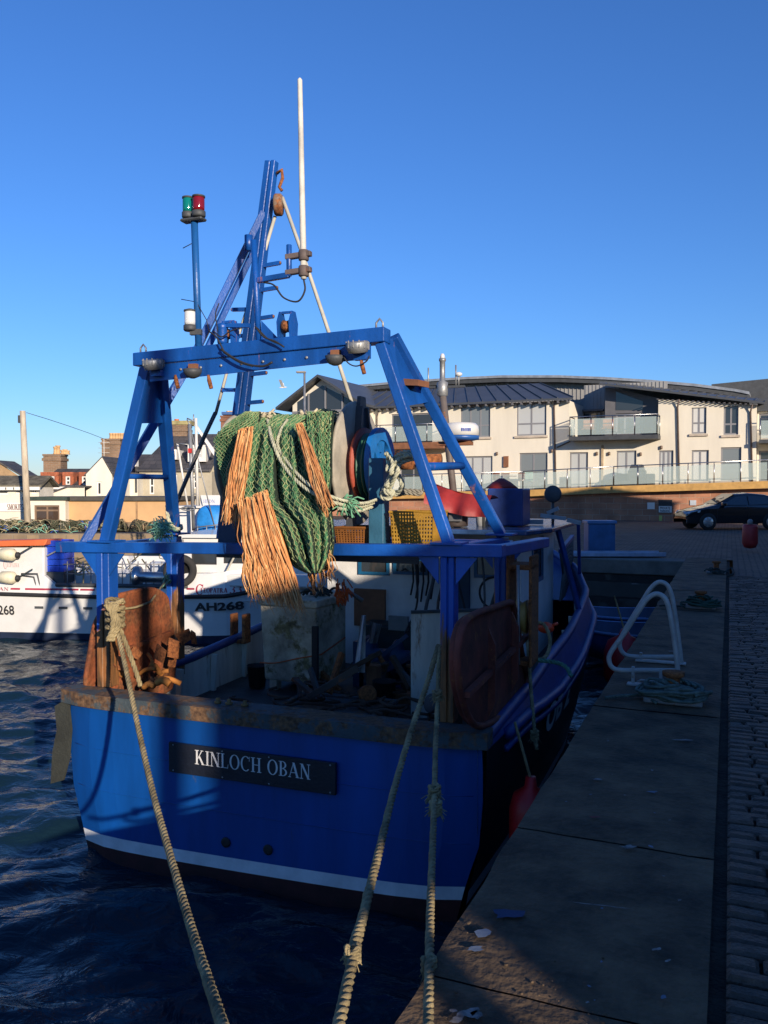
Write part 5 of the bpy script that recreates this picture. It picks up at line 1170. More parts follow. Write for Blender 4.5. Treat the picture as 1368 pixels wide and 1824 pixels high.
# trawl doors
def tdoor(label, corner_px, plane_x, mat, lean=0.0):
    pts = [B.X(px, py, plane_x) for px, py in corner_px]
    c = sum(pts, Vector()) / len(pts); zb = min(p.z for p in pts); fr = B.sub((plane_x, c.y, zb))
    t = thing('trawl_door', label, 'trawl door', fr, 'trawl doors hung at the stern')
    L = [fr.L(B.W(p)) for p in pts]; L = smooth_path(L + [L[0]], 4)[:-1]
    for q in L: q.x += lean * (q.z)
    mb = MB(); mb.prism(L, (.045 if plane_x < 0 else -.045, 0, 0)); mb.build('door_plate', mat, t, bev=.008)
    sg = 1 if plane_x < 0 else 1
    n = len(L); mb = MB()
    mb.tube([q + Vector((sg * .02, 0, 0)) for q in L], .028, 8, closed=True); mb.build('edge_bar', mat, t)
    ys_ = [q.y for q in L]; zs_ = [q.z for q in L]; H_ = max(zs_)
    for f in (.33, .68):
        y = lerp(min(ys_), max(ys_), f); mb = MB(); mb.prism([(sg * .04 + lean * H_ * .15, y - .02, H_ * .15), (sg * .10 + lean * H_ * .3, y - .02, H_ * .28), (sg * .10 + lean * H_ * .7, y - .02, H_ * .72), (sg * .04 + lean * H_ * .85, y - .02, H_ * .85)], (0, .04, 0)); mb.build('stiffener', mat, t)
    mb = MB(); y = lerp(min(ys_), max(ys_), .5); mb.beam((sg * .06, min(ys_) + .1, H_ * .5), (sg * .06, max(ys_) - .1, H_ * .55), .05, .04, mi=0); mb.build('cross_bar', mat, t)
    return t
tdoor('dark red trawl door hanging on the starboard quarter', [(872, 1083), (903, 1073), (912, 1085), (925, 1160), (935, 1215), (905, 1262), (862, 1290), (835, 1285), (815, 1230), (810, 1160), (822, 1110), (845, 1092)], 1.92, doorred)
tdoor('orange rusty trawl door standing inside the port gantry posts', [(205, 1062), (262, 1050), (290, 1062), (296, 1085), (305, 1150), (300, 1225), (250, 1228), (200, 1226), (190, 1150), (194, 1085)], -1.78, rustorange)
tdoor('narrow rusty trawl door outside the port gantry post', [(178, 1090), (186, 1110), (188, 1200), (182, 1235), (160, 1232), (150, 1215), (158, 1160), (166, 1115)], -2.02, rustorange)
# rusty scrap at the foot of the port posts
mb = MB(); rnd = random.Random(17)
for k in range(9):
    c = Vector((rnd.uniform(-1.7, -1.25), rnd.uniform(.28, .7), 1.30 + rnd.uniform(0, .12))); d = Vector((rnd.uniform(-1, 1), rnd.uniform(-.5, .5), rnd.uniform(-.3, .6))).normalized() * rnd.uniform(.12, .3)
    mb.tube(smooth_path([c, c + d * .5 + Vector((0, 0, .03)), c + d], 4), rnd.uniform(.015, .035), 7)
tag(mb.build('chain_heap', M('orange rusty chain', (.42, .16, .03), .85, var=.4, rust=.3), fr=B), 'orange rusty chain and shackles heaped between the port posts', 'chain')
mb = MB(); mb.tube(smooth_path([B.Y(210, 1085, .45), B.Y(240, 1082, .6), B.Y(268, 1072, .8)], 4) + [B.Y(298, 1030, 1.6)], .012, 6); tag(mb.build('lashing_line', ropem, fr=B), 'thin tan lashing across the top of the rusty trawl door', 'rope')
mb = MB(); rnd = random.Random(5)
for k in range(20):
    c = B.Y(295, 1036, 1.55) + Vector((rnd.gauss(0, .02), rnd.gauss(0, .02), rnd.gauss(0, .03))); mb.tube([c, c + Vector((.03, 0, .04))], .008, 4)
tag(mb.build('twine_bundle', mint, fr=B), 'small mint green knot at the fore port gantry post', 'twine')
# rubber mat on the port corner
mb = MB(); om = [(123, 1242), (97, 1258), (101, 1300), (93, 1340), (90, 1396), (112, 1390), (122, 1352), (126, 1300), (122, 1262)]
pts = [B.Y(px, py, .06) for px, py in om]; mb.prism(pts, (.0, .025, 0))
tag(mb.build('rubber_mat', M('grey green rubber', (.03, .033, .026), .8, var=.3, bump=.5), fr=B), 'grey rubber mat hanging at the port corner of the transom', 'rubber mat')
# mooring ropes
SPW = B.W((apx + .12, .20, 2.08)); bol = Vector((-.02, 1.2, QZ + .12))
def rope_thing(label, pts, r, mat=ropem, group='mooring ropes from the stern to the quay', extra=None):
    mb = MB(); mb.rope(pts, r)
    if extra: extra(mb)
    return tag(mb.build('mooring_rope', mat), label, 'rope', group)
def px_rope(tab, n=6): return smooth_path([WF.Y(px, py, d) for px, py, d in tab], n)
L1 = [(205, 1105, 7.38), (222, 1180, 6.9), (245, 1290, 6.1), (272, 1410, 5.2), (305, 1530, 4.3), (343, 1660, 3.45), (396, 1824, 2.55), (425, 1905, 2.1)]
def coilx(mb):
    c = WF.Y(207, 1105, 7.33)
    for k in range(5):
        z = -.05 + k * .055
        mb.rope([c + Vector((.068 * math.cos(a / 3) - .01, .085 * math.sin(a / 3), z + .012 * math.sin(a / 2 + k))) for a in range(0, 20)], .022)
    rn = random.Random(3)
    for k in range(5):
        mb.rope(smooth_path([c + Vector((rn.uniform(-.06, .07), -.11, .16)), c + Vector((rn.uniform(-.05, .07), -.13, 0)), c + Vector((rn.uniform(-.05, .05), -.11, -.16))], 5), .02)
    mb.rope(px_rope([(214, 1120, 7.3), (240, 1190, 7.3), (250, 1222, 7.32)]), .022)
rope_thing('tan mooring rope from the port gantry post down to the quay edge', px_rope(L1), .021, extra=coilx)
def knot(mb, px, py, d, r, fr=12, seed=1):
    c = WF.Y(px, py, d); rn = random.Random(seed)
    for k in range(3):
        mb.rope([c + Vector((r * 1.5 * math.cos(a / 2.5), r * 1.5 * math.sin(a / 2.5), (k - 1) * r * 1.5 + .01 * math.sin(a))) for a in range(0, 17)], r * .7)
    for k in range(fr):
        d_ = Vector((rn.uniform(-1, 1), rn.uniform(-1, 0), rn.uniform(-1, .2))).normalized() * r * rn.uniform(2.5, 4.5); mb.tube([c, c + d_ * .6, c + d_ + Vector((0, 0, -.01))], r * .14, 4)
def ex2(mb):
    knot(mb, 628, 1702, 2.95, .015, 10, 1)
    mb.rope(px_rope([(655, 1590, 3.5), (648, 1630, 3.3), (634, 1670, 3.08), (627, 1705, 2.93)]), .020)
rope_thing('tan mooring rope from the starboard post crossing the transom', px_rope([(781, 1150, 6.45), (762, 1215, 6.1), (730, 1310, 5.4), (700, 1415, 4.7), (672, 1530, 3.9), (640, 1660, 3.15), (604, 1824, 2.5), (590, 1900, 2.2)]), .021, extra=ex2)
def ex3(mb):
    for px, py, d, r, n, s in ((779, 1240, 5.9, .018, 12, 4), (774, 1412, 4.65, .018, 24, 5), (776, 1440, 4.55, .018, 22, 6), (764, 1722, 2.92, .014, 8, 7)): knot(mb, px, py, d, r, n, s)
rope_thing('knotted grey rope hanging almost straight from the starboard post to the quay', px_rope([(783, 1150, 6.45), (780, 1240, 5.95), (776, 1330, 5.3), (774, 1420, 4.6), (770, 1530, 3.9), (766, 1650, 3.2), (763, 1824, 2.5), (763, 1880, 2.25)]), .018, extra=ex3)
def ex4(mb):
    for k in range(4): mb.rope(smooth_path([WF.Y(938 + q[0], 1100 + q[1] + k * 7, 8.6) for q in ((-14, 0), (0, 8), (14, 0), (2, -6), (-14, 0))], 5), .02)
    mb.rope(px_rope([(944, 1110, 8.6), (968, 1112, 8.7), (980, 1140, 8.6), (972, 1170, 8.4), (950, 1176, 8.3)]), .02); knot(mb, 952, 1310, 7.4, .02, 10, 8)
rope_thing('tan rope hanging down the starboard side from the rusty sheave', px_rope([(936, 1105, 8.6), (941, 1160, 8.2), (946, 1230, 7.8), (952, 1300, 7.45), (956, 1335, 7.3)]), .019, group='ropes on the starboard side', extra=ex4)
mb = MB(); mb.rope(px_rope([(950, 1175, 8.2), (990, 1180, 8.1), (1008, 1188, 8.0), (1018, 1205, 7.9)]), .022); tag(mb.build('mooring_rope', ropeg), 'green rope turned over the starboard rubbing strake', 'rope', 'ropes on the starboard side')
# life jackets / orange bits
for px, py, s, lab in ((915, 1105, 1.9, 'small orange float tucked behind the dark red trawl door'), (972, 1118, 3.6, 'small orange float lying inside the starboard bulwark')):
    c = B.Y(px, py, s); mb = MB(); mb.ball(c, .085, 14, 10, sc=(1.2, .8, .8)); mb.tube([c + Vector((.08, 0, .03)), c + Vector((.14, 0, .06))], .02, 6); tag(mb.build('float', M('orange float', (.75, .07, .02), .4), fr=B), lab, 'float')
# fenders
def fender(px, py, d, r, h, label):
    c = WF.Y(px, py, d); t = thing('fender', label, 'fender', Fr((c.x, c.y, c.z - h / 2)), 'red fenders between the boat and the quay')
    MB().lathe([(.03, 0), (r * .6, .04), (r * .92, .12), (r, .25 * h), (r, .7 * h), (r * .8, .9 * h), (r * .3, h), (.04, h + .08)], n=24).build('fender_body', M('red fender', (.50, .012, .015), .45, var=.2), t)
    MB().rope([(0, 0, h + .06), (-.12, .05, h + .5)], .012).build('fender_line', ropem, t)
fender(945, 1468, 6.5, .17, .60, 'red fender nearest the stern, between hull and quay')
fender(1112, 1180, 10.6, .26, .7, 'red fender farther forward beside the white ladder hoops')

# ------------------------------------------------------------ things on the quay
def hoop(label, tab, base, foot, pl):
    fy = Q.Z(foot[0], foot[1], QZ).y; p0 = Q.Z(foot[0], foot[1], QZ); t = thing('ladder_hoop', label, 'handrail', Q.sub((p0.x, fy, QZ)), 'white ladder handrails at the quay edge')
    fr = Q.sub((p0.x, fy, QZ))
    pts = [fr.Y(px, py, 0) for px, py in tab]; MB().tube(smooth_path(pts, 6), .0215, 12).build('tube', hoopm, t)
    a, b_ = fr.Y(pl[0][0], pl[0][1], 0), fr.Y(pl[1][0], pl[1][1], 0)
    MB().box(a.x, b_.x, -.04, .04, .003, .022).build('base_plate', hoopm, t, bev=.004)
    for q in (a.x + .05, b_.x - .06): MB().box(q - .012, q + .012, -.02, .02, .022, max(.05, a.z + .10 if a.z > 0 else .09)).build('bracket', hoopm, t)
    mb = MB(); mb.tube([(lerp(a.x, b_.x, .25), 0, .035), (lerp(a.x, b_.x, .35), 0, .055), (lerp(a.x, b_.x, .8), 0, .05)], .008, 6); mb.build('brace_rod', hoopm, t)
hoopm = M('white painted tube', (.42, .41, .38), .55, var=.2, rust=.22, rs=7, rcol=(.2, .12, .06))
hoop('nearer white tubular ladder handrail at the quay edge', [(1209, 1226), (1206, 1180), (1198, 1120), (1191, 1082), (1183, 1064), (1168, 1058), (1152, 1068), (1138, 1088), (1112, 1128), (1088, 1162), (1085, 1178), (1092, 1190), (1108, 1194), (1150, 1194), (1204, 1195)], 1200, (1209, 1228), ((1117, 1207), (1190, 1206)))
hoop('farther white tubular ladder handrail at the quay edge', [(1214, 1182), (1209, 1140), (1202, 1090), (1196, 1058), (1187, 1041), (1173, 1037), (1159, 1048), (1146, 1068), (1124, 1104), (1107, 1134), (1104, 1150), (1110, 1163), (1124, 1169), (1160, 1170), (1208, 1170)], 1180, (1215, 1184), ((1132, 1182), (1222, 1183)))
def ringplate(px, py, label, w, h, heap, mat, seed, cat='mooring ring'):
    p = Q.Z(px, py, QZ); fr = Q.sub((p.x, p.y, QZ)); t = thing('mooring_cleat', label, cat, fr, 'mooring cleats on the quay')
    MB().box(-w, w, -.10, .10, .004, .05).build('cleat_base', M('pale worn iron', (.22, .21, .20), .7, rust=.3), t, bev=.01)
    MB().lathe([(.06, .05), (.05, .08), (.05, .20), (.085, .22), (.085, .25), (.03, .26)], (0, 0, 0), n=20).build('cleat_post', rustm, t)
    mb = MB(); rn = random.Random(seed)
    for k in range(heap):
        a0 = rn.random() * 6; r_ = rn.uniform(.07, w * 1.1); z = rn.uniform(.06, h); cx_ = rn.uniform(-.06, .1)
        mb.tube(smooth_path([Vector((cx_ + r_ * math.cos(a0 + a * .9), r_ * .7 * math.sin(a0 + a * .9), z * (1 - .5 * r_ / w) + .02 * math.sin(a * 2))) for a in range(6)], 4), .013, 6)
    o = mb.build('rope_heap', mat, fr=fr); o.location = fr.W((0, 0, .0)); tag(o, None, 'rope', 'rope heaps on the mooring cleats')
    return o
# heap objects keep their own geometry origin at the cleat
def heap_fix(o, lab): o['label'] = lab
o = ringplate(1199, 1252, 'nearest iron mooring cleat beside the ladder handrails', .22, .26, 34, M('grey green rope', (.10, .14, .12), .9, var=.3, scale=20), 1); heap_fix(o, 'tangled grey green rope on the cleat beside the ladder handrails')
o = ringplate(1248, 1084, 'iron mooring cleat farther along the quay with dark green rope', .20, .24, 26, M('dark green rope', (.025, .07, .05), .9), 2); heap_fix(o, 'dark green rope heap on the middle cleat')
o = ringplate(1276, 1022, 'farthest iron mooring cleat near the quay corner', .18, .16, 10, ropedark, 3); heap_fix(o, 'dark rope loop on the farthest cleat near the quay corner')
def floor_rope(pxs, z, r, mat, lab):
    mb = MB(); mb.rope(smooth_path([WF.Z(px, py, z) for px, py in pxs], 6), r); tag(mb.build('mooring_rope', mat), lab, 'rope', 'ropes lying on the quay')
floor_rope([(1190, 1222), (1160, 1235), (1130, 1238), (1100, 1240), (1078, 1243)], QZ + .03, .014, M('grey green rope', (.07, .13, .12)), 'grey green rope running from the near cleat to the quay edge')
floor_rope([(1240, 1078), (1215, 1080), (1195, 1078), (1175, 1079)], QZ + .03, .014, ropedark, 'dark rope running from the middle cleat to the quay edge')
floor_rope([(1292, 1018), (1303, 1012), (1306, 1022), (1296, 1026)], QZ + .03, .02, ropedark, 'black hose loop lying by the farthest cleat')
# splashes of paint, bird droppings and concrete crumbs on the coping
mb = MB(); rn = random.Random(8)
def splat(px, py, w, mi, l=1.0, ang=0, z=QZ + .0115):
    c = WF.Z(px, py, z); n = 11; pts = []
    for k in range(n):
        a = 2 * math.pi * k / n; rr = w * rn.uniform(.45, 1.1); x, y = rr * math.cos(a) * l, rr * math.sin(a)
        pts.append((c.x + x * math.cos(ang) - y * math.sin(ang), c.y + x * math.sin(ang) + y * math.cos(ang), z))
    mb.add(pts, [tuple(range(n))], mi)
for k in range(22):
    px, py = rn.uniform(1000, 1260), rn.uniform(1300, 1800); p = Q.Z(px, py, QZ)
    if EDGE + .05 < p.x < -.1: splat(px, py, rn.uniform(.003, .010), rn.choice((0, 0, 1)), rn.uniform(1, 2.5), rn.uniform(0, 3))
for q in ((1120, 1508, .022, 0, 2.2, .2), (1065, 1388, .02, 0, 2, -.3), (1215, 1318, .025, 0, 3, -.1), (858, 1660, .035, 1, 1.5, .5), (845, 1690, .02, 1, 2, .2), (835, 1803, .028, 0, 1.6, .3), (815, 1815, .022, 0, 1.5, .2), (848, 1808, .02, 0, 1.2, .9), (806, 1800, .012, 0, 1.5, .2), (905, 1628, .045, 2, 1.8, 0), (1050, 1610, .005, 0, 26, -.22), (1100, 1616, .004, 0, 20, -.20), (1160, 1410, .02, 1, 2, 0), (1060, 1455, .012, 3, 3, 0), (1130, 1040, .03, 0, 3, 0), (1200, 1160, .03, 0, 3, 0)): splat(*q)
tag(mb.build('paint_marks', [M('old white paint mark', (.24, .22, .20), .9, var=.4, scale=30), M('grey blue paint mark', (.12, .16, .22), .8), M('blue paint mark', (.02, .035, .09), .8), M('red paint mark', (.20, .03, .03), .8)]), kind='structure')
mb = MB()
for k in range(45):
    px = rn.uniform(700, 1110); t_ = rn.gauss(0, 1); py = 1660 + (px - 830) * .72 + t_ * 28 if rn.random() < .7 else rn.uniform(1650, 1824)
    if py > 1890: continue
    p = WF.Z(px, py, QZ)
    if not (EDGE + .03 < Q.L(p).x < -.1): continue
    r_ = rn.uniform(.002, .007) * (1 if rn.random() < .9 else 1.6); mb.ball((p.x, p.y, QZ + .004), r_, 6, 4, sc=(rn.uniform(.8, 1.4), rn.uniform(.8, 1.3), .6))
tag(mb.build('grit', concrete), kind='stuff')
# red housing on a post
p = Q.Z(1337, 993, QZ); BF = Fr((p.x, p.y, QZ), 0); t = thing('life_saving_post', 'red barrel shaped housing on a short post at the far end of the road', 'safety post', BF)
a = BF.Y(1322, 934, 0); b_ = BF.Y(1350, 975, 0)
MB().lathe([(.03, b_.z - .03), (.15, b_.z), (.20, b_.z + .12), (.20, a.z - .08), (.17, a.z)], ((a.x + b_.x) / 2, 0, 0), n=20).build('housing', M('red housing paint', (.35, .02, .02), .5, var=.2), t)
MB().box(-.05, .09, -.05, .05, 0, b_.z + .02).build('post', M('red housing paint', (.35, .02, .02), .5, var=.2), t, bev=.01)
MB().lathe([(.07, a.z), (.07, a.z + .10), (.03, a.z + .14)], ((a.x + b_.x) / 2, 0, 0), n=14).build('lamp', greym, t)
# red bollard top and cabinet, gangway
CF_p = WF.Y(1072, 985, 21.6); t = thing('utility_cabinet', 'blue metal cabinet standing on the far quay behind the trawler', 'cabinet', Fr((CF_p.x, 21.6, QZ), 0))
fr = Fr((CF_p.x, 21.6, QZ)); a, b_ = fr.Y(1048, 933, 0), fr.Y(1096, 985, 0)
MB().box(a.x, b_.x, 0, .5, 0.02, a.z).build('cabinet_body', M('cabinet blue paint', (.03, .11, .25), .45), t, bev=.02, seg=2)
MB().box(a.x - .03, b_.x + .03, -.04, .54, a.z + .003, a.z + .08).build('cabinet_lid', M('cabinet lid paint', (.10, .20, .36), .4), t, bev=.01)
MB().box(a.x + .04, (a.x + b_.x) / 2 - .01, -.012, -.002, .1, a.z - .06).build('cabinet_door', M('cabinet blue paint', (.03, .11, .25)), t)
mb = MB(); a, b_ = WF.Y(1015, 987, 20.3), WF.Y(1187, 986, 20.3)
G = Fr((a.x, 20.3, QZ)); gt = thing('gangway', 'long pale blue aluminium gangway lying on the end quay', 'gangway', G); Lg = b_.x - a.x
MB().box(0, Lg, 0, .05, .03, .13).build('side_rail', M('pale aluminium', (.35, .40, .50), .4, metal=.2), gt, bev=.01); MB().box(0, Lg, .55, .60, .03, .13).build('side_rail', M('pale aluminium', (.35, .40, .50)), gt, bev=.01)
MB().box(0, Lg, .052, .548, .07, .09).build('tread', M('pale aluminium', (.35, .40, .50)), gt)
# small blue boats beyond the bow
def dinghy(px, py, d, L, rz, label, w=.75):
    c = WF.Y(px, py, d); fr = Fr((c.x, c.y, WATER - .1), rz); t = thing('rowing_boat', label, 'rowing boat', fr, 'small blue boats by the end quay')
    def sec(u): b_ = w * (1 - abs(2 * u - 1) ** 3.0 * (.95 if u > .5 else .35)); return b_
    mb = MB()
    def fn(u, v):
        a = (v - .5) * math.pi; b_ = sec(u); return (lerp(-L / 2, L / 2, u), b_ * math.sin(a), .75 + .12 * (2 * u - 1) ** 2 - (.62) * math.cos(a) ** .8 * (1 - .3 * abs(2 * u - 1) ** 3))
    mb.grid(fn, 24, 14); mb.build('hull', M('dinghy blue paint', (.03, .07, .19), .35, var=.2), t)
    mb = MB(); mb.grid(lambda u, v: tuple(Vector(fn(u, v)) * .96 + Vector((0, 0, .05))), 24, 14); mb.build('hull_lining', M('dinghy inside', (.06, .09, .16), .6), t)
    for sg in (0, 1): MB().tube([fn(u / 24, sg) for u in range(25)], .03, 8).build('gunwale', M('dinghy rail', (.12, .20, .38), .4), t)
    for u in (.3, .6): MB().box(lerp(-L / 2, L / 2, u) - .12, lerp(-L / 2, L / 2, u) + .12, -sec(u) * .9, sec(u) * .9, .55, .58).build('thwart', M('dinghy rail', (.12, .20, .38)), t)
dinghy(1135, 1100, 15.6, 2.6, R(-8), 'nearer small dark blue rowing boat floating past the trawler bow')
dinghy(1125, 1080, 17.6, 3.2, R(-5), 'farther small dark blue rowing boat under the end quay wall')

mb = MB(); rnd = random.Random(23)
for k in range(11):
    c = Vector((rnd.uniform(-1.85, -1.3), rnd.uniform(.25, 1.1), 1.3 + rnd.uniform(0, .35))); w = rnd.uniform(.05, .14); h_ = rnd.uniform(.06, .2); a = rnd.uniform(-.6, .6)
    d1 = Vector((math.cos(a), rnd.uniform(-.4, .4), math.sin(a))) * w; d2 = Vector((-math.sin(a), rnd.uniform(-.3, .3), math.cos(a))) * h_
    mb.prism([c, c + d1, c + d1 * rnd.uniform(.7, 1.1) + d2 * rnd.uniform(.7, 1), c + d2], (0, .02, 0))
tag(mb.build('scrap_heap', rustm, fr=B), 'rusty plates and shackles jammed between the port door and the post', 'scrap iron')
# ------------------------------------------------------------ white boat across the basin
HF = Fr((-5.95, 18.25, 0), -R(6.2))
hb = thing('white_fishing_boat', 'white fibreglass fishing boat with orange canopy moored across the basin', 'fishing boat', HF)
def h(px, py, y=0.0): return HF.Y(px, py, y)
hx0, hx1 = h(-330, 1100).x, h(600, 1100).x
def hz(x): return itab([(hx0, .88), (0, .78), (2.6, .84), (hx1, 1.3)], x)      # black belt height
def hbeam(x): return itab([(hx0, 2.5), (3.0, 2.6), (hx1 - 1.2, 1.7), (hx1, .1)], x)  # full width
XS = [lerp(hx0, hx1, k / 44) for k in range(45)]
def hy(x, side):   # side 0 near
    b = itab([(hx0, 1.35), (2.4, 1.40), (hx1 - 1.6, 1.0), (hx1, .05)], x); return 1.4 - b if side == 0 else 1.4 + b
mb = MB()
for side in (0, 1):
    rows = []
    for x in XS:
        y = hy(x, side); sg = 1 if side == 0 else -1; fl = itab([(hx0, .10), (2.0, .14), (hx1 - 1, .45), (hx1, .0)], x)
        rows.append([(x, y + sg * (fl + .5), -.8), (x, y + sg * (fl + .05), -.22), (x, y + sg * fl, -.04), (x, y + sg * fl * .5, hz(x) * .5), (x, y, hz(x))])
    for k in range(44):
        for j in range(4):
            q = [rows[k][j], rows[k + 1][j], rows[k + 1][j + 1], rows[k][j + 1]]; mb.add(q, [(0, 1, 2, 3) if side == 0 else (3, 2, 1, 0)], 1 if j < 2 else 0, True)
mb.add([(hx0, hy(hx0, 0), hz(hx0)), (hx0, hy(hx0, 1), hz(hx0)), (hx0, hy(hx0, 1) - .3, -.8), (hx0, hy(hx0, 0) + .3, -.8)], [(0, 1, 2, 3)])
mb.add([(x, hy(x, 0) + .03, .72) for x in XS] + [(x, hy(x, 1) - .03, .72) for x in XS[::-1]], [tuple(range(90))], 0)
mb.build('hull', [whiteg, M('navy bottom paint', (.01, .02, .05), .6)], hb)
for side in (0, 1):
    sg = -1 if side == 0 else 1
    MB().tube([(x, hy(x, side) + sg * .02, hz(x) + .02) for x in XS], .045, 8).build('rubbing_belt', black, hb)
    # topside panel above belt
    mb = MB(); zt_ = lambda x: itab([(hx0, 1.25), (-1.55, 1.25), (-1.5, 1.02), (1.6, 1.02), (1.7, 1.28), (hx1, 1.7)], x)
    for k in range(44):
        x, x2 = XS[k], XS[k + 1]; y, y2 = hy(x, side) + (.03 if side == 0 else -.03), hy(x2, side) + (.03 if side == 0 else -.03)
        q = [(x, y, hz(x)), (x2, y2, hz(x2)), (x2, y2 + sg * -.06, zt_(x2)), (x, y + sg * -.06, zt_(x))]; mb.add(q, [(0, 1, 2, 3) if side == 0 else (3, 2, 1, 0)])
        y += sg * -.16; y2 += sg * -.16; q = [(x, y, hz(x)), (x2, y2, hz(x2)), (x2, y2, zt_(x2)), (x, y, zt_(x))]; mb.add(q, [(3, 2, 1, 0)])
        mb.add([(x, y + sg * .1, zt_(x)), (x2, y2 + sg * .1, zt_(x2)), (x2, y2, zt_(x2)), (x, y, zt_(x))], [(0, 1, 2, 3)])
    mb.build('bulwark', whiteg, hb)
    MB().tube([(x, hy(x, side) + sg * -.06, 1.05) for x in XS if -1.6 < x < 1.75], .045, 8).build('gunwale', darkgrey, hb)
# stripe, numbers, name
def hs(x, z, o): return (x, hy(x, 0) + (.03 + .06 * (z - hz(x)) / (zt_(x) - hz(x)) if z > hz(x) else lerp(.10, 0, max(0, z / hz(x)))) - o - .004, z)
def hstext(data, x0, x1, z0, z1, mat, o=.006, tilt=0.0, nm='lettering'):
    mb = MB(); vs, fs = data
    for k, f in enumerate(fs):
        mb.add([hs(lerp(x0, x1, vs[i][0]), lerp(z0, z1, vs[i][1]) + tilt * vs[i][0], o + .0001 * (k % 40)) for i in f], [tuple(range(len(f)))])
    return mb.build(nm, mat, hb)
mb = MB()
for x0, x1 in ((h(16, 1055).x, h(33, 1055).x), (h(42, 1055).x, h(137, 1058).x), (h(140, 1058).x, h(166, 1058).x), (h(324, 1053).x, h(345, 1053).x)):
    n = 8
    for k in range(n):
        a, b_ = lerp(x0, x1, k / n), lerp(x0, x1, (k + 1) / n); z = .93 if x0 < 1 else .985; mb.add([hs(a, z, .006), hs(b_, z, .006), hs(b_, z + .04, .006), hs(a, z + .04, .006)], [(0, 1, 2, 3)])
mb.build('red_stripe', letterr, hb)
xa, xb = h(366, 1060).x, h(403, 1060).x
hstext(bold(serif('LEOPATRA'), .012), h(356, 1060).x, xb, .93, 1.03, letterr); hstext(bold(serif('C'), .03), h(347, 1060).x, h(362, 1060).x, .88, 1.10, letterr)
hstext(serif('FISHERMAN'), h(370, 1060).x, h(404, 1060).x, .86, .91, letterr); hstext(bold(serif('33'), .03), h(406, 1060).x, h(427, 1060).x, .91, 1.08, letterr)
hstext(sans('AH268', .035), h(346, 1090).x, h(430, 1090).x, .52, .71, letterk, .012, tilt=.03)
hstext(sans('AH268', .02), h(-34, 1100).x, h(23, 1100).x, .36, .58, letterk)
hstext(serif('FISHERMAN'), h(-60, 1055).x, h(13, 1055).x, .91, .98, letterr)
for px in (68, 111, 155): q = h(px, 1090); MB().box(q.x - .10, q.x + .10, .028, .045, .52, .57).build('scupper', darkgrey, hb); 
# aft shelter with orange canopy
a, b_ = h(-90, 1045, .15), h(78, 975, .15)
MB().box(a.x, b_.x, .16, .85, 1.05, b_.z).build('shelter', whiteg, hb, bev=.04, seg=2)
c0, c1 = h(-95, 975, .1), h(82, 963, .1); mb = MB(); mb.hexa([(c0.x, .02, b_.z - .02), (c1.x, .02, b_.z + .05), (c1.x, .95, b_.z + .05), (c0.x, .95, b_.z - .02), (c0.x, .10, b_.z + .10), (c1.x + .02, .12, b_.z + .19), (c1.x, .9, b_.z + .16), (c0.x, .9, b_.z + .10)]); mb.build('orange_canopy', orangep, hb, bev=.02)
sd = serif('LEOPATRA'); mb = MB(); p0 = h(10, 1010, .15); p1 = h(34, 1010, .15); put_text(mb, sd, (p0.x, .155, p0.z), (p1.x, .155, p0.z), (p0.x, .155, p0.z + .09), (0, -.004, 0)); p0 = h(6, 1013, .15); put_text(mb, serif('C'), (p0.x, .155, p0.z), (p0.x + .09, .155, p0.z), (p0.x, .155, p0.z + .20), (0, -.004, 0)); mb.build('lettering', M('faded red lettering', (.5, .25, .25), .6), hb)
for py in (987, 1028):
    p0, p1 = h(-2, py, -.05), h(28, py, -.05)
    t = thing('fender', 'pale cream fender hung %s on the side of the white boat' % ('higher' if py < 1000 else 'lower'), 'fender', Fr(HF.W((p0.x, -.02, p0.z)), HF.rz), 'cream fenders on the white boat')
    L = p1.x - p0.x; MB().lathe([(.04, 0), (.13, .05), (.14, .2), (.14, L - .08), (.07, L)], (0, 0, 0), (1, 0, -.05), 20).build('fender_body', M('cream fender', (.60, .56, .40), .5), t)
    MB().lathe([(.055, L - .04), (.07, L - .02), (.07, L + .05), (.02, L + .09)], (0, 0, 0), (1, 0, -.05), 14).build('fender_end', black, t)
    MB().tube([(L + .05, 0, 0), (L + .35, .05, .18)], .015, 6).build('fender_line', ropedark, t)
mb = MB(); mb.tube([h(38, 1022, .1), h(66, 1022, .1), h(72, 1045, .1)], .02, 6); mb.tube([h(38, 1025, .1), h(60, 1028, .1), h(66, 1047, .1)], .02, 6); mb.build('grab_rail', darkgrey, hb)
# blue fish boxes
q0, q1 = h(79, 1018, .3), h(113, 962, .3); hh_ = (q1.z - q0.z) / 5
for k in range(5):
    fr = Fr(HF.W(((q0.x + q1.x) / 2, .55, q0.z + k * hh_)), HF.rz); t = thing('fish_box', ['lowest', 'second', 'middle', 'fourth', 'topmost'][k] + ' blue plastic fish box in the stack on the white boat', 'fish box', fr, 'blue fish boxes on the white boat')
    w_ = (q1.x - q0.x) / 2; mb = MB(); H2 = hh_ - .012
    for a in ((-w_, w_, -.25, -.235), (-w_, w_, .235, .25), (-w_, -w_ + .015, -.235, .235), (w_ - .015, w_, -.235, .235)): mb.box(*a, 0, H2)
    mb.box(-w_ + .015, w_ - .015, -.235, .235, 0, .015); mb.build('box_shell', M('blue fish box', (.01, .06, .50), .45, var=.15), t)
    m2 = MB(); m2.box(-w_ - .008, w_ + .008, -.258, -.252, H2 - .03, H2)
    for i in range(5): m2.box(-w_ + .02 + i * w_ * .47, -w_ + .035 + i * w_ * .47, -.258, -.252, .0, H2 - .03)
    m2.build('rib', M('blue fish box', (.01, .06, .50)), t)
MB().box(q0.x - .02, q1.x + .02, .25, .9, 1.05, q0.z - .005).build('box_rack', darkgrey, hb)
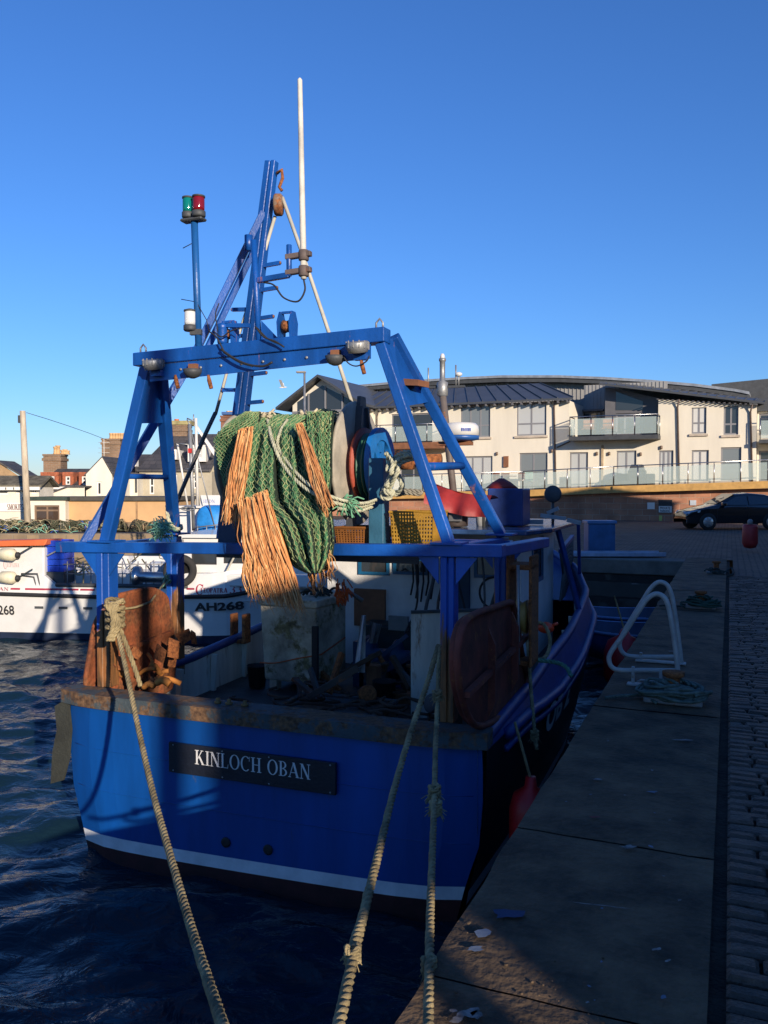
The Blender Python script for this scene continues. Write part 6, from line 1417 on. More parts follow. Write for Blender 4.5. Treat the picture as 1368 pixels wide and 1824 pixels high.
MB().beam(h(84, 990, .2), h(113, 975, .2), .03).build('hauler_arm', galv, hb)
# wheelhouse forward
x0, x1 = h(325, 1030, .4).x, h(560, 1000, .4).x; zt0 = h(380, 958, .4).z
hol = []
for a, b_, c, d in ((341, 973, 386, 1006), (398, 974, 440, 1004), (448, 974, 490, 1004)):
    p, q = h(a, b_, .4), h(c, d, .4); hol.append((p.x, q.x, q.z, p.z))
mb = MB(); wall_holes(mb, x0, x1, 1.0, zt0, hol, .4, .08); mb.box(x0, x1, 2.3, 2.36, 1.0, zt0); mb.box(x0, x0 + .04, .4, 2.3, 1.0, zt0); mb.box(x1 - .04, x1, .4, 2.3, 1.0, zt0); mb.box(x0 - .1, x1 + .15, .30, 2.45, zt0 + .002, zt0 + .08)
mb.build('wheelhouse', whiteg, hb)
for hl in hol: window(hb, hl[0], hl[1], hl[2], hl[3], .42, M('black window trim', (.03, .03, .03)), glassd, 0, fw=.03, depth=.05, name='wheelhouse_window')
mb = MB(); mb.box(h(330, 1035, .25).x, x1 + .2, .12, .40, 1.05, 1.34); mb.build('side_coaming', whiteg, hb, bev=.04, seg=2)
mb = MB(); mb.tube(smooth_path([h(398, 1033, .2), h(404, 1018, .2), h(416, 994, .2), h(424, 981, .2), h(432, 979, .2), h(440, 990, .2)], 5), .022, 8); mb.tube([h(404, 1018, .2), h(418, 1018, .25)], .015, 6); mb.build('handrail', M('cream tube', (.55, .52, .42), .4), hb)
# rails, winch, tyre and clutter amidships
mb = MB()
for px in range(120, 332, 14): mb.tube([h(px, 1048, .3), h(px, 1000, .3)], .014, 6)
for py in (1005, 1022): mb.tube([h(112, py, .3), h(335, py, .3)], .014, 6)
mb.build('guard_rail', M('weathered rail', (.30, .30, .30), .5, metal=.4), hb)
MB().box(h(122, 0, .8).x, h(300, 0, .8).x, .8, 2.0, .9, h(200, 1022, .8).z).build('fish_pound', whiteg, hb, bev=.03)
MB().box(h(112, 0, 1.0).x, h(330, 0, 1.0).x, 2.1, 2.2, 1.0, h(200, 990, 2.1).z).build('far_bulwark', whiteg, hb)
p0, p1 = h(238, 1028, .15), h(306, 1030, .15)
MB().lathe([(.20, 0), (.24, .02), (.24, .12), (.12, .16), (.12, p1.x - p0.x), (.16, p1.x - p0.x + .02)], (p0.x, .20, p0.z), (1, 0, 0), 28).build('net_hauler', steel, hb)
c = h(323, 1016, .1); MB().lathe([(.22, -.09), (.33, -.10), (.36, -.05), (.36, .05), (.33, .10), (.22, .09), (.20, 0), (.22, -.09)], (c.x, .02, c.z), (.35, -1, 0), 32).build('tyre', tyre, hb)
MB().box(h(258, 0, .6).x, h(308, 0, .6).x, .6, .9, 1.2, h(280, 1002, .6).z).build('engine_hatch', M('pale blue hatch', (.42, .46, .52), .4), hb, bev=.03)
mb = MB(); rn = random.Random(14)
for k in range(26):
    c = h(rn.uniform(130, 330), rn.uniform(975, 1022), .9); mb.tube(smooth_path([c, c + Vector((rn.uniform(-.3, .3), 0, rn.uniform(-.2, .15))), c + Vector((rn.uniform(-.5, .5), .1, -.25))], 4), rn.uniform(.01, .02), 5)
tag(mb.build('rope_heap', M('olive old rope', (.16, .15, .09), .95, var=.4), fr=HF), 'old ropes and lines draped over the rails of the white boat', 'rope')
mb = MB(); mb.tube(smooth_path([h(133, 1013, .2), h(140, 1005, .2), h(150, 1020, .2), h(138, 1024, .2), h(130, 1015, .2)], 5), .015, 5); mb.tube([h(150, 1012, .2), h(148, 1045, .2)], .015, 5); tag(mb.build('rope_coil', ropem, fr=HF), 'small tan rope coil hung on the rail of the white boat', 'rope')

# ------------------------------------------------------------ second boat behind
SF = Fr(WF.Y(360, 960, 22.5), 0); SF = Fr((SF.o.x, 22.5, 0), -R(4))
sb = thing('orange_fishing_boat', 'orange and white fishing boat with blue tarpaulin lying behind the white boat', 'fishing boat', SF)
def g(px, py, y=0.0): return SF.Y(px, py, y)
XA, XB = g(318, 950).x, g(640, 950).x
rows = []; mb = MB(); XS2 = [lerp(XA, XB, k / 24) for k in range(25)]
def gz(x): return lerp(g(325, 958).z, g(440, 940).z, (x - XA) / (g(440, 950).x - XA)) if x < g(470, 940).x else lerp(g(325, 958).z, g(440, 940).z, (g(470, 940).x - XA) / (g(440, 950).x - XA))
def gy(x, s): b = itab([(XA, 1.0), (XA + 1.5, 1.5), (XB - 1.2, 1.2), (XB, .1)], x); return 1.5 - b if s == 0 else 1.5 + b
for s in (0, 1):
    for k in range(24):
        x, x2 = XS2[k], XS2[k + 1]; q = [(x, gy(x, s) + (.3 if s == 0 else -.3), -.6), (x2, gy(x2, s) + (.3 if s == 0 else -.3), -.6), (x2, gy(x2, s), gz(x2)), (x, gy(x, s), gz(x))]; mb.add(q, [(0, 1, 2, 3) if s == 0 else (3, 2, 1, 0)], 0, True)
mb.add([(x, gy(x, 0) + .02, gz(x) - .25) for x in XS2] + [(x, gy(x, 1) - .02, gz(x) - .25) for x in XS2[::-1]], [tuple(range(50))], 1)
mb.add([(XA, gy(XA, 0), gz(XA)), (XA, gy(XA, 1), gz(XA)), (XA, gy(XA, 1) - .3, -.6), (XA, gy(XA, 0) + .3, -.6)], [(0, 1, 2, 3)], 0)
mb.build('hull', [M('orange hull paint', (.62, .10, .025), .45, var=.1), whiteg], sb)
p, q = g(318, 950, .9), g(397, 905, .9); MB().box(p.x, q.x, .9, 2.3, p.z - .3, q.z).build('wheelhouse', whiteg, sb, bev=.05, seg=2)
MB().box(p.x - .1, q.x + .1, .8, 2.4, q.z + .002, q.z + .06).build('wheelhouse_roof', whiteg, sb)
p, q = g(357, 902, 1.0), g(392, 882, 1.0); o = MB().box(p.x, q.x, 1.0, 1.06, p.z, q.z).build('name_board', whiteg, sb)
mb = MB(); a, b_ = g(362, 896, .99), g(383, 896, .99); put_text(mb, serif('HEDN'), (a.x, .998, a.z), (b_.x, .998, a.z), (a.x, .998, a.z + .10), (0, -.004, 0)); mb.build('lettering', M('pale blue lettering', (.16, .22, .45), .5), o)
c = g(378, 946, .5)
def tp(u, v):
    a = u * 2 * math.pi; b_ = v * math.pi / 2; r_ = 1 + .10 * math.sin(a * 5) + .05 * math.sin(a * 11 + v * 5)
    return (c.x + .62 * r_ * math.cos(a) * math.cos(b_) ** .5, .9 + .5 * math.sin(a) * math.cos(b_) ** .5, c.z + .72 * math.sin(b_) ** .8)
m = MB().grid(tp, 60, 14); t_ = m.build('tarpaulin', bluetarp, fr=SF); tag(t_, 'light blue tarpaulin tied over gear on the orange boat', 'tarpaulin')
p = g(592, 945, .5); m = MB(); m.grid(lambda u, v: (p.x - .5 + 1.0 * u, .6 + .8 * v, p.z - .1 + .35 * math.sin(math.pi * u) ** .5 + .03 * math.sin(u * 20)), 20, 6); m.box(p.x - .5, p.x + .5, .62, 1.4, p.z - .3, p.z - .1)
tag(m.build('tarpaulin', bluetarp, fr=SF), 'light blue cover on the bow of the orange boat seen under the net drum', 'tarpaulin')
mb = MB(); mb.tube([g(345, 945, .4), g(338, 755, .4)], .05, 8); mb.build('mast', galv, sb)
mb = MB(); mb.tube([g(352, 900, .4), g(349, 745, .4)], .04, 8); mb.tube([g(334, 900, .6), g(316, 790, .6)], .03, 8); mb.build('mast', whitep, sb)
mb = MB()
for a, b_ in (((338, 757), (384, 945)), ((338, 757), (355, 900)), ((316, 790), (338, 792)), ((333, 745), (350, 752)), ((345, 738), (345, 752)), ((330, 835), (358, 835)), ((330, 850), (358, 850)), ((344, 880), (352, 880)), ((333, 747), (340, 760)), ((398, 905), (398, 945))): mb.tube([g(*a, .4), g(*b_, .4)], .018, 5)
mb.tube([g(335 + 12 * math.cos(a / 3), 906 + 3 * math.sin(a / 3), .3) for a in range(19)], .02, 5); mb.build('rigging', galv, sb)
MB().box(g(331, 0, .38).x, g(337, 0, .38).x, .3, .38, g(331, 807, .38).z, g(331, 799, .38).z).build('port_light', redp, sb)
mb = MB()
for px in (352, 368, 384, 400): mb.tube([g(px, 952, .15), g(px, 936, .15)], .015, 5)
mb.tube([g(345, 940, .15), g(410, 932, .15)], .018, 5); mb.build('guard_rail', galv, sb)

# ------------------------------------------------------------ creels on the far quay
rn = random.Random(77); LQ = QZ - .02
def creel_proto():
    t = thing('lobster_creel', 'lobster creel on the far quay', 'lobster creel', Fr((0, 0, 0)), 'lobster creels heaped on the far quay')
    mb = MB(); w, l, hh = .24, .36, .38
    for x in (-l, 0, l): mb.tube([(x, w * math.cos(a), .03 + hh * math.sin(a)) for a in [math.pi * k / 8 for k in range(9)]], .016, 5)
    for y in (-w, w): mb.tube([(-l, y, .03), (l, y, .03)], .02, 5)
    mb.tube([(-l, 0, hh + .03), (l, 0, hh + .03)], .016, 5); mb.build('creel_frame', creelm, t)
    mb = MB(); n = 10
    for k in range(n):
        a = math.pi * k / n; mb.tube([(-l, w * math.cos(a), .03 + hh * math.sin(a)), (l, w * math.cos(a + .3), .03 + hh * math.sin(min(math.pi, a + .3)))], .007, 4)
        mb.tube([(l, w * math.cos(a), .03 + hh * math.sin(a)), (-l, w * math.cos(a + .3), .03 + hh * math.sin(min(math.pi, a + .3)))], .007, 4)
    for k in range(12):
        x = lerp(-l, l, k / 11); mb.tube([(x, w * math.cos(a) * .98, .03 + hh * .98 * math.sin(a)) for a in [math.pi * q / 6 for q in range(7)]], .006, 4)
    mb.box(-l, l, -w, w, .0, .025); mb.build('creel_netting', creelg, t); return t
proto = creel_proto(); first = True
spots = []
for row in range(2):
    for k in range(20):
        px = -30 + k * 12.5 + rn.uniform(-4, 4)
        if row == 1: continue
        spots.append((px, 32.3 + rn.uniform(0, 1.8), LQ + row * .36 + rn.uniform(-.02, .02)))
for px in range(185, 620, 17): spots.append((px + rn.uniform(-5, 5), 33 + rn.uniform(0, 1), LQ))
for i, (px, Y, z) in enumerate(spots):
    o = proto if first else dup(proto); first = False
    c = WF.Y(px, 900, Y); o.location = (c.x, Y, z); o.rotation_euler = (rn.uniform(-.25, .25), rn.uniform(-.3, .3), rn.uniform(0, 3.1)); o['label'] = 'weathered lobster creel in the long heap on the far quay'
mb = MB(); 
for k in range(110):
    c = WF.Y(rn.uniform(-20, 200), 925, rn.uniform(31.8, 32.4)); c.z = LQ + rn.uniform(.05, .34 if c.x < -13.5 else .28); d = Vector((rn.uniform(-.6, .6), 0, rn.uniform(-.3, .3)))
    mb.tube(smooth_path([c, c + d * .5 + Vector((0, -.05, .1)), c + d], 4), .014, 4, rn.choice((0, 0, 0, 3, 3, 1, 2)))
tag(mb.build('creel_lines', [M('tan creel line', (.42, .36, .2), .9), mint, M('blue creel line', (.03, .10, .45), .8), creelg]), 'loose coloured creel lines spread over the heap on the far quay', 'rope')
mb = MB(); mb.box(-26, 8, 31.35, 31.5, -3, QZ - .0); tag(mb.build('far_quay_wall', rubble), kind='structure')
mb = MB(); mb.box(-13.2, 1.5, 34.6, 34.9, QZ - .03, QZ + .28); tag(mb.build('low_stone_wall', rubble), 'low rubble stone wall at the foot of the ochre building', 'wall')

# ------------------------------------------------------------ town on the left
def block(name, label, Y, cat='building'):
    return thing(name, label, cat, Fr((0, Y, QZ - .02)), None), Fr((0, Y, QZ - .02))
def XZ(px, py, Y): p = WF.Y(px, py, Y); return p.x, p.z - (QZ - .02)
def rectpx(a, b_, c, d, Y): x0, z1 = XZ(a, b_, Y); x1, z0 = XZ(c, d, Y); return (x0, x1, z0, z1)
def simple(t, Y, rect, dep, mat, wins=(), fm=framew, gm=glassd, trans=.5, mull=0):
    x0, x1, _, z1 = rectpx(*rect, Y); hol = [rectpx(*w, Y) for w in wins]
    mb = MB(); wall_holes(mb, x0, x1, 0, z1, hol, 0, .15); mb.add([(x0, 0, 0), (x0, dep, 0), (x0, dep, z1), (x0, 0, z1)], [(0, 3, 2, 1)][:1]); mb.add([(x1, 0, 0), (x1, dep, 0), (x1, dep, z1), (x1, 0, z1)], [(0, 1, 2, 3)]); mb.add([(x0, dep, 0), (x1, dep, 0), (x1, dep, z1), (x0, dep, z1)], [(3, 2, 1, 0)]); mb.build('wall', mat, t)
    for hl in hol: window(t, *hl, 0, fm, gm, mull, trans, fw=.07, depth=.10)
    return x0, x1, z1
def flatroof(t, x0, x1, z, dep, mat, th=.15, ov=.15): MB().box(x0 - ov, x1 + ov, -ov, dep + ov, z + .003, z + th).build('roof', mat, t)
def pitched(t, x0, x1, z, dep, rise, mat, ov=.2, axis='x', par=None):
    mb = MB()
    if axis == 'x':
        for y0, y1 in ((-ov, dep / 2), (dep + ov, dep / 2)): mb.prism([(x0 - ov, y0, z), (x1 + ov, y0, z), (x1 + ov, y1, z + rise), (x0 - ov, y1, z + rise)], (0, 0, .1))
        mb.add([(x0, 0, z), (x0, dep, z), (x0, dep / 2, z + rise)], [(0, 1, 2)]); mb.add([(x1, 0, z), (x1, dep, z), (x1, dep / 2, z + rise)], [(0, 1, 2)])
    else:
        xm = (x0 + x1) / 2
        for a, b_ in ((x0 - ov, xm), (x1 + ov, xm)): mb.prism([(a, -ov, z), (a, dep, z), (b_, dep, z + rise), (b_, -ov, z + rise)], (0, 0, .1))
    return mb.build('roof', mat, t)
def chimney(par, rect, Y, y0, dep, mat, pots, potmat=None):
    Y = Y + y0; x0, x1, z0, z1 = rectpx(*rect, Y); mb = MB(); mb.box(x0, x1, y0, y0 + dep, z0 - 1.5, z1); mb.box(x0 - .06, x1 + .06, y0 - .06, y0 + dep + .06, z1 - .28, z1 - .12); mb.box(x0 - .04, x1 + .04, y0 - .04, y0 + dep + .04, z1 + .002, z1 + .1)
    o = mb.build('chimney', mat, par)
    for px, ph in pots:
        x, _ = XZ(px, 0, Y); hgt = ph / F * Y; MB().lathe([(.16, 0), (.12, .1), (.11, hgt - .1), (.14, hgt - .08), (.14, hgt), (.09, hgt)], (x, y0 + dep / 2, z1 + .1), n=12).build('chimney_pot', potmat or potm, o)
# ochre store
Y = 35; t, fr = block('ochre_store', 'long low ochre rendered store with flat roof behind the creels', Y)
x0, x1, z = simple(t, Y, (117, 892, 300, 950), 5, ochre); flatroof(t, x0, x1, z, 5, M('dark flat roof', (.07, .065, .055), .9), .16)
x_, z_ = XZ(243, 890, Y); MB().box(x_ - .02, x_ + .05, -.03, -.003, .4, z).build('drainpipe', M('stained pipe', (.30, .18, .09), .8), t)
Y = 34.6; t, fr = block('kiosk', 'white kiosk with one large dark window left of the ochre store', Y)
x0, x1, z = simple(t, Y, (46, 891, 117, 950), 3, rend_w, [(61, 900, 106, 937)], M('brown window frame', (.2, .13, .08)), glassmat('brown dark glass', (.06, .04, .03)), .75, 1); flatroof(t, x0, x1, z, 3, M('dark green fascia', (.03, .05, .04), .7), .14, .1)
Y = 36; t, fr = block('smokehouse', 'white smokehouse with a painted smokies sign and slate roof', Y)
x0, x1, z = simple(t, Y, (-60, 868, 70, 950), 1.6, rend_w, [(-25, 872, 15, 881), (27, 871, 45, 880), (55, 871, 66, 880)], framew, glassd, None, 1)
pitched(t, x0, x1, z, 1.6, .42, M('moss slate roof', (.13, .115, .08), .85, var=.35, scale=3)); MB().box(x0, x1 + .15, -.3, -.2, z - .12, z + .02).build('gutter_board', framew, t)
for k in range(7):
    x_, z_ = XZ(-40 + k * 14, 868, Y); MB().box(x_ - .02, x_ + .02, -.32, -.302, z - .10, z).build('gutter_bracket', darkgrey, t)
a = rectpx(-8, 896, 45, 911, Y); so = thing('shop_sign', 'white smokies sign with black and red letters on the smokehouse', 'sign', Fr(((a[0] + a[1]) / 2, Y - .06, QZ - .02 + a[2])))
w_ = (a[1] - a[0]) / 2; hh_ = a[3] - a[2]; MB().box(-w_, w_, 0, .04, 0, hh_).build('sign_board', framew, so)
cx_ = (a[0] + a[1]) / 2
b0 = XZ(2, 0, Y)[0] - cx_; b1 = XZ(32, 0, Y)[0] - cx_; mb = MB(); put_text(mb, bold(serif('SMOKIES'), .012), (b0, 0, .06), (b1, 0, .06), (b0, 0, hh_ - .05), (0, -.006, 0)); mb.build('sign_lettering', M('brown black lettering', (.10, .03, .03), .6), so)
b2 = XZ(33, 0, Y)[0] - cx_; b3 = XZ(43, 0, Y)[0] - cx_; MB().box(b2, b3, -.004, -.001, .06, hh_ - .03).build('yellow_panel', M('yellow sign paint', (.55, .45, .10), .6), so)
mb = MB(); put_text(mb, sans('SOLD', .02), (b2 + .02, 0, hh_ * .56), (b3 - .02, 0, hh_ * .56), (b2 + .02, 0, hh_ * .84), (0, -.010, 0)); put_text(mb, sans('HERE', .02), (b2 + .02, 0, .09), (b3 - .02, 0, .09), (b2 + .02, 0, hh_ * .46), (0, -.010, 0)); mb.build('sign_lettering', letterk, so)
# pole
c = WF.Y(50, 948, 33.2); t = thing('wooden_pole', 'tall pale wooden pole with a small dark box near its top', 'pole', Fr((c.x, 33.2, QZ - .02)))
hgt = WF.Y(43, 731, 33.2).z - QZ; MB().tube([(0, 0, 0), (-.16, 0, hgt)], [.135, .11], 12).build('pole_shaft', M('bleached timber', (.50, .42, .31), .9, var=.25, scale=6, streak=True), t); MB().box(-.32, -.20, -.08, .08, hgt - .48, hgt - .18).build('pole_box', darkgrey, t)
mb = MB(); mb.tube([WF.Y(px, py, d) for px, py, d in ((47, 735, 33.2), (80, 745, 34), (120, 758, 36), (160, 772, 40), (196, 786, 46))], .012, 4); tag(mb.build('overhead_wire', darkgrey), 'thin overhead wire sagging from the wooden pole to the chimney', 'wire')
# houses behind
Y = 48; t, fr = block('brown_gable_house', 'house with a plain brown gable at the far left', Y)
x0, x1, z = simple(t, Y, (-40, 850, 38, 950), 2, M('brown stone', (.33, .22, .12), .9)); pitched(t, x0, x1, z, 2, XZ(0, 823, Y)[1] - z, slate, axis='y'); mb = MB(); mb.add([(x0, -.05, z), (x1, -.05, z), ((x0 + x1) / 2, -.05, XZ(0, 823, Y)[1])], [(0, 1, 2)]); mb.build('gable', M('brown stone', (.33, .22, .12)), t)
Y = 44; t, fr = block('dormer_house', 'house with three red tile hung dormers and a tall chimney', Y)
x0, x1, z = simple(t, Y, (70, 868, 190, 950), 7, rend_w)
mb = MB(); zt_ = XZ(0, 838, Y + 2.5)[1]; mb.prism([(x0, -.2, z), (x1, -.2, z), (x1, 2.5, zt_), (x0, 2.5, zt_)], (0, 0, .1)); mb.box(x0, x1, 2.4, 7, z, zt_ + .05); ro = mb.build('roof', slate, t)
for a, b_, w in ((74, 105, 2), (113, 131, 1), (142, 160, 1)):
    r_ = rectpx(a, 841, b_, 866, Y); mb = MB(); wn = rectpx(a + (4 if w == 2 else 5), 848, b_ - (6 if w == 2 else 4), 864, Y); wall_holes(mb, r_[0], r_[1], r_[2], r_[3], [wn], -.15, .15)
    mb.box(r_[0], r_[1], .0, 2.4, r_[2], r_[3]); o = mb.build('dormer', tilered, t); window(o, *wn, -.15, framew, glassd, w - 1, .5, fw=.07); 
MB().box(x0, x1, -.3, -.15, z - .1, z + .03).build('gutter', framew, t)
chimney(ro, (77, 812, 108, 842), Y, 2.6, 1.0, chim, ((84, 14), (88, 16), (97, 8), (101, 9), (105, 7)))
Y = 41; t, fr = block('lean_to', 'low white lean-to with sloping slate roof below the dormers', Y)
x0, x1, z = simple(t, Y, (72, 886, 144, 950), 3, rend_w); x2, z2 = XZ(122, 868, Y); mb = MB(); mb.add([(x0, 0, z), (XZ(142, 0, Y)[0], 0, z), (XZ(142, 0, Y)[0], 0, z2), (x2, 0, z2)], [(0, 1, 2, 3)]); mb.build('gable', rend_w, t); mb = MB(); mb.prism([(x0, -.1, z), (x2, -.1, z2), (x2, 3, z2), (x0, 3, z)], (0, 0, .08)); mb.prism([(x2, -.1, z2), (XZ(142, 0, Y)[0], -.1, z2), (XZ(142, 0, Y)[0], 3, z2), (x2, 3, z2)], (0, 0, .08)); mb.build('roof', slate, t)
Y = 42; t, fr = block('white_gable_cottage', 'white cottage gable with one narrow window beside the gantry leg', Y)
x0, x1, z = simple(t, Y, (153, 845, 200, 950), 8, cream, [(172, 858, 181, 882)], framew, glassd, None); zA = XZ(0, 815, Y)[1]; xA = XZ(174, 0, Y)[0]
mb = MB(); mb.add([(x0, -.0, z), (x1, -.0, z), (xA, -.0, zA)], [(0, 1, 2)]); mb.build('gable', cream, t)
mb = MB(); mb.prism([(x0 - .1, .02, z - .1), (x0 - .1, 8, z - .1), (xA, 8, zA), (xA, .02, zA)], (0, 0, .08)); mb.prism([(x1 + .1, .02, z - .1), (x1 + .1, 8, z - .1), (xA, 8, zA), (xA, .02, zA)], (0, 0, .08)); mb.build('roof', slate, t)
MB().box(XZ(178, 0, Y)[0], XZ(196, 0, Y)[0], 4, 4.1, zA - .9, zA - .2).build('roof_ridge', slate, t)
Y = 50; t, fr = block('slate_roof_house', 'house with a broad slate roof and a tall chimney of yellow pots', Y)
x0, x1, z = simple(t, Y, (180, 852, 262, 950), 8, rend_w); mb = MB(); zR = XZ(0, 812, Y + 3.5)[1]; mb.prism([(x0, -.2, z), (x1 + .5, -.2, z), (XZ(285, 0, Y)[0], 3.5, zR), (x0, 3.5, zR)], (0, 0, .1)); mb.prism([(x0, 7, z), (x1 + .5, 7, z), (XZ(285, 0, Y)[0], 3.5, zR), (x0, 3.5, zR)], (0, 0, .1)); ro = mb.build('roof', slate, t)
chimney(ro, (181, 784, 214, 830), Y, 2.2, 1.5, chim, ((184, 11), (189, 11), (194, 11), (199, 11), (203, 11)))
mb = MB(); c = XZ(180, 0, Y + 2.2)[0]; zz = XZ(0, 784, Y + 2.2)[1]; mb.tube([(c - .05, 2.1, zz - 1.5), (c - .05, 2.1, zz + .1)], .02, 5)
for k in (.15, .5, .8): mb.tube([(c - .4, 2.1, zz - k), (c + .3, 2.1, zz - k)], .012, 4)
mb.build('tv_aerial', framew, ro)
Y = 45; t, fr = block('white_house', 'white house wall between the gantry legs with a drainpipe', Y)
x0, x1, z = simple(t, Y, (196, 848, 246, 950), 6, rend_w); flatroof(t, x0, x1, z, 2, slate); MB().box(XZ(234, 0, Y)[0], XZ(237, 0, Y)[0], -.08, -.003, 1.5, z).build('drainpipe', darkgrey, t); MB().box(XZ(228, 0, Y)[0], XZ(240, 0, Y)[0], -.5, -.003, 2.9, 3.4).build('air_unit', framew, t)
Y = 46; t, fr = block('grey_town_house', 'grey rendered house with sash windows and slate roof behind the second boat', Y)
x0, x1, z = simple(t, Y, (248, 840, 378, 950), 9, rend_g, [(266, 850, 275, 880), (309, 845, 316, 870), (344, 845, 351, 870)], framew, glassd, .5)
mb = MB(); zR = XZ(0, 776, Y + 4.5)[1]; mb.prism([(x0 - .1, -.2, z), (x1, -.2, z), (x1, 4.5, zR), (XZ(300, 0, Y + 4.5)[0], 4.5, zR)], (0, 0, .1)); mb.prism([(x0 - .1, 9.2, z), (x1, 9.2, z), (x1, 4.5, zR), (XZ(300, 0, Y + 4.5)[0], 4.5, zR)], (0, 0, .1)); mb.add([(x0 - .1, -.2, z + .05), (x0 - .1, 9.2, z + .05), (XZ(300, 0, Y + 4.5)[0], 4.5, zR)], [(0, 1, 2)]); ro = mb.build('roof', slate, t)
for a, b_, m_ in ((302, 311, framew), (332, 364, whitep)):
    r_ = rectpx(a, 792 if a > 320 else 800, b_, 822 if a > 320 else 818, Y); mb = MB(); wn = (lerp(r_[0], r_[1], .2), lerp(r_[0], r_[1], .8), lerp(r_[2], r_[3], .2), lerp(r_[2], r_[3], .8)); wall_holes(mb, *r_, [wn], .3, .1); mb.box(r_[0], r_[1], .42, 3.5, r_[2], r_[3]); o = mb.build('dormer', m_, t); window(o, *wn, .3, framew, glassc, 0, .5, fw=.06)
mb = MB(); mb.prism([(XZ(340, 0, Y)[0], .1, XZ(0, 757, Y)[1]), (XZ(345, 0, Y)[0], .1, XZ(0, 757, Y)[1]), (XZ(381, 0, Y)[0], .1, XZ(0, 808, Y)[1]), (XZ(376, 0, Y)[0], .1, XZ(0, 812, Y)[1])], (0, .2, 0)); mb.build('barge_board', framew, t)
chimney(ro, (292, 760, 333, 790), Y, 4.2, 1.2, chim, ((300, 9), (305, 12), (318, 9), (322, 9)), M('orange chimney pot', (.50, .16, .07), .8))
MB().box(XZ(290, 0, Y + 4.2)[0], XZ(335, 0, Y + 4.2)[0], 4.1, 5.5, XZ(0, 760, Y + 4.2)[1] + .12, XZ(0, 753, Y + 4.2)[1] + .12).build('chimney_cap', M('mossy cap', (.30, .26, .12), .9), ro)
Y = 52; t, fr = block('red_chimney_house', 'house behind the net with a red brick chimney and blue flashing', Y)
x0, x1, z = simple(t, Y, (372, 820, 520, 950), 8, rend_g); ro = pitched(t, x0, x1, z, 8, 2.0, slate); chimney(ro, (393, 743, 450, 800), Y, 2, 1.5, chimr, ((399, 10), (404, 10), (409, 9)))
MB().box(XZ(391, 0, Y + 2)[0], XZ(452, 0, Y + 2)[0], 1.9, 3.6, XZ(0, 742, Y + 2)[1] + .12, XZ(0, 737, Y + 2)[1] + .12).build('chimney_cap', M('blue flashing', (.03, .09, .25), .5), ro)
x_, z_ = XZ(300, 891, 37); mb = MB(); mb.prism([(x_ - .9, 36.8, z_ + QZ - .3), (x_ - .0, 36.8, z_ + QZ + .1), (x_ - .0, 37.6, z_ + QZ + .1), (x_ - .9, 37.6, z_ + QZ - .3)], (0, 0, .1)); mb.box(x_ - .85, x_, 36.85, 37.5, QZ, z_ + QZ - .31); tag(mb.build('red_roof_hut', M('red painted roof', (.36, .06, .04), .7)), 'small hut with a sloping red roof behind the ochre store', 'hut')

# ------------------------------------------------------------ apartment building
AF = Fr((16.66, 45, QZ - .02), -R(25))
ap = thing('apartment_building', 'long two storey cream apartment building with curved grey roof above the harbour', 'building', AF)
def A(px, py, y=0.0): return AF.Y(px, py, y)
def ar4(a, b_, c, d, y=0.0): p, q = A(a, b_, y), A(c, d, y); return (p.x, q.x, q.z, p.z)
TZ = 1.75
xl0, xl1 = A(640, 800).x, A(1013, 800).x; xr0, xr1 = A(1172, 800).x, A(1347, 800).x
ze = A(1015, 713).z
wl_ = [(820, 722, 873, 778, 2), (920, 718, 973, 775, 1), (697, 738, 770, 790, 1), (712, 815, 760, 880, 1), (824, 813, 877, 880, 2), (925, 807, 975, 875, 1)]
hol = [ar4(*w[:4]) for w in wl_]
mb = MB(); wall_holes(mb, xl0, xl1, -.2, ze, hol, 0, .16); mb.add([(xl1, 0, -.2), (xl1, 5, -.2), (xl1, 5, ze), (xl1, 0, ze)], [(0, 1, 2, 3)])
xm0, xm1 = xl1, xr0
wm_ = [(1008, 806, 1047, 872, 1), (1098, 803, 1133, 870, 1), (1152, 803, 1199, 868, 2)]
hm = [ar4(*w[:4]) for w in wm_]; zb_ = A(1100, 778).z
mb2 = MB(); hmm = [(max(xm0 + .05, h_[0]), h_[1], h_[2], h_[3]) for h_ in hm[:2]]; wall_holes(mb2, xm0, xr0, -.2, zb_ - .01, hmm, .0, .16)
wr2 = [(1232, 720, 1258, 772, 1), (1289, 722, 1315, 774, 1), (1232, 802, 1262, 857, 1), (1284, 797, 1320, 856, 0)]
hr = [ar4(*w[:4]) for w in wr2] + [(max(xr0 + .05, hm[2][0]), hm[2][1], hm[2][2], hm[2][3])]; zr0, zr1 = A(1174, 712).z, A(1345, 722).z
mb3 = MB(); wall_holes(mb3, xr0, xr1, -.2, zr1, hr, 0, .16); mb3.add([(xr0, 0, zr1), (xr1, 0, zr1), (xr0, 0, zr0)], [(0, 1, 2)]); mb3.add([(xr0, 0, zb_), (xr0, 5, zb_), (xr0, 5, zr0), (xr0, 0, zr0)], [(3, 2, 1, 0)])
mb3.add([(xr1, 0, -.2), (xr1, 8, -.2), (xr1, 8, zr1), (xr1, 0, zr1)], [(0, 1, 2, 3)])
for m_ in (mb, mb2, mb3): m_.build('wall', cream, ap)
for w, hl in list(zip(wl_, hol)) + list(zip(wm_[:2], hmm)) + list(zip(wr2, hr[:4])) + [(wm_[2], hr[4])]:
    window(ap, *hl, 0, frameg, glassc if w[0] != 697 and w[0] != 712 and w[0] != 1289 else glassd, w[4], .36 if w[0] in (820, 920, 1232, 1289) and w[1] < 760 else None, fw=.09, depth=.14)
    if w[1] < 760: MB().box(hl[0] - .1, hl[1] + .1, -.10, -.002, hl[2] - .14, hl[2] - .02).build('sill', M('stone sill', (.45, .38, .30), .8), ap)
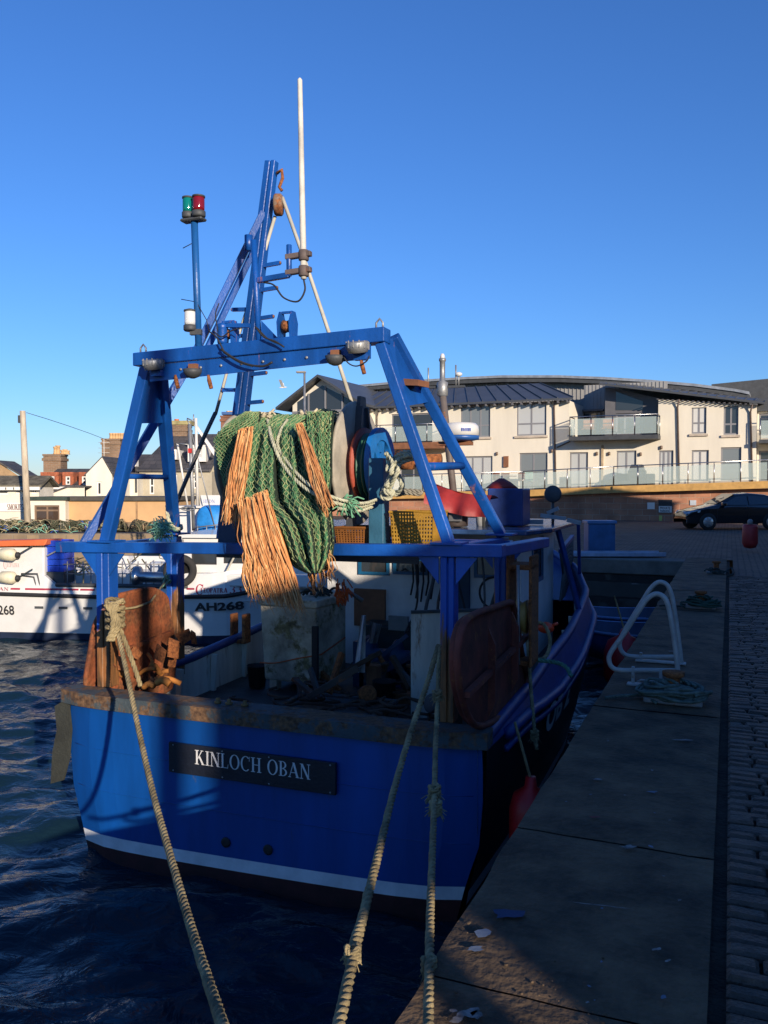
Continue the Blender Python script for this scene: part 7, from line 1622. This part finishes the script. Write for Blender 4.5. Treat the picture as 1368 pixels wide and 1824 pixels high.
# recessed centre, clad in grey ribs
yc = 4.2; xc0, xc1 = xl1 - .0, xr0 + 3.5; zc = A(1090, 684, yc).z - .6 
mb = MB(); zrow = zb_
n = int((xr0 - xl1) / .22)
mb.box(xl1, xr0, yc, yc + .1, zrow, zc + .6)
for k in range(n): x = xl1 + (k + .5) * .22; mb.box(x - .03, x + .03, yc - .04, yc - .001, zrow, zc + .6)
mb.build('grey_cladding', cladg, ap)
h4 = ar4(1032, 735, 1070, 775, yc - .05); window(ap, h4[0], h4[1], h4[2], h4[3], yc - .20, frameg, glassd, 1, None, fw=.09, depth=.14)
MB().box(h4[0] - .1, h4[1] + .2, yc - .5, yc - .06, h4[3] + .02, h4[3] + .14).build('window_hood', cladd, ap)
# dark bay on the right of the recess
xb0 = A(1078, 700, .8).x; mb = MB(); bz0 = A(1090, 690, .8).z; bz1 = A(1172, 710, .8).z
hb_ = ar4(1097, 702, 1145, 775, .8); mb.prism([(xb0, .8, zb_), (xb0, .8, bz0), (xb0 + .25, .8, bz0), (xb0 + .25, .8, zb_)], (0, 3.4, 0)); wall_holes(mb, xb0 + .25, xr0, zb_, bz1 - .3, [(hb_[0], hb_[1], hb_[2] + .05, bz1 - .75)], .8, .15); mb.add([(xb0 + .25, .8, bz1 - .3), (xr0, .8, bz1 - .3), (xr0, .8, bz1), (xb0 + .25, .8, bz0)], [(0, 1, 2, 3)]); mb.build('bay', cladd, ap)
window(ap, hb_[0], hb_[1], hb_[2] + .05, bz1 - .75, .82, frameg, glassd, 2, .82, fw=.10, depth=.12)
g0 = A(1097, 703, .74); g1 = A(1122, 703, .74); g2 = A(1145, 716, .74); MB().prism([(g0.x, .775, bz1 - .55), (g2.x, .775, bz1 - .62), (g2.x, .775, bz1 - .12), (g0.x, .775, bz0 - .25)], (0, .02, 0)).build('gable_pane', glassd, ap)
# roofs
rz = A(960, 686, 3).z
def seamroof(name, pts, vec, nseam, e0, e1):
    mb = MB(); mb.prism(pts, vec); o = mb.build(name, zinc, ap); m2 = MB()
    for k in range(nseam + 1):
        t_ = k / nseam; a = Vector(pts[0]).lerp(Vector(pts[1]), t_); b_ = Vector(pts[3]).lerp(Vector(pts[2]), t_)
        m2.beam(a + Vector((0, 0, vec[2] + .03)), b_ + Vector((0, 0, vec[2] + .03)), .05, .06)
    m2.build('standing_seam', zinc, o); return o
xe0 = A(560, 700).x
seamroof('roof', [(xl0 - .5, -.5, ze - .02), (xl1 + .35, -.5, ze - .02), (A(962, 686, 3.8).x, 3.8, A(962, 686, 3.8).z), (xl0 - .5, 3.8, A(680, 700, 3.8).z * .5 + A(962, 686, 3.8).z * .5)], (0, 0, .12), 16, 0, 0)
for k in range(24): x = lerp(xl0, xl1, k / 23); MB
mb = MB()
for k in range(26): x = lerp(xl0, xl1, k / 25); mb.box(x - .05, x + .05, -.45, -.02, ze - .16, ze - .025)
mb.build('rafter_ends', cladd, ap)
# mono pitch roof on the right block and bay
pz = [A(1076, 686, -.4), A(1345, 719, -.5)]
seamroof('roof', [(xb0 - .1, -.45, bz0 + .02), (xr1 + .4, -.45, zr1 + .0), (xr1 + .4, 6, zr1 + .75), (xb0 - .1, 6, bz0 + .75)], (0, 0, .12), 18, 0, 0)
mb = MB()
for k in range(20): x = lerp(xr0, xr1, k / 19); mb.box(x - .05, x + .05, -.4, -.02, lerp(zr0, zr1, k / 19) - .02, lerp(zr0, zr1, k / 19) + .02)
mb.build('rafter_ends', cladd, ap)
# curved main roof
yr = 6.0
arc = [(560, 693), (620, 690), (720, 681), (830, 674), (900, 671), (1000, 671), (1080, 674), (1160, 679), (1240, 686), (1310, 695), (1335, 700)]
AP_ = [A(px, py, yr) for px, py in arc]
mb = MB(); m2 = MB(); m3 = MB()
for k in range(len(AP_) - 1):
    a, b_ = AP_[k], AP_[k + 1]
    mb.hexa([(a.x, yr - .8, a.z - .16), (b_.x, yr - .8, b_.z - .16), (b_.x, yr + 9, b_.z + .3), (a.x, yr + 9, a.z + .3), (a.x, yr - .8, a.z), (b_.x, yr - .8, b_.z), (b_.x, yr + 9, b_.z + .5), (a.x, yr + 9, a.z + .5)])
    m2.hexa([(a.x, yr - .7, a.z - .42), (b_.x, yr - .7, b_.z - .42), (b_.x, yr - .5, b_.z - .42), (a.x, yr - .5, a.z - .42), (a.x, yr - .7, a.z - .17), (b_.x, yr - .7, b_.z - .17), (b_.x, yr - .5, b_.z - .17), (a.x, yr - .5, a.z - .17)])
    nn = max(1, int((b_.x - a.x) / .25))
    m3.add([(a.x, yr, ze - .5), (b_.x, yr, ze - .5), (b_.x, yr, b_.z - .2), (a.x, yr, a.z - .2)], [(0, 1, 2, 3)])
    for q in range(nn): x = lerp(a.x, b_.x, q / nn); z = lerp(a.z, b_.z, q / nn); m3.box(x - .03, x + .03, yr - .05, yr - .001, ze - .5, z - .2)
mb.build('curved_roof', M('pale zinc roof edge', (.30, .32, .34), .35, metal=.3), ap); m2.build('roof_fascia', darkgrey, ap); m3.build('grey_cladding', cladg, ap)
# right neighbour roof
q0 = A(1275, 682, 9); mb = MB(); mb.hexa([(A(1275, 0, 9).x, 9, 5), (A(1480, 0, 9).x, 9, 5), (A(1480, 0, 9).x, 20, 5), (A(1275, 0, 9).x, 20, 5), (A(1275, 0, 9).x, 9, A(1275, 684, 9).z), (A(1480, 0, 9).x, 9, A(1480, 664, 9).z), (A(1480, 0, 9).x, 20, A(1480, 664, 9).z), (A(1275, 0, 9).x, 20, A(1275, 684, 9).z)]); mb.build('rear_roof', darkgrey, ap)
# far right wing
mb = MB(); xw0, xw1 = xr1 + .02, A(1560, 800, .8).x; h5 = [ar4(1352, 737, 1372, 775, .8), ar4(1352, 803, 1374, 858, .8)]; wall_holes(mb, xw0, xw1, -.2, A(1360, 733, .8).z, h5, .8, .15); mb.build('wall', cream, ap)
for hl in h5: window(ap, *hl, .8, frameg, glassd, 0, None, fw=.09, depth=.14)
MB().box(xw0, xw1, .5, 9, A(1360, 733, .8).z + .003, A(1360, 712, .8).z).build('wing_roof', zinc, ap)
# gable wing at the left
gy0 = -1.6
def G_(px, py): return A(px, py, gy0)
gl, gr_, ga = G_(498, 731), G_(652, 724), G_(572, 673); zg = (gl.z + gr_.z) / 2
mb = MB(); mb.prism([(gl.x, gy0 - .5, zg), (ga.x, gy0 - .5, ga.z), (ga.x, 6, ga.z), (gl.x, 6, zg)], (0, 0, .16)); mb.prism([(gr_.x, gy0 - .5, zg), (ga.x, gy0 - .5, ga.z), (ga.x, 6, ga.z), (gr_.x, 6, zg)], (0, 0, .16)); mb.build('gable_roof', zinc, ap)
bx0, bx1 = gl.x + .9, gr_.x - .5
sl = (ga.z - zg) / (ga.x - gl.x)
mb = MB(); mb.prism([(bx0, gy0 + .15, -.2), (bx1, gy0 + .15, -.2), (bx1, gy0 + .15, zg + .2), (ga.x, gy0 + .15, ga.z - .05), (bx0, gy0 + .15, zg + .3)], (0, 6.5, 0)); mb.build('wall', cream, ap)
mb = MB(); mb.add([(bx0 + .35, gy0 + .14, zg - .1), (bx1 - .3, gy0 + .14, zg - .1), (bx1 - .3, gy0 + .14, zg + .3), (ga.x, gy0 + .14, ga.z - .45), (bx0 + .35, gy0 + .14, zg + .5)], [(0, 1, 2, 3, 4)]); mb.build('gable_pane', glassd, ap)
mb = MB()
for f in (.25, .5, .75): x = lerp(bx0, bx1, f); mb.box(x - .05, x + .05, gy0 + .08, gy0 + .132, zg - .1, zg + .5 + (.9 if f == .5 else .5))
mb.box(bx0, bx1, gy0 + .06, gy0 + .132, zg - .25, zg - .1); mb.box(bx0, bx1, gy0 + .07, gy0 + .131, zg - 1.9, zg - 1.8); mb.build('gable_frame', frameg, ap)
wn = [(lerp(bx0, bx1, .15), lerp(bx0, bx1, .85), zg - 2.4, zg - .35)]; window(ap, *wn[0], gy0 - .05, frameg, glassd, 3, None, fw=.08, depth=.14)
# balconies
def balustrade(par, pts, z, hgt, sp=1.1, nm='balustrade'):
    """pts: plan points (x,y); glass panes with steel posts and a top rail"""
    g_ = MB(); s_ = MB()
    for k in range(len(pts) - 1):
        a = Vector((*pts[k], 0)); b_ = Vector((*pts[k + 1], 0)); za = z[k] if isinstance(z, list) else z; zb2 = z[k + 1] if isinstance(z, list) else z; L = (b_ - a).length; n = max(1, round(L / sp)); d = (b_ - a).normalized() * .04
        for i in range(n):
            p = a.lerp(b_, i / n); q = a.lerp(b_, (i + 1) / n); z0 = lerp(za, zb2, i / n); z1 = lerp(za, zb2, (i + 1) / n)
            g_.prism([(p.x + d.x, p.y + d.y, z0 + .08), (q.x - d.x, q.y - d.y, z1 + .08), (q.x - d.x, q.y - d.y, z1 + hgt - .12), (p.x + d.x, p.y + d.y, z0 + hgt - .12)], (0, .012, 0))
            s_.tube([(p.x, p.y, z0), (p.x, p.y, z0 + hgt)], .025, 6)
        s_.tube([(b_.x, b_.y, zb2), (b_.x, b_.y, zb2 + hgt)], .025, 6); s_.tube([(a.x, a.y, za + hgt), (b_.x, b_.y, zb2 + hgt)], .03, 6)
    o = s_.build(nm, steel, par); g_.build('glass_panels', glassb, o); return o
q0, q1 = A(1013, 782, -1.2), A(1172, 780, -1.2)
MB().box(q0.x, q1.x, -1.2, .78, zb_ - .22, zb_).build('balcony_floor', darkgrey, ap)
MB().box(q0.x, xr0, .001, yc, zb_ - .2, zb_ - .01).build('balcony_deck', darkgrey, ap)
balustrade(ap, [(q0.x + .05, -.02), (q0.x + .05, -1.15), (q1.x - .05, -1.15), (q1.x - .05, -.02)], zb_, 1.1)
q0, q1 = A(648, 800, -1.7), A(790, 790, -1.7); zf = A(700, 789, -1.7).z
MB().box(q0.x, q1.x, -1.7, -.002, zf - .38, zf).build('balcony_floor', woodd, ap, bev=.01)
balustrade(ap, [(q0.x + .05, -1.65), (q1.x - .05, -1.65), (q1.x - .05, -.05)], zf, 1.1)
mb = MB(); mb.box(A(640, 0, -1.5).x, A(640, 0, -1.5).x + .16, -1.6, -1.45, 0, zf - .38); mb.build('balcony_post', woodd, ap)
q0, q1 = A(1352, 783, -.6), A(1480, 783, -.6); MB().box(q0.x, q1.x, -.6, .78, q0.z - .18, q0.z).build('balcony_floor', darkgrey, ap); balustrade(ap, [(q0.x + .05, -.55), (q1.x - .05, -.55)], q0.z, 1.1)
# drainpipes and lamps
for px, pt, pbm in ((987, 715, 870), (1207, 714, 860), (1337, 722, 858)):
    p, q = A(px, pt, -.08), A(px + 3, pbm, -.08); MB().tube([(p.x + .1, -.3, p.z + .05), (p.x, -.08, p.z - .35), (q.x, -.08, q.z)], .05, 6).build('drainpipe', M('brown pipe', (.10, .07, .06), .6), ap)
p, q = A(1073, 793, -.08), A(1073, 868, -.08); MB().box(p.x - .06, p.x + .06, -.1, -.002, q.z, p.z).build('drainpipe', M('buff pipe', (.42, .32, .2), .7), ap); 
p, q = A(992, 797, -.06), A(1016, 786, -.06); MB().tube([p, q], .04, 6).build('drainpipe', M('brown pipe', (.1, .07, .06)), ap)
p = A(683, 740, -.08); MB().tube([(p.x - .2, -.3, ze), (p.x - .45, -.08, ze - .5), (p.x - .45, -.08, TZ)], .045, 6).build('drainpipe', M('brown pipe', (.1, .07, .06)), ap)
for px, py in ((1063, 808), (1085, 808), (1141, 809), (983, 803), (885, 808), (1178, 797)):
    p = A(px, py, -.08); MB().lathe([(.04, -.1), (.07, -.08), (.07, .08), (.04, .10)], p, n=10).build('wall_lamp', M('bronze lamp', (.15, .10, .07), .5), ap)
p = A(901, 823, -.1); MB().box(p.x - .14, p.x + .14, -.12, -.002, p.z - .3, p.z + .35).build('wall_box', woodd, ap)
# terrace with fascia, sandstone wall below
ty = -2.5
tl = [A(560, 884, ty), A(930, 877, ty), A(1092, 870, ty), A(1368, 861, ty), A(1560, 856, ty)]
tzs = [p.z for p in tl]
te = thing('terrace', 'raised terrace with timber fascia in front of the apartments', 'terrace', AF)
mb = MB(); m2 = MB()
for k in range(4):
    a, b_ = tl[k], tl[k + 1]; off = .0 if k < 2 else -.12
    mb.hexa([(a.x, ty + off, a.z - .24), (b_.x - .005, ty + off, b_.z - .24), (b_.x - .005, ty + off + .1, b_.z - .24), (a.x, ty + off + .1, a.z - .24), (a.x, ty + off, a.z + .12), (b_.x - .005, ty + off, b_.z + .12), (b_.x - .005, ty + off + .1, b_.z + .12), (a.x, ty + off + .1, a.z + .12)])
    m2.add([(a.x, ty + .1, a.z + .1), (b_.x, ty + .1, b_.z + .1), (b_.x, -.01, b_.z + .1), (a.x, -.01, a.z + .1)], [(0, 1, 2, 3)]); m2.add([(a.x, ty + .1, a.z - .2), (b_.x, ty + .1, b_.z - .2), (b_.x, -.01, b_.z - .2), (a.x, -.01, a.z - .2)], [(3, 2, 1, 0)])
mb.build('timber_fascia', woodf, te); m2.build('terrace_floor', woodf, te)
balustrade(te, [(p.x, ty + .15) for p in tl], [z + .12 for z in tzs], 1.05, 1.25)
wl3 = MB(); xa_, xb_ = tl[0].x - 8, tl[4].x
sw = thing('sandstone_wall', 'red sandstone retaining wall under the apartment terrace', 'wall', AF)
ys_ = -2.1
for k in range(4):
    a, b_ = tl[k], tl[k + 1]; wl3.add([(a.x, ys_, -.1), (b_.x, ys_, -.1), (b_.x, ys_, b_.z - .25), (a.x, ys_, a.z - .25)], [(0, 1, 2, 3)])
    wl3.add([(a.x, ys_, a.z - .25), (b_.x, ys_, b_.z - .25), (b_.x, -.02, b_.z - .25), (a.x, -.02, a.z - .25)], [(0, 1, 2, 3)])
wl3.build('wall', sand, sw)
# terrace furniture
def furn(px, py, w, hh, label, mat, kind='planter'):
    p = A(px, py, -1.2); zt2 = lerp(tzs[1], tzs[2], .5) + .1; fr = AF.sub((p.x, -1.2, zt2)); t = thing(kind, label, kind.replace('_', ' '), fr)
    return t
t = furn(905, 860, 0, 0, 'rusty brown garden table and chairs heap at the left of the terrace', woodd, 'garden_table'); mb = MB(); mb.lathe([(.5, .7), (.5, .74)], n=20); mb.tube([(0, 0, 0), (0, 0, .7)], .05); mb.build('table_top', M('rusty brown iron', (.16, .06, .04), .8), t)
for a in (0, 2, 4): mb = MB(); mb.box(.62 * math.cos(a) - .2, .62 * math.cos(a) + .2, .62 * math.sin(a) - .2, .62 * math.sin(a) + .2, .42, .46); mb.box(.8 * math.cos(a) - .2, .8 * math.cos(a) + .2, .8 * math.sin(a) - .03, .8 * math.sin(a) + .03, .46, .9); mb.build('seat', M('rusty brown iron', (.16, .06, .04)), t)
t = furn(1007, 860, 0, 0, 'square dark planter standing by the terrace balustrade', darkgrey, 'planter'); MB().box(-.28, .28, -.25, .25, 0, .65).build('pot', greym, t, bev=.02)
t = furn(1135, 845, 0, 0, 'large covered black barbecue on the terrace', black, 'barbecue'); mb = MB(); mb.box(-.45, .45, -.3, .3, 0, 1.0); mb.prism([(-.4, -.3, 1.0), (.4, -.3, 1.0), (.3, -.2, 1.3), (-.3, -.2, 1.3)], (0, .45, 0)); mb.build('cover', darkgrey, t, bev=.03); MB().box(.5, .9, -.2, .3, 0, .8).build('side_shelf', darkgrey, t, bev=.03)
t = furn(1107, 855, 0, 0, 'low dark rattan sofa on the terrace', black, 'garden_sofa'); MB().box(-.8, .8, -.35, .35, 0, .42).build('seat', darkgrey, t, bev=.03); MB().prism([(-.8, .25, .42), (.8, .25, .42), (.7, .3, .85), (-.3, .3, .80)], (0, .1, 0)).build('backrest', darkgrey, t)
t = furn(940, 855, 0, 0, 'pale green garden chair seen through the balustrade glass', greenpaint, 'garden_chair'); MB().box(-.25, .25, -.25, .25, .4, .45).build('seat', M('pale green plastic', (.3, .42, .36), .5), t); MB().box(-.25, .25, .2, .25, .45, .95).build('backrest', M('pale green plastic', (.3, .42, .36)), t)
p = A(664, 785, -1.2); t = thing('drying_rack', 'white folding clothes rack on the left balcony', 'clothes rack', AF.sub((A(668, 785, -1.2).x, -1.2, zf + .0))); mb = MB()
for k in range(6): x = -.7 + k * .28; mb.tube([(x, -.2, 0), (x + .35, .2, .95)], .015, 5); mb.tube([(x + .35, -.2, 0), (x, .2, .95)], .015, 5)
mb.build('rack_frame', framew, t)
for px in (1047, 1082): p = A(px, 772, -.5); t = thing('balcony_chair', '%s brown wooden chair behind the frosted balcony glass' % ('left' if px < 1060 else 'right'), 'chair', AF.sub((p.x, -.5, zb_))); MB().box(-.3, .3, -.3, .3, .4, .46).build('seat', M('orange brown wood', (.42, .16, .06), .7), t); MB().box(-.3, .3, .25, .3, .46, .98).build('backrest', M('orange brown wood', (.42, .16, .06)), t)
# signs on the wall
def wsign(a, b_, c, d, label, mat, name='wall_sign'):
    p, q = A(a, b_, ys_ - .04), A(c, d, ys_ - .04); fr = AF.sub(((p.x + q.x) / 2, ys_ - .04, q.z)); t = thing(name, label, 'sign', fr); w = (q.x - p.x) / 2; MB().box(-w, w, 0, .03, 0, p.z - q.z).build('sign_board', mat, t); return t, w, p.z - q.z
t, w, hh = wsign(1153, 895, 1166, 907, 'small white notice on the sandstone wall left of the parking sign', framew)
mb = MB(); 
for k in range(4): put_text(mb, sans('NOTICE', .01), (-w * .8, 0, hh * (.14 + .2 * k)), (w * .7, 0, hh * (.14 + .2 * k)), (-w * .8, 0, hh * (.26 + .2 * k)), (0, -.004, 0))
mb.build('sign_lettering', M('grey lettering', (.25, .25, .28), .6), t) if False else None
t, w, hh = wsign(1173, 890, 1197, 914, 'black and white private parking sign on the sandstone wall', letterk)
MB().box(-w * .95, w * .95, -.004, -.001, .03, hh * .52).build('white_panel', framew, t)
mb = MB(); put_text(mb, sans('PRIVATE', .02), (-w * .75, 0, hh * .29), (w * .75, 0, hh * .29), (-w * .75, 0, hh * .47), (0, -.008, 0)); put_text(mb, sans('PARKING', .02), (-w * .75, 0, hh * .07), (w * .75, 0, hh * .07), (-w * .75, 0, hh * .25), (0, -.008, 0)); mb.build('sign_lettering', letterk, t)
t, w, hh = wsign(1229, 891, 1240, 900, 'small pale notice on the sandstone wall above the car bonnet', M('grey notice', (.45, .5, .55), .6))
t, w, hh = wsign(1174, 918, 1179, 928, 'tiny yellow sign low on the sandstone wall', M('yellow sign', (.50, .50, .12), .6))
# ------------------------------------------------------------ car
cp = WF.Z(1303, 943, QZ); CFr = Fr((cp.x, 35.0, QZ), R(3)); car = thing('parked_car', 'black hatchback parked facing left by the sandstone wall', 'car', CFr)
def C(px, py): return CFr.Y(px, py, 0)
xn = C(1211, 925).x
prof = [(0, .42), (.02, .62), (.14, .74), (.55, .86), (1.05, .97), (1.28, 1.02), (1.75, 1.30), (2.15, 1.46), (2.7, 1.50), (3.4, 1.44), (3.95, 1.25), (4.2, 1.02), (4.32, .85), (4.35, .5)]
def cw(z): return .88 if z < .9 else .88 - (z - .9) * .42
top = resample([Vector((a, 0, b_)) for a, b_ in prof], 60)
mb = MB(); rows = []
for p in top:
    zb2 = .26; wz = cw(p.z); e = min(1, p.x / .5, (4.35 - p.x) / .4); w0 = .88 * (.78 + .22 * max(0, e) ** .5); w1 = wz * (.80 + .20 * max(0, e) ** .5); mid = min(p.z, .9)
    rows.append([(p.x, -w0 * .94, zb2), (p.x, -w0, .5), (p.x, -w0 * .985, max(.5, mid - .06)), (p.x, -w1, p.z - .04 if p.z > .6 else p.z), (p.x, -w1 * .7, p.z + .01), (p.x, 0, p.z + .03), (p.x, w1 * .7, p.z + .01), (p.x, w1, p.z - .04 if p.z > .6 else p.z), (p.x, w0 * .985, max(.5, mid - .06)), (p.x, w0, .5), (p.x, w0 * .94, zb2)])
V = [(xn + a, b_, c) for r_ in rows for a, b_, c in r_]; fs = [(i * 11 + j, i * 11 + j + 1, (i + 1) * 11 + j + 1, (i + 1) * 11 + j) for i in range(59) for j in range(10)]
mb.add(V, [f[::-1] for f in fs], 0, True); mb.build('car_body', carp, car)
def sidepane(pts):
    return [(xn + a, -(cw(b_) * 1.0 + .006), b_) for a, b_ in pts]
for nm, pts in (('side_window', [(1.42, 1.02), (2.05, 1.36), (2.5, 1.40), (2.5, 1.02)]), ('side_window', [(2.56, 1.02), (2.56, 1.40), (3.3, 1.35), (3.55, 1.05)])): MB().prism(sidepane(pts), (0, .01, 0)).build(nm, glassmat('car glass', (.02, .022, .025)), car)
MB().prism([(xn + 1.30, -.62, 1.06), (xn + 2.08, -.56, 1.475), (xn + 2.08, .56, 1.475), (xn + 1.30, .62, 1.06)], (-.01, 0, .01)).build('windscreen', glassmat('car glass', (.02, .022, .025)), car)
for x in (.82, 3.48):
    for sg in (-1, 1):
        o = MB().lathe([(.20, -.10), (.30, -.11), (.32, -.06), (.32, .06), (.30, .11), (.20, .10)], (xn + x, sg * .80, .32), (0, 1, 0), 28).build('wheel', tyre, car)
        m = MB(); 
        for k in range(7): a = 2 * math.pi * k / 7; m.beam((xn + x + .04 * math.cos(a), sg * .905, .32 + .04 * math.sin(a)), (xn + x + .20 * math.cos(a), sg * .905, .32 + .20 * math.sin(a)), .045, .015, up=(0, 1, 0))
        m.lathe([(.20, -.01), (.215, 0), (.20, .012)], (xn + x, sg * .90, .32), (0, 1, 0), 28); m.build('rim', M('alloy rim', (.5, .5, .5), .35, metal=.8), o)
        MB().lathe([(.345, -.02), (.36, 0), (.345, .02)], (xn + x, sg * .868, .33), (0, 1, 0), 28).build('wheel_arch', black, car)
for sg in (-1, 1): MB().prism([(xn + .06, sg * .50, .66), (xn + .10, sg * .74, .66), (xn + .48, sg * .875, .72), (xn + .50, sg * .875, .80), (xn + .16, sg * .66, .76)], (-.012, 0, .008)).build('headlight', M('headlight glass', (.5, .52, .55), .1), car)
MB().box(xn + 1.35, xn + 1.55, -1.02, -.86, .98, 1.12).build('wing_mirror', carp, car, bev=.03, seg=2)
mb = MB(); mb.box(xn + 2.525, xn + 2.533, -.886, -.880, .4, .95); mb.box(xn + 1.2, xn + 1.208, -.886, -.880, .4, .95); mb.box(xn + 2.3, xn + 2.42, -.90, -.882, .86, .885); mb.build('door_seam', black, car)
# street lamp by the gable and gull
c = WF.Y(543, 900, 42); t = thing('street_lamp', 'slim street lamp standing in front of the gabled apartment wing', 'street lamp', Fr((c.x, 42, QZ - .02))); hz_ = WF.Y(543, 664, 42).z - QZ
MB().lathe([(.10, 0), (.09, 1.0), (.06, 1.1), (.055, hz_)], n=10).build('column', galv, t); MB().box(-.42, .08, -.12, .12, hz_ + .003, hz_ + .10).build('lantern', greym, t, bev=.03)
c = WF.Y(504, 690, 45); t = thing('gull', 'small white gull flying in the sky left of the gabled roof', 'bird', Fr((c.x, 45, c.z)))
mb = MB(); mb.lathe([(.005, -.22), (.03, -.14), (.05, 0), (.035, .12), (.03, .16), (.005, .22)], (0, 0, 0), (1, .2, .1), 10); mb.grid(lambda u, v: (-.08 + .16 * v - .10 * u, -.05 - .42 * u, .02 + .34 * u - .02 * v), 8, 2); mb.grid(lambda u, v: (-.08 + .16 * v - .10 * u, .05 + .42 * u, .02 + .30 * u - .02 * v), 8, 2); mb.build('bird_body', M('gull white', (.6, .6, .58), .8), t)

# more of the town to the left of the frame, and the far shore
for k, (x, Y, w, hh, m_) in enumerate(((-29, 41, 6, 4.6, rend_w), (-37, 43, 7, 5.4, rend_g), (-46, 40, 7, 4.8, cream), (-56, 44, 8, 5.2, rend_w), (-68, 42, 9, 4.8, rend_g))):
    fr = Fr((x, Y, QZ - .02)); t = thing('terraced_house', 'plain house with a slate roof in the row to the left of the smokehouse', 'building', fr, 'houses left of the smokehouse')
    hol = [(-w / 2 + 1 + q * 2.2, -w / 2 + 2 + q * 2.2, z, z + 1.3) for q in range(int(w / 2.6)) for z in (.9, 3.0)]
    mb = MB(); wall_holes(mb, -w / 2, w / 2, 0, hh, hol, 0, .15); mb.add([(-w / 2, 7, 0), (w / 2, 7, 0), (w / 2, 7, hh), (-w / 2, 7, hh)], [(3, 2, 1, 0)]); mb.add([(-w / 2, 0, 0), (-w / 2, 7, 0), (-w / 2, 7, hh), (-w / 2, 0, hh)], [(0, 1, 2, 3)]); mb.add([(w / 2, 0, 0), (w / 2, 7, 0), (w / 2, 7, hh), (w / 2, 0, hh)], [(0, 1, 2, 3)]); mb.build('wall', m_, t)
    for hl in hol: window(t, *hl, 0, framew, glassd, 0, .5, fw=.07, depth=.1)
    ro = pitched(t, -w / 2, w / 2, hh, 7, 2.2, slate); o = MB().box(-w / 2 + .2, -w / 2 + 1.3, 3, 4, hh + 1.2, hh + 3.2).build('chimney', chim, ro)
mb = MB(); rn = random.Random(6)
def hill(u, v):
    x = lerp(-420, 420, u); y = 210 + 120 * v; return (x, y, QZ - .1 + (3.2 + 2.5 * noise.noise(Vector((x * .012, 3, 1))) ) * math.sin(math.pi * min(1, v * 1.2) * .5))
mb.grid(hill, 120, 6); tag(mb.build('hills', M('far fields', (.05, .07, .03), .9, var=.4, scale=.03)), kind='structure')
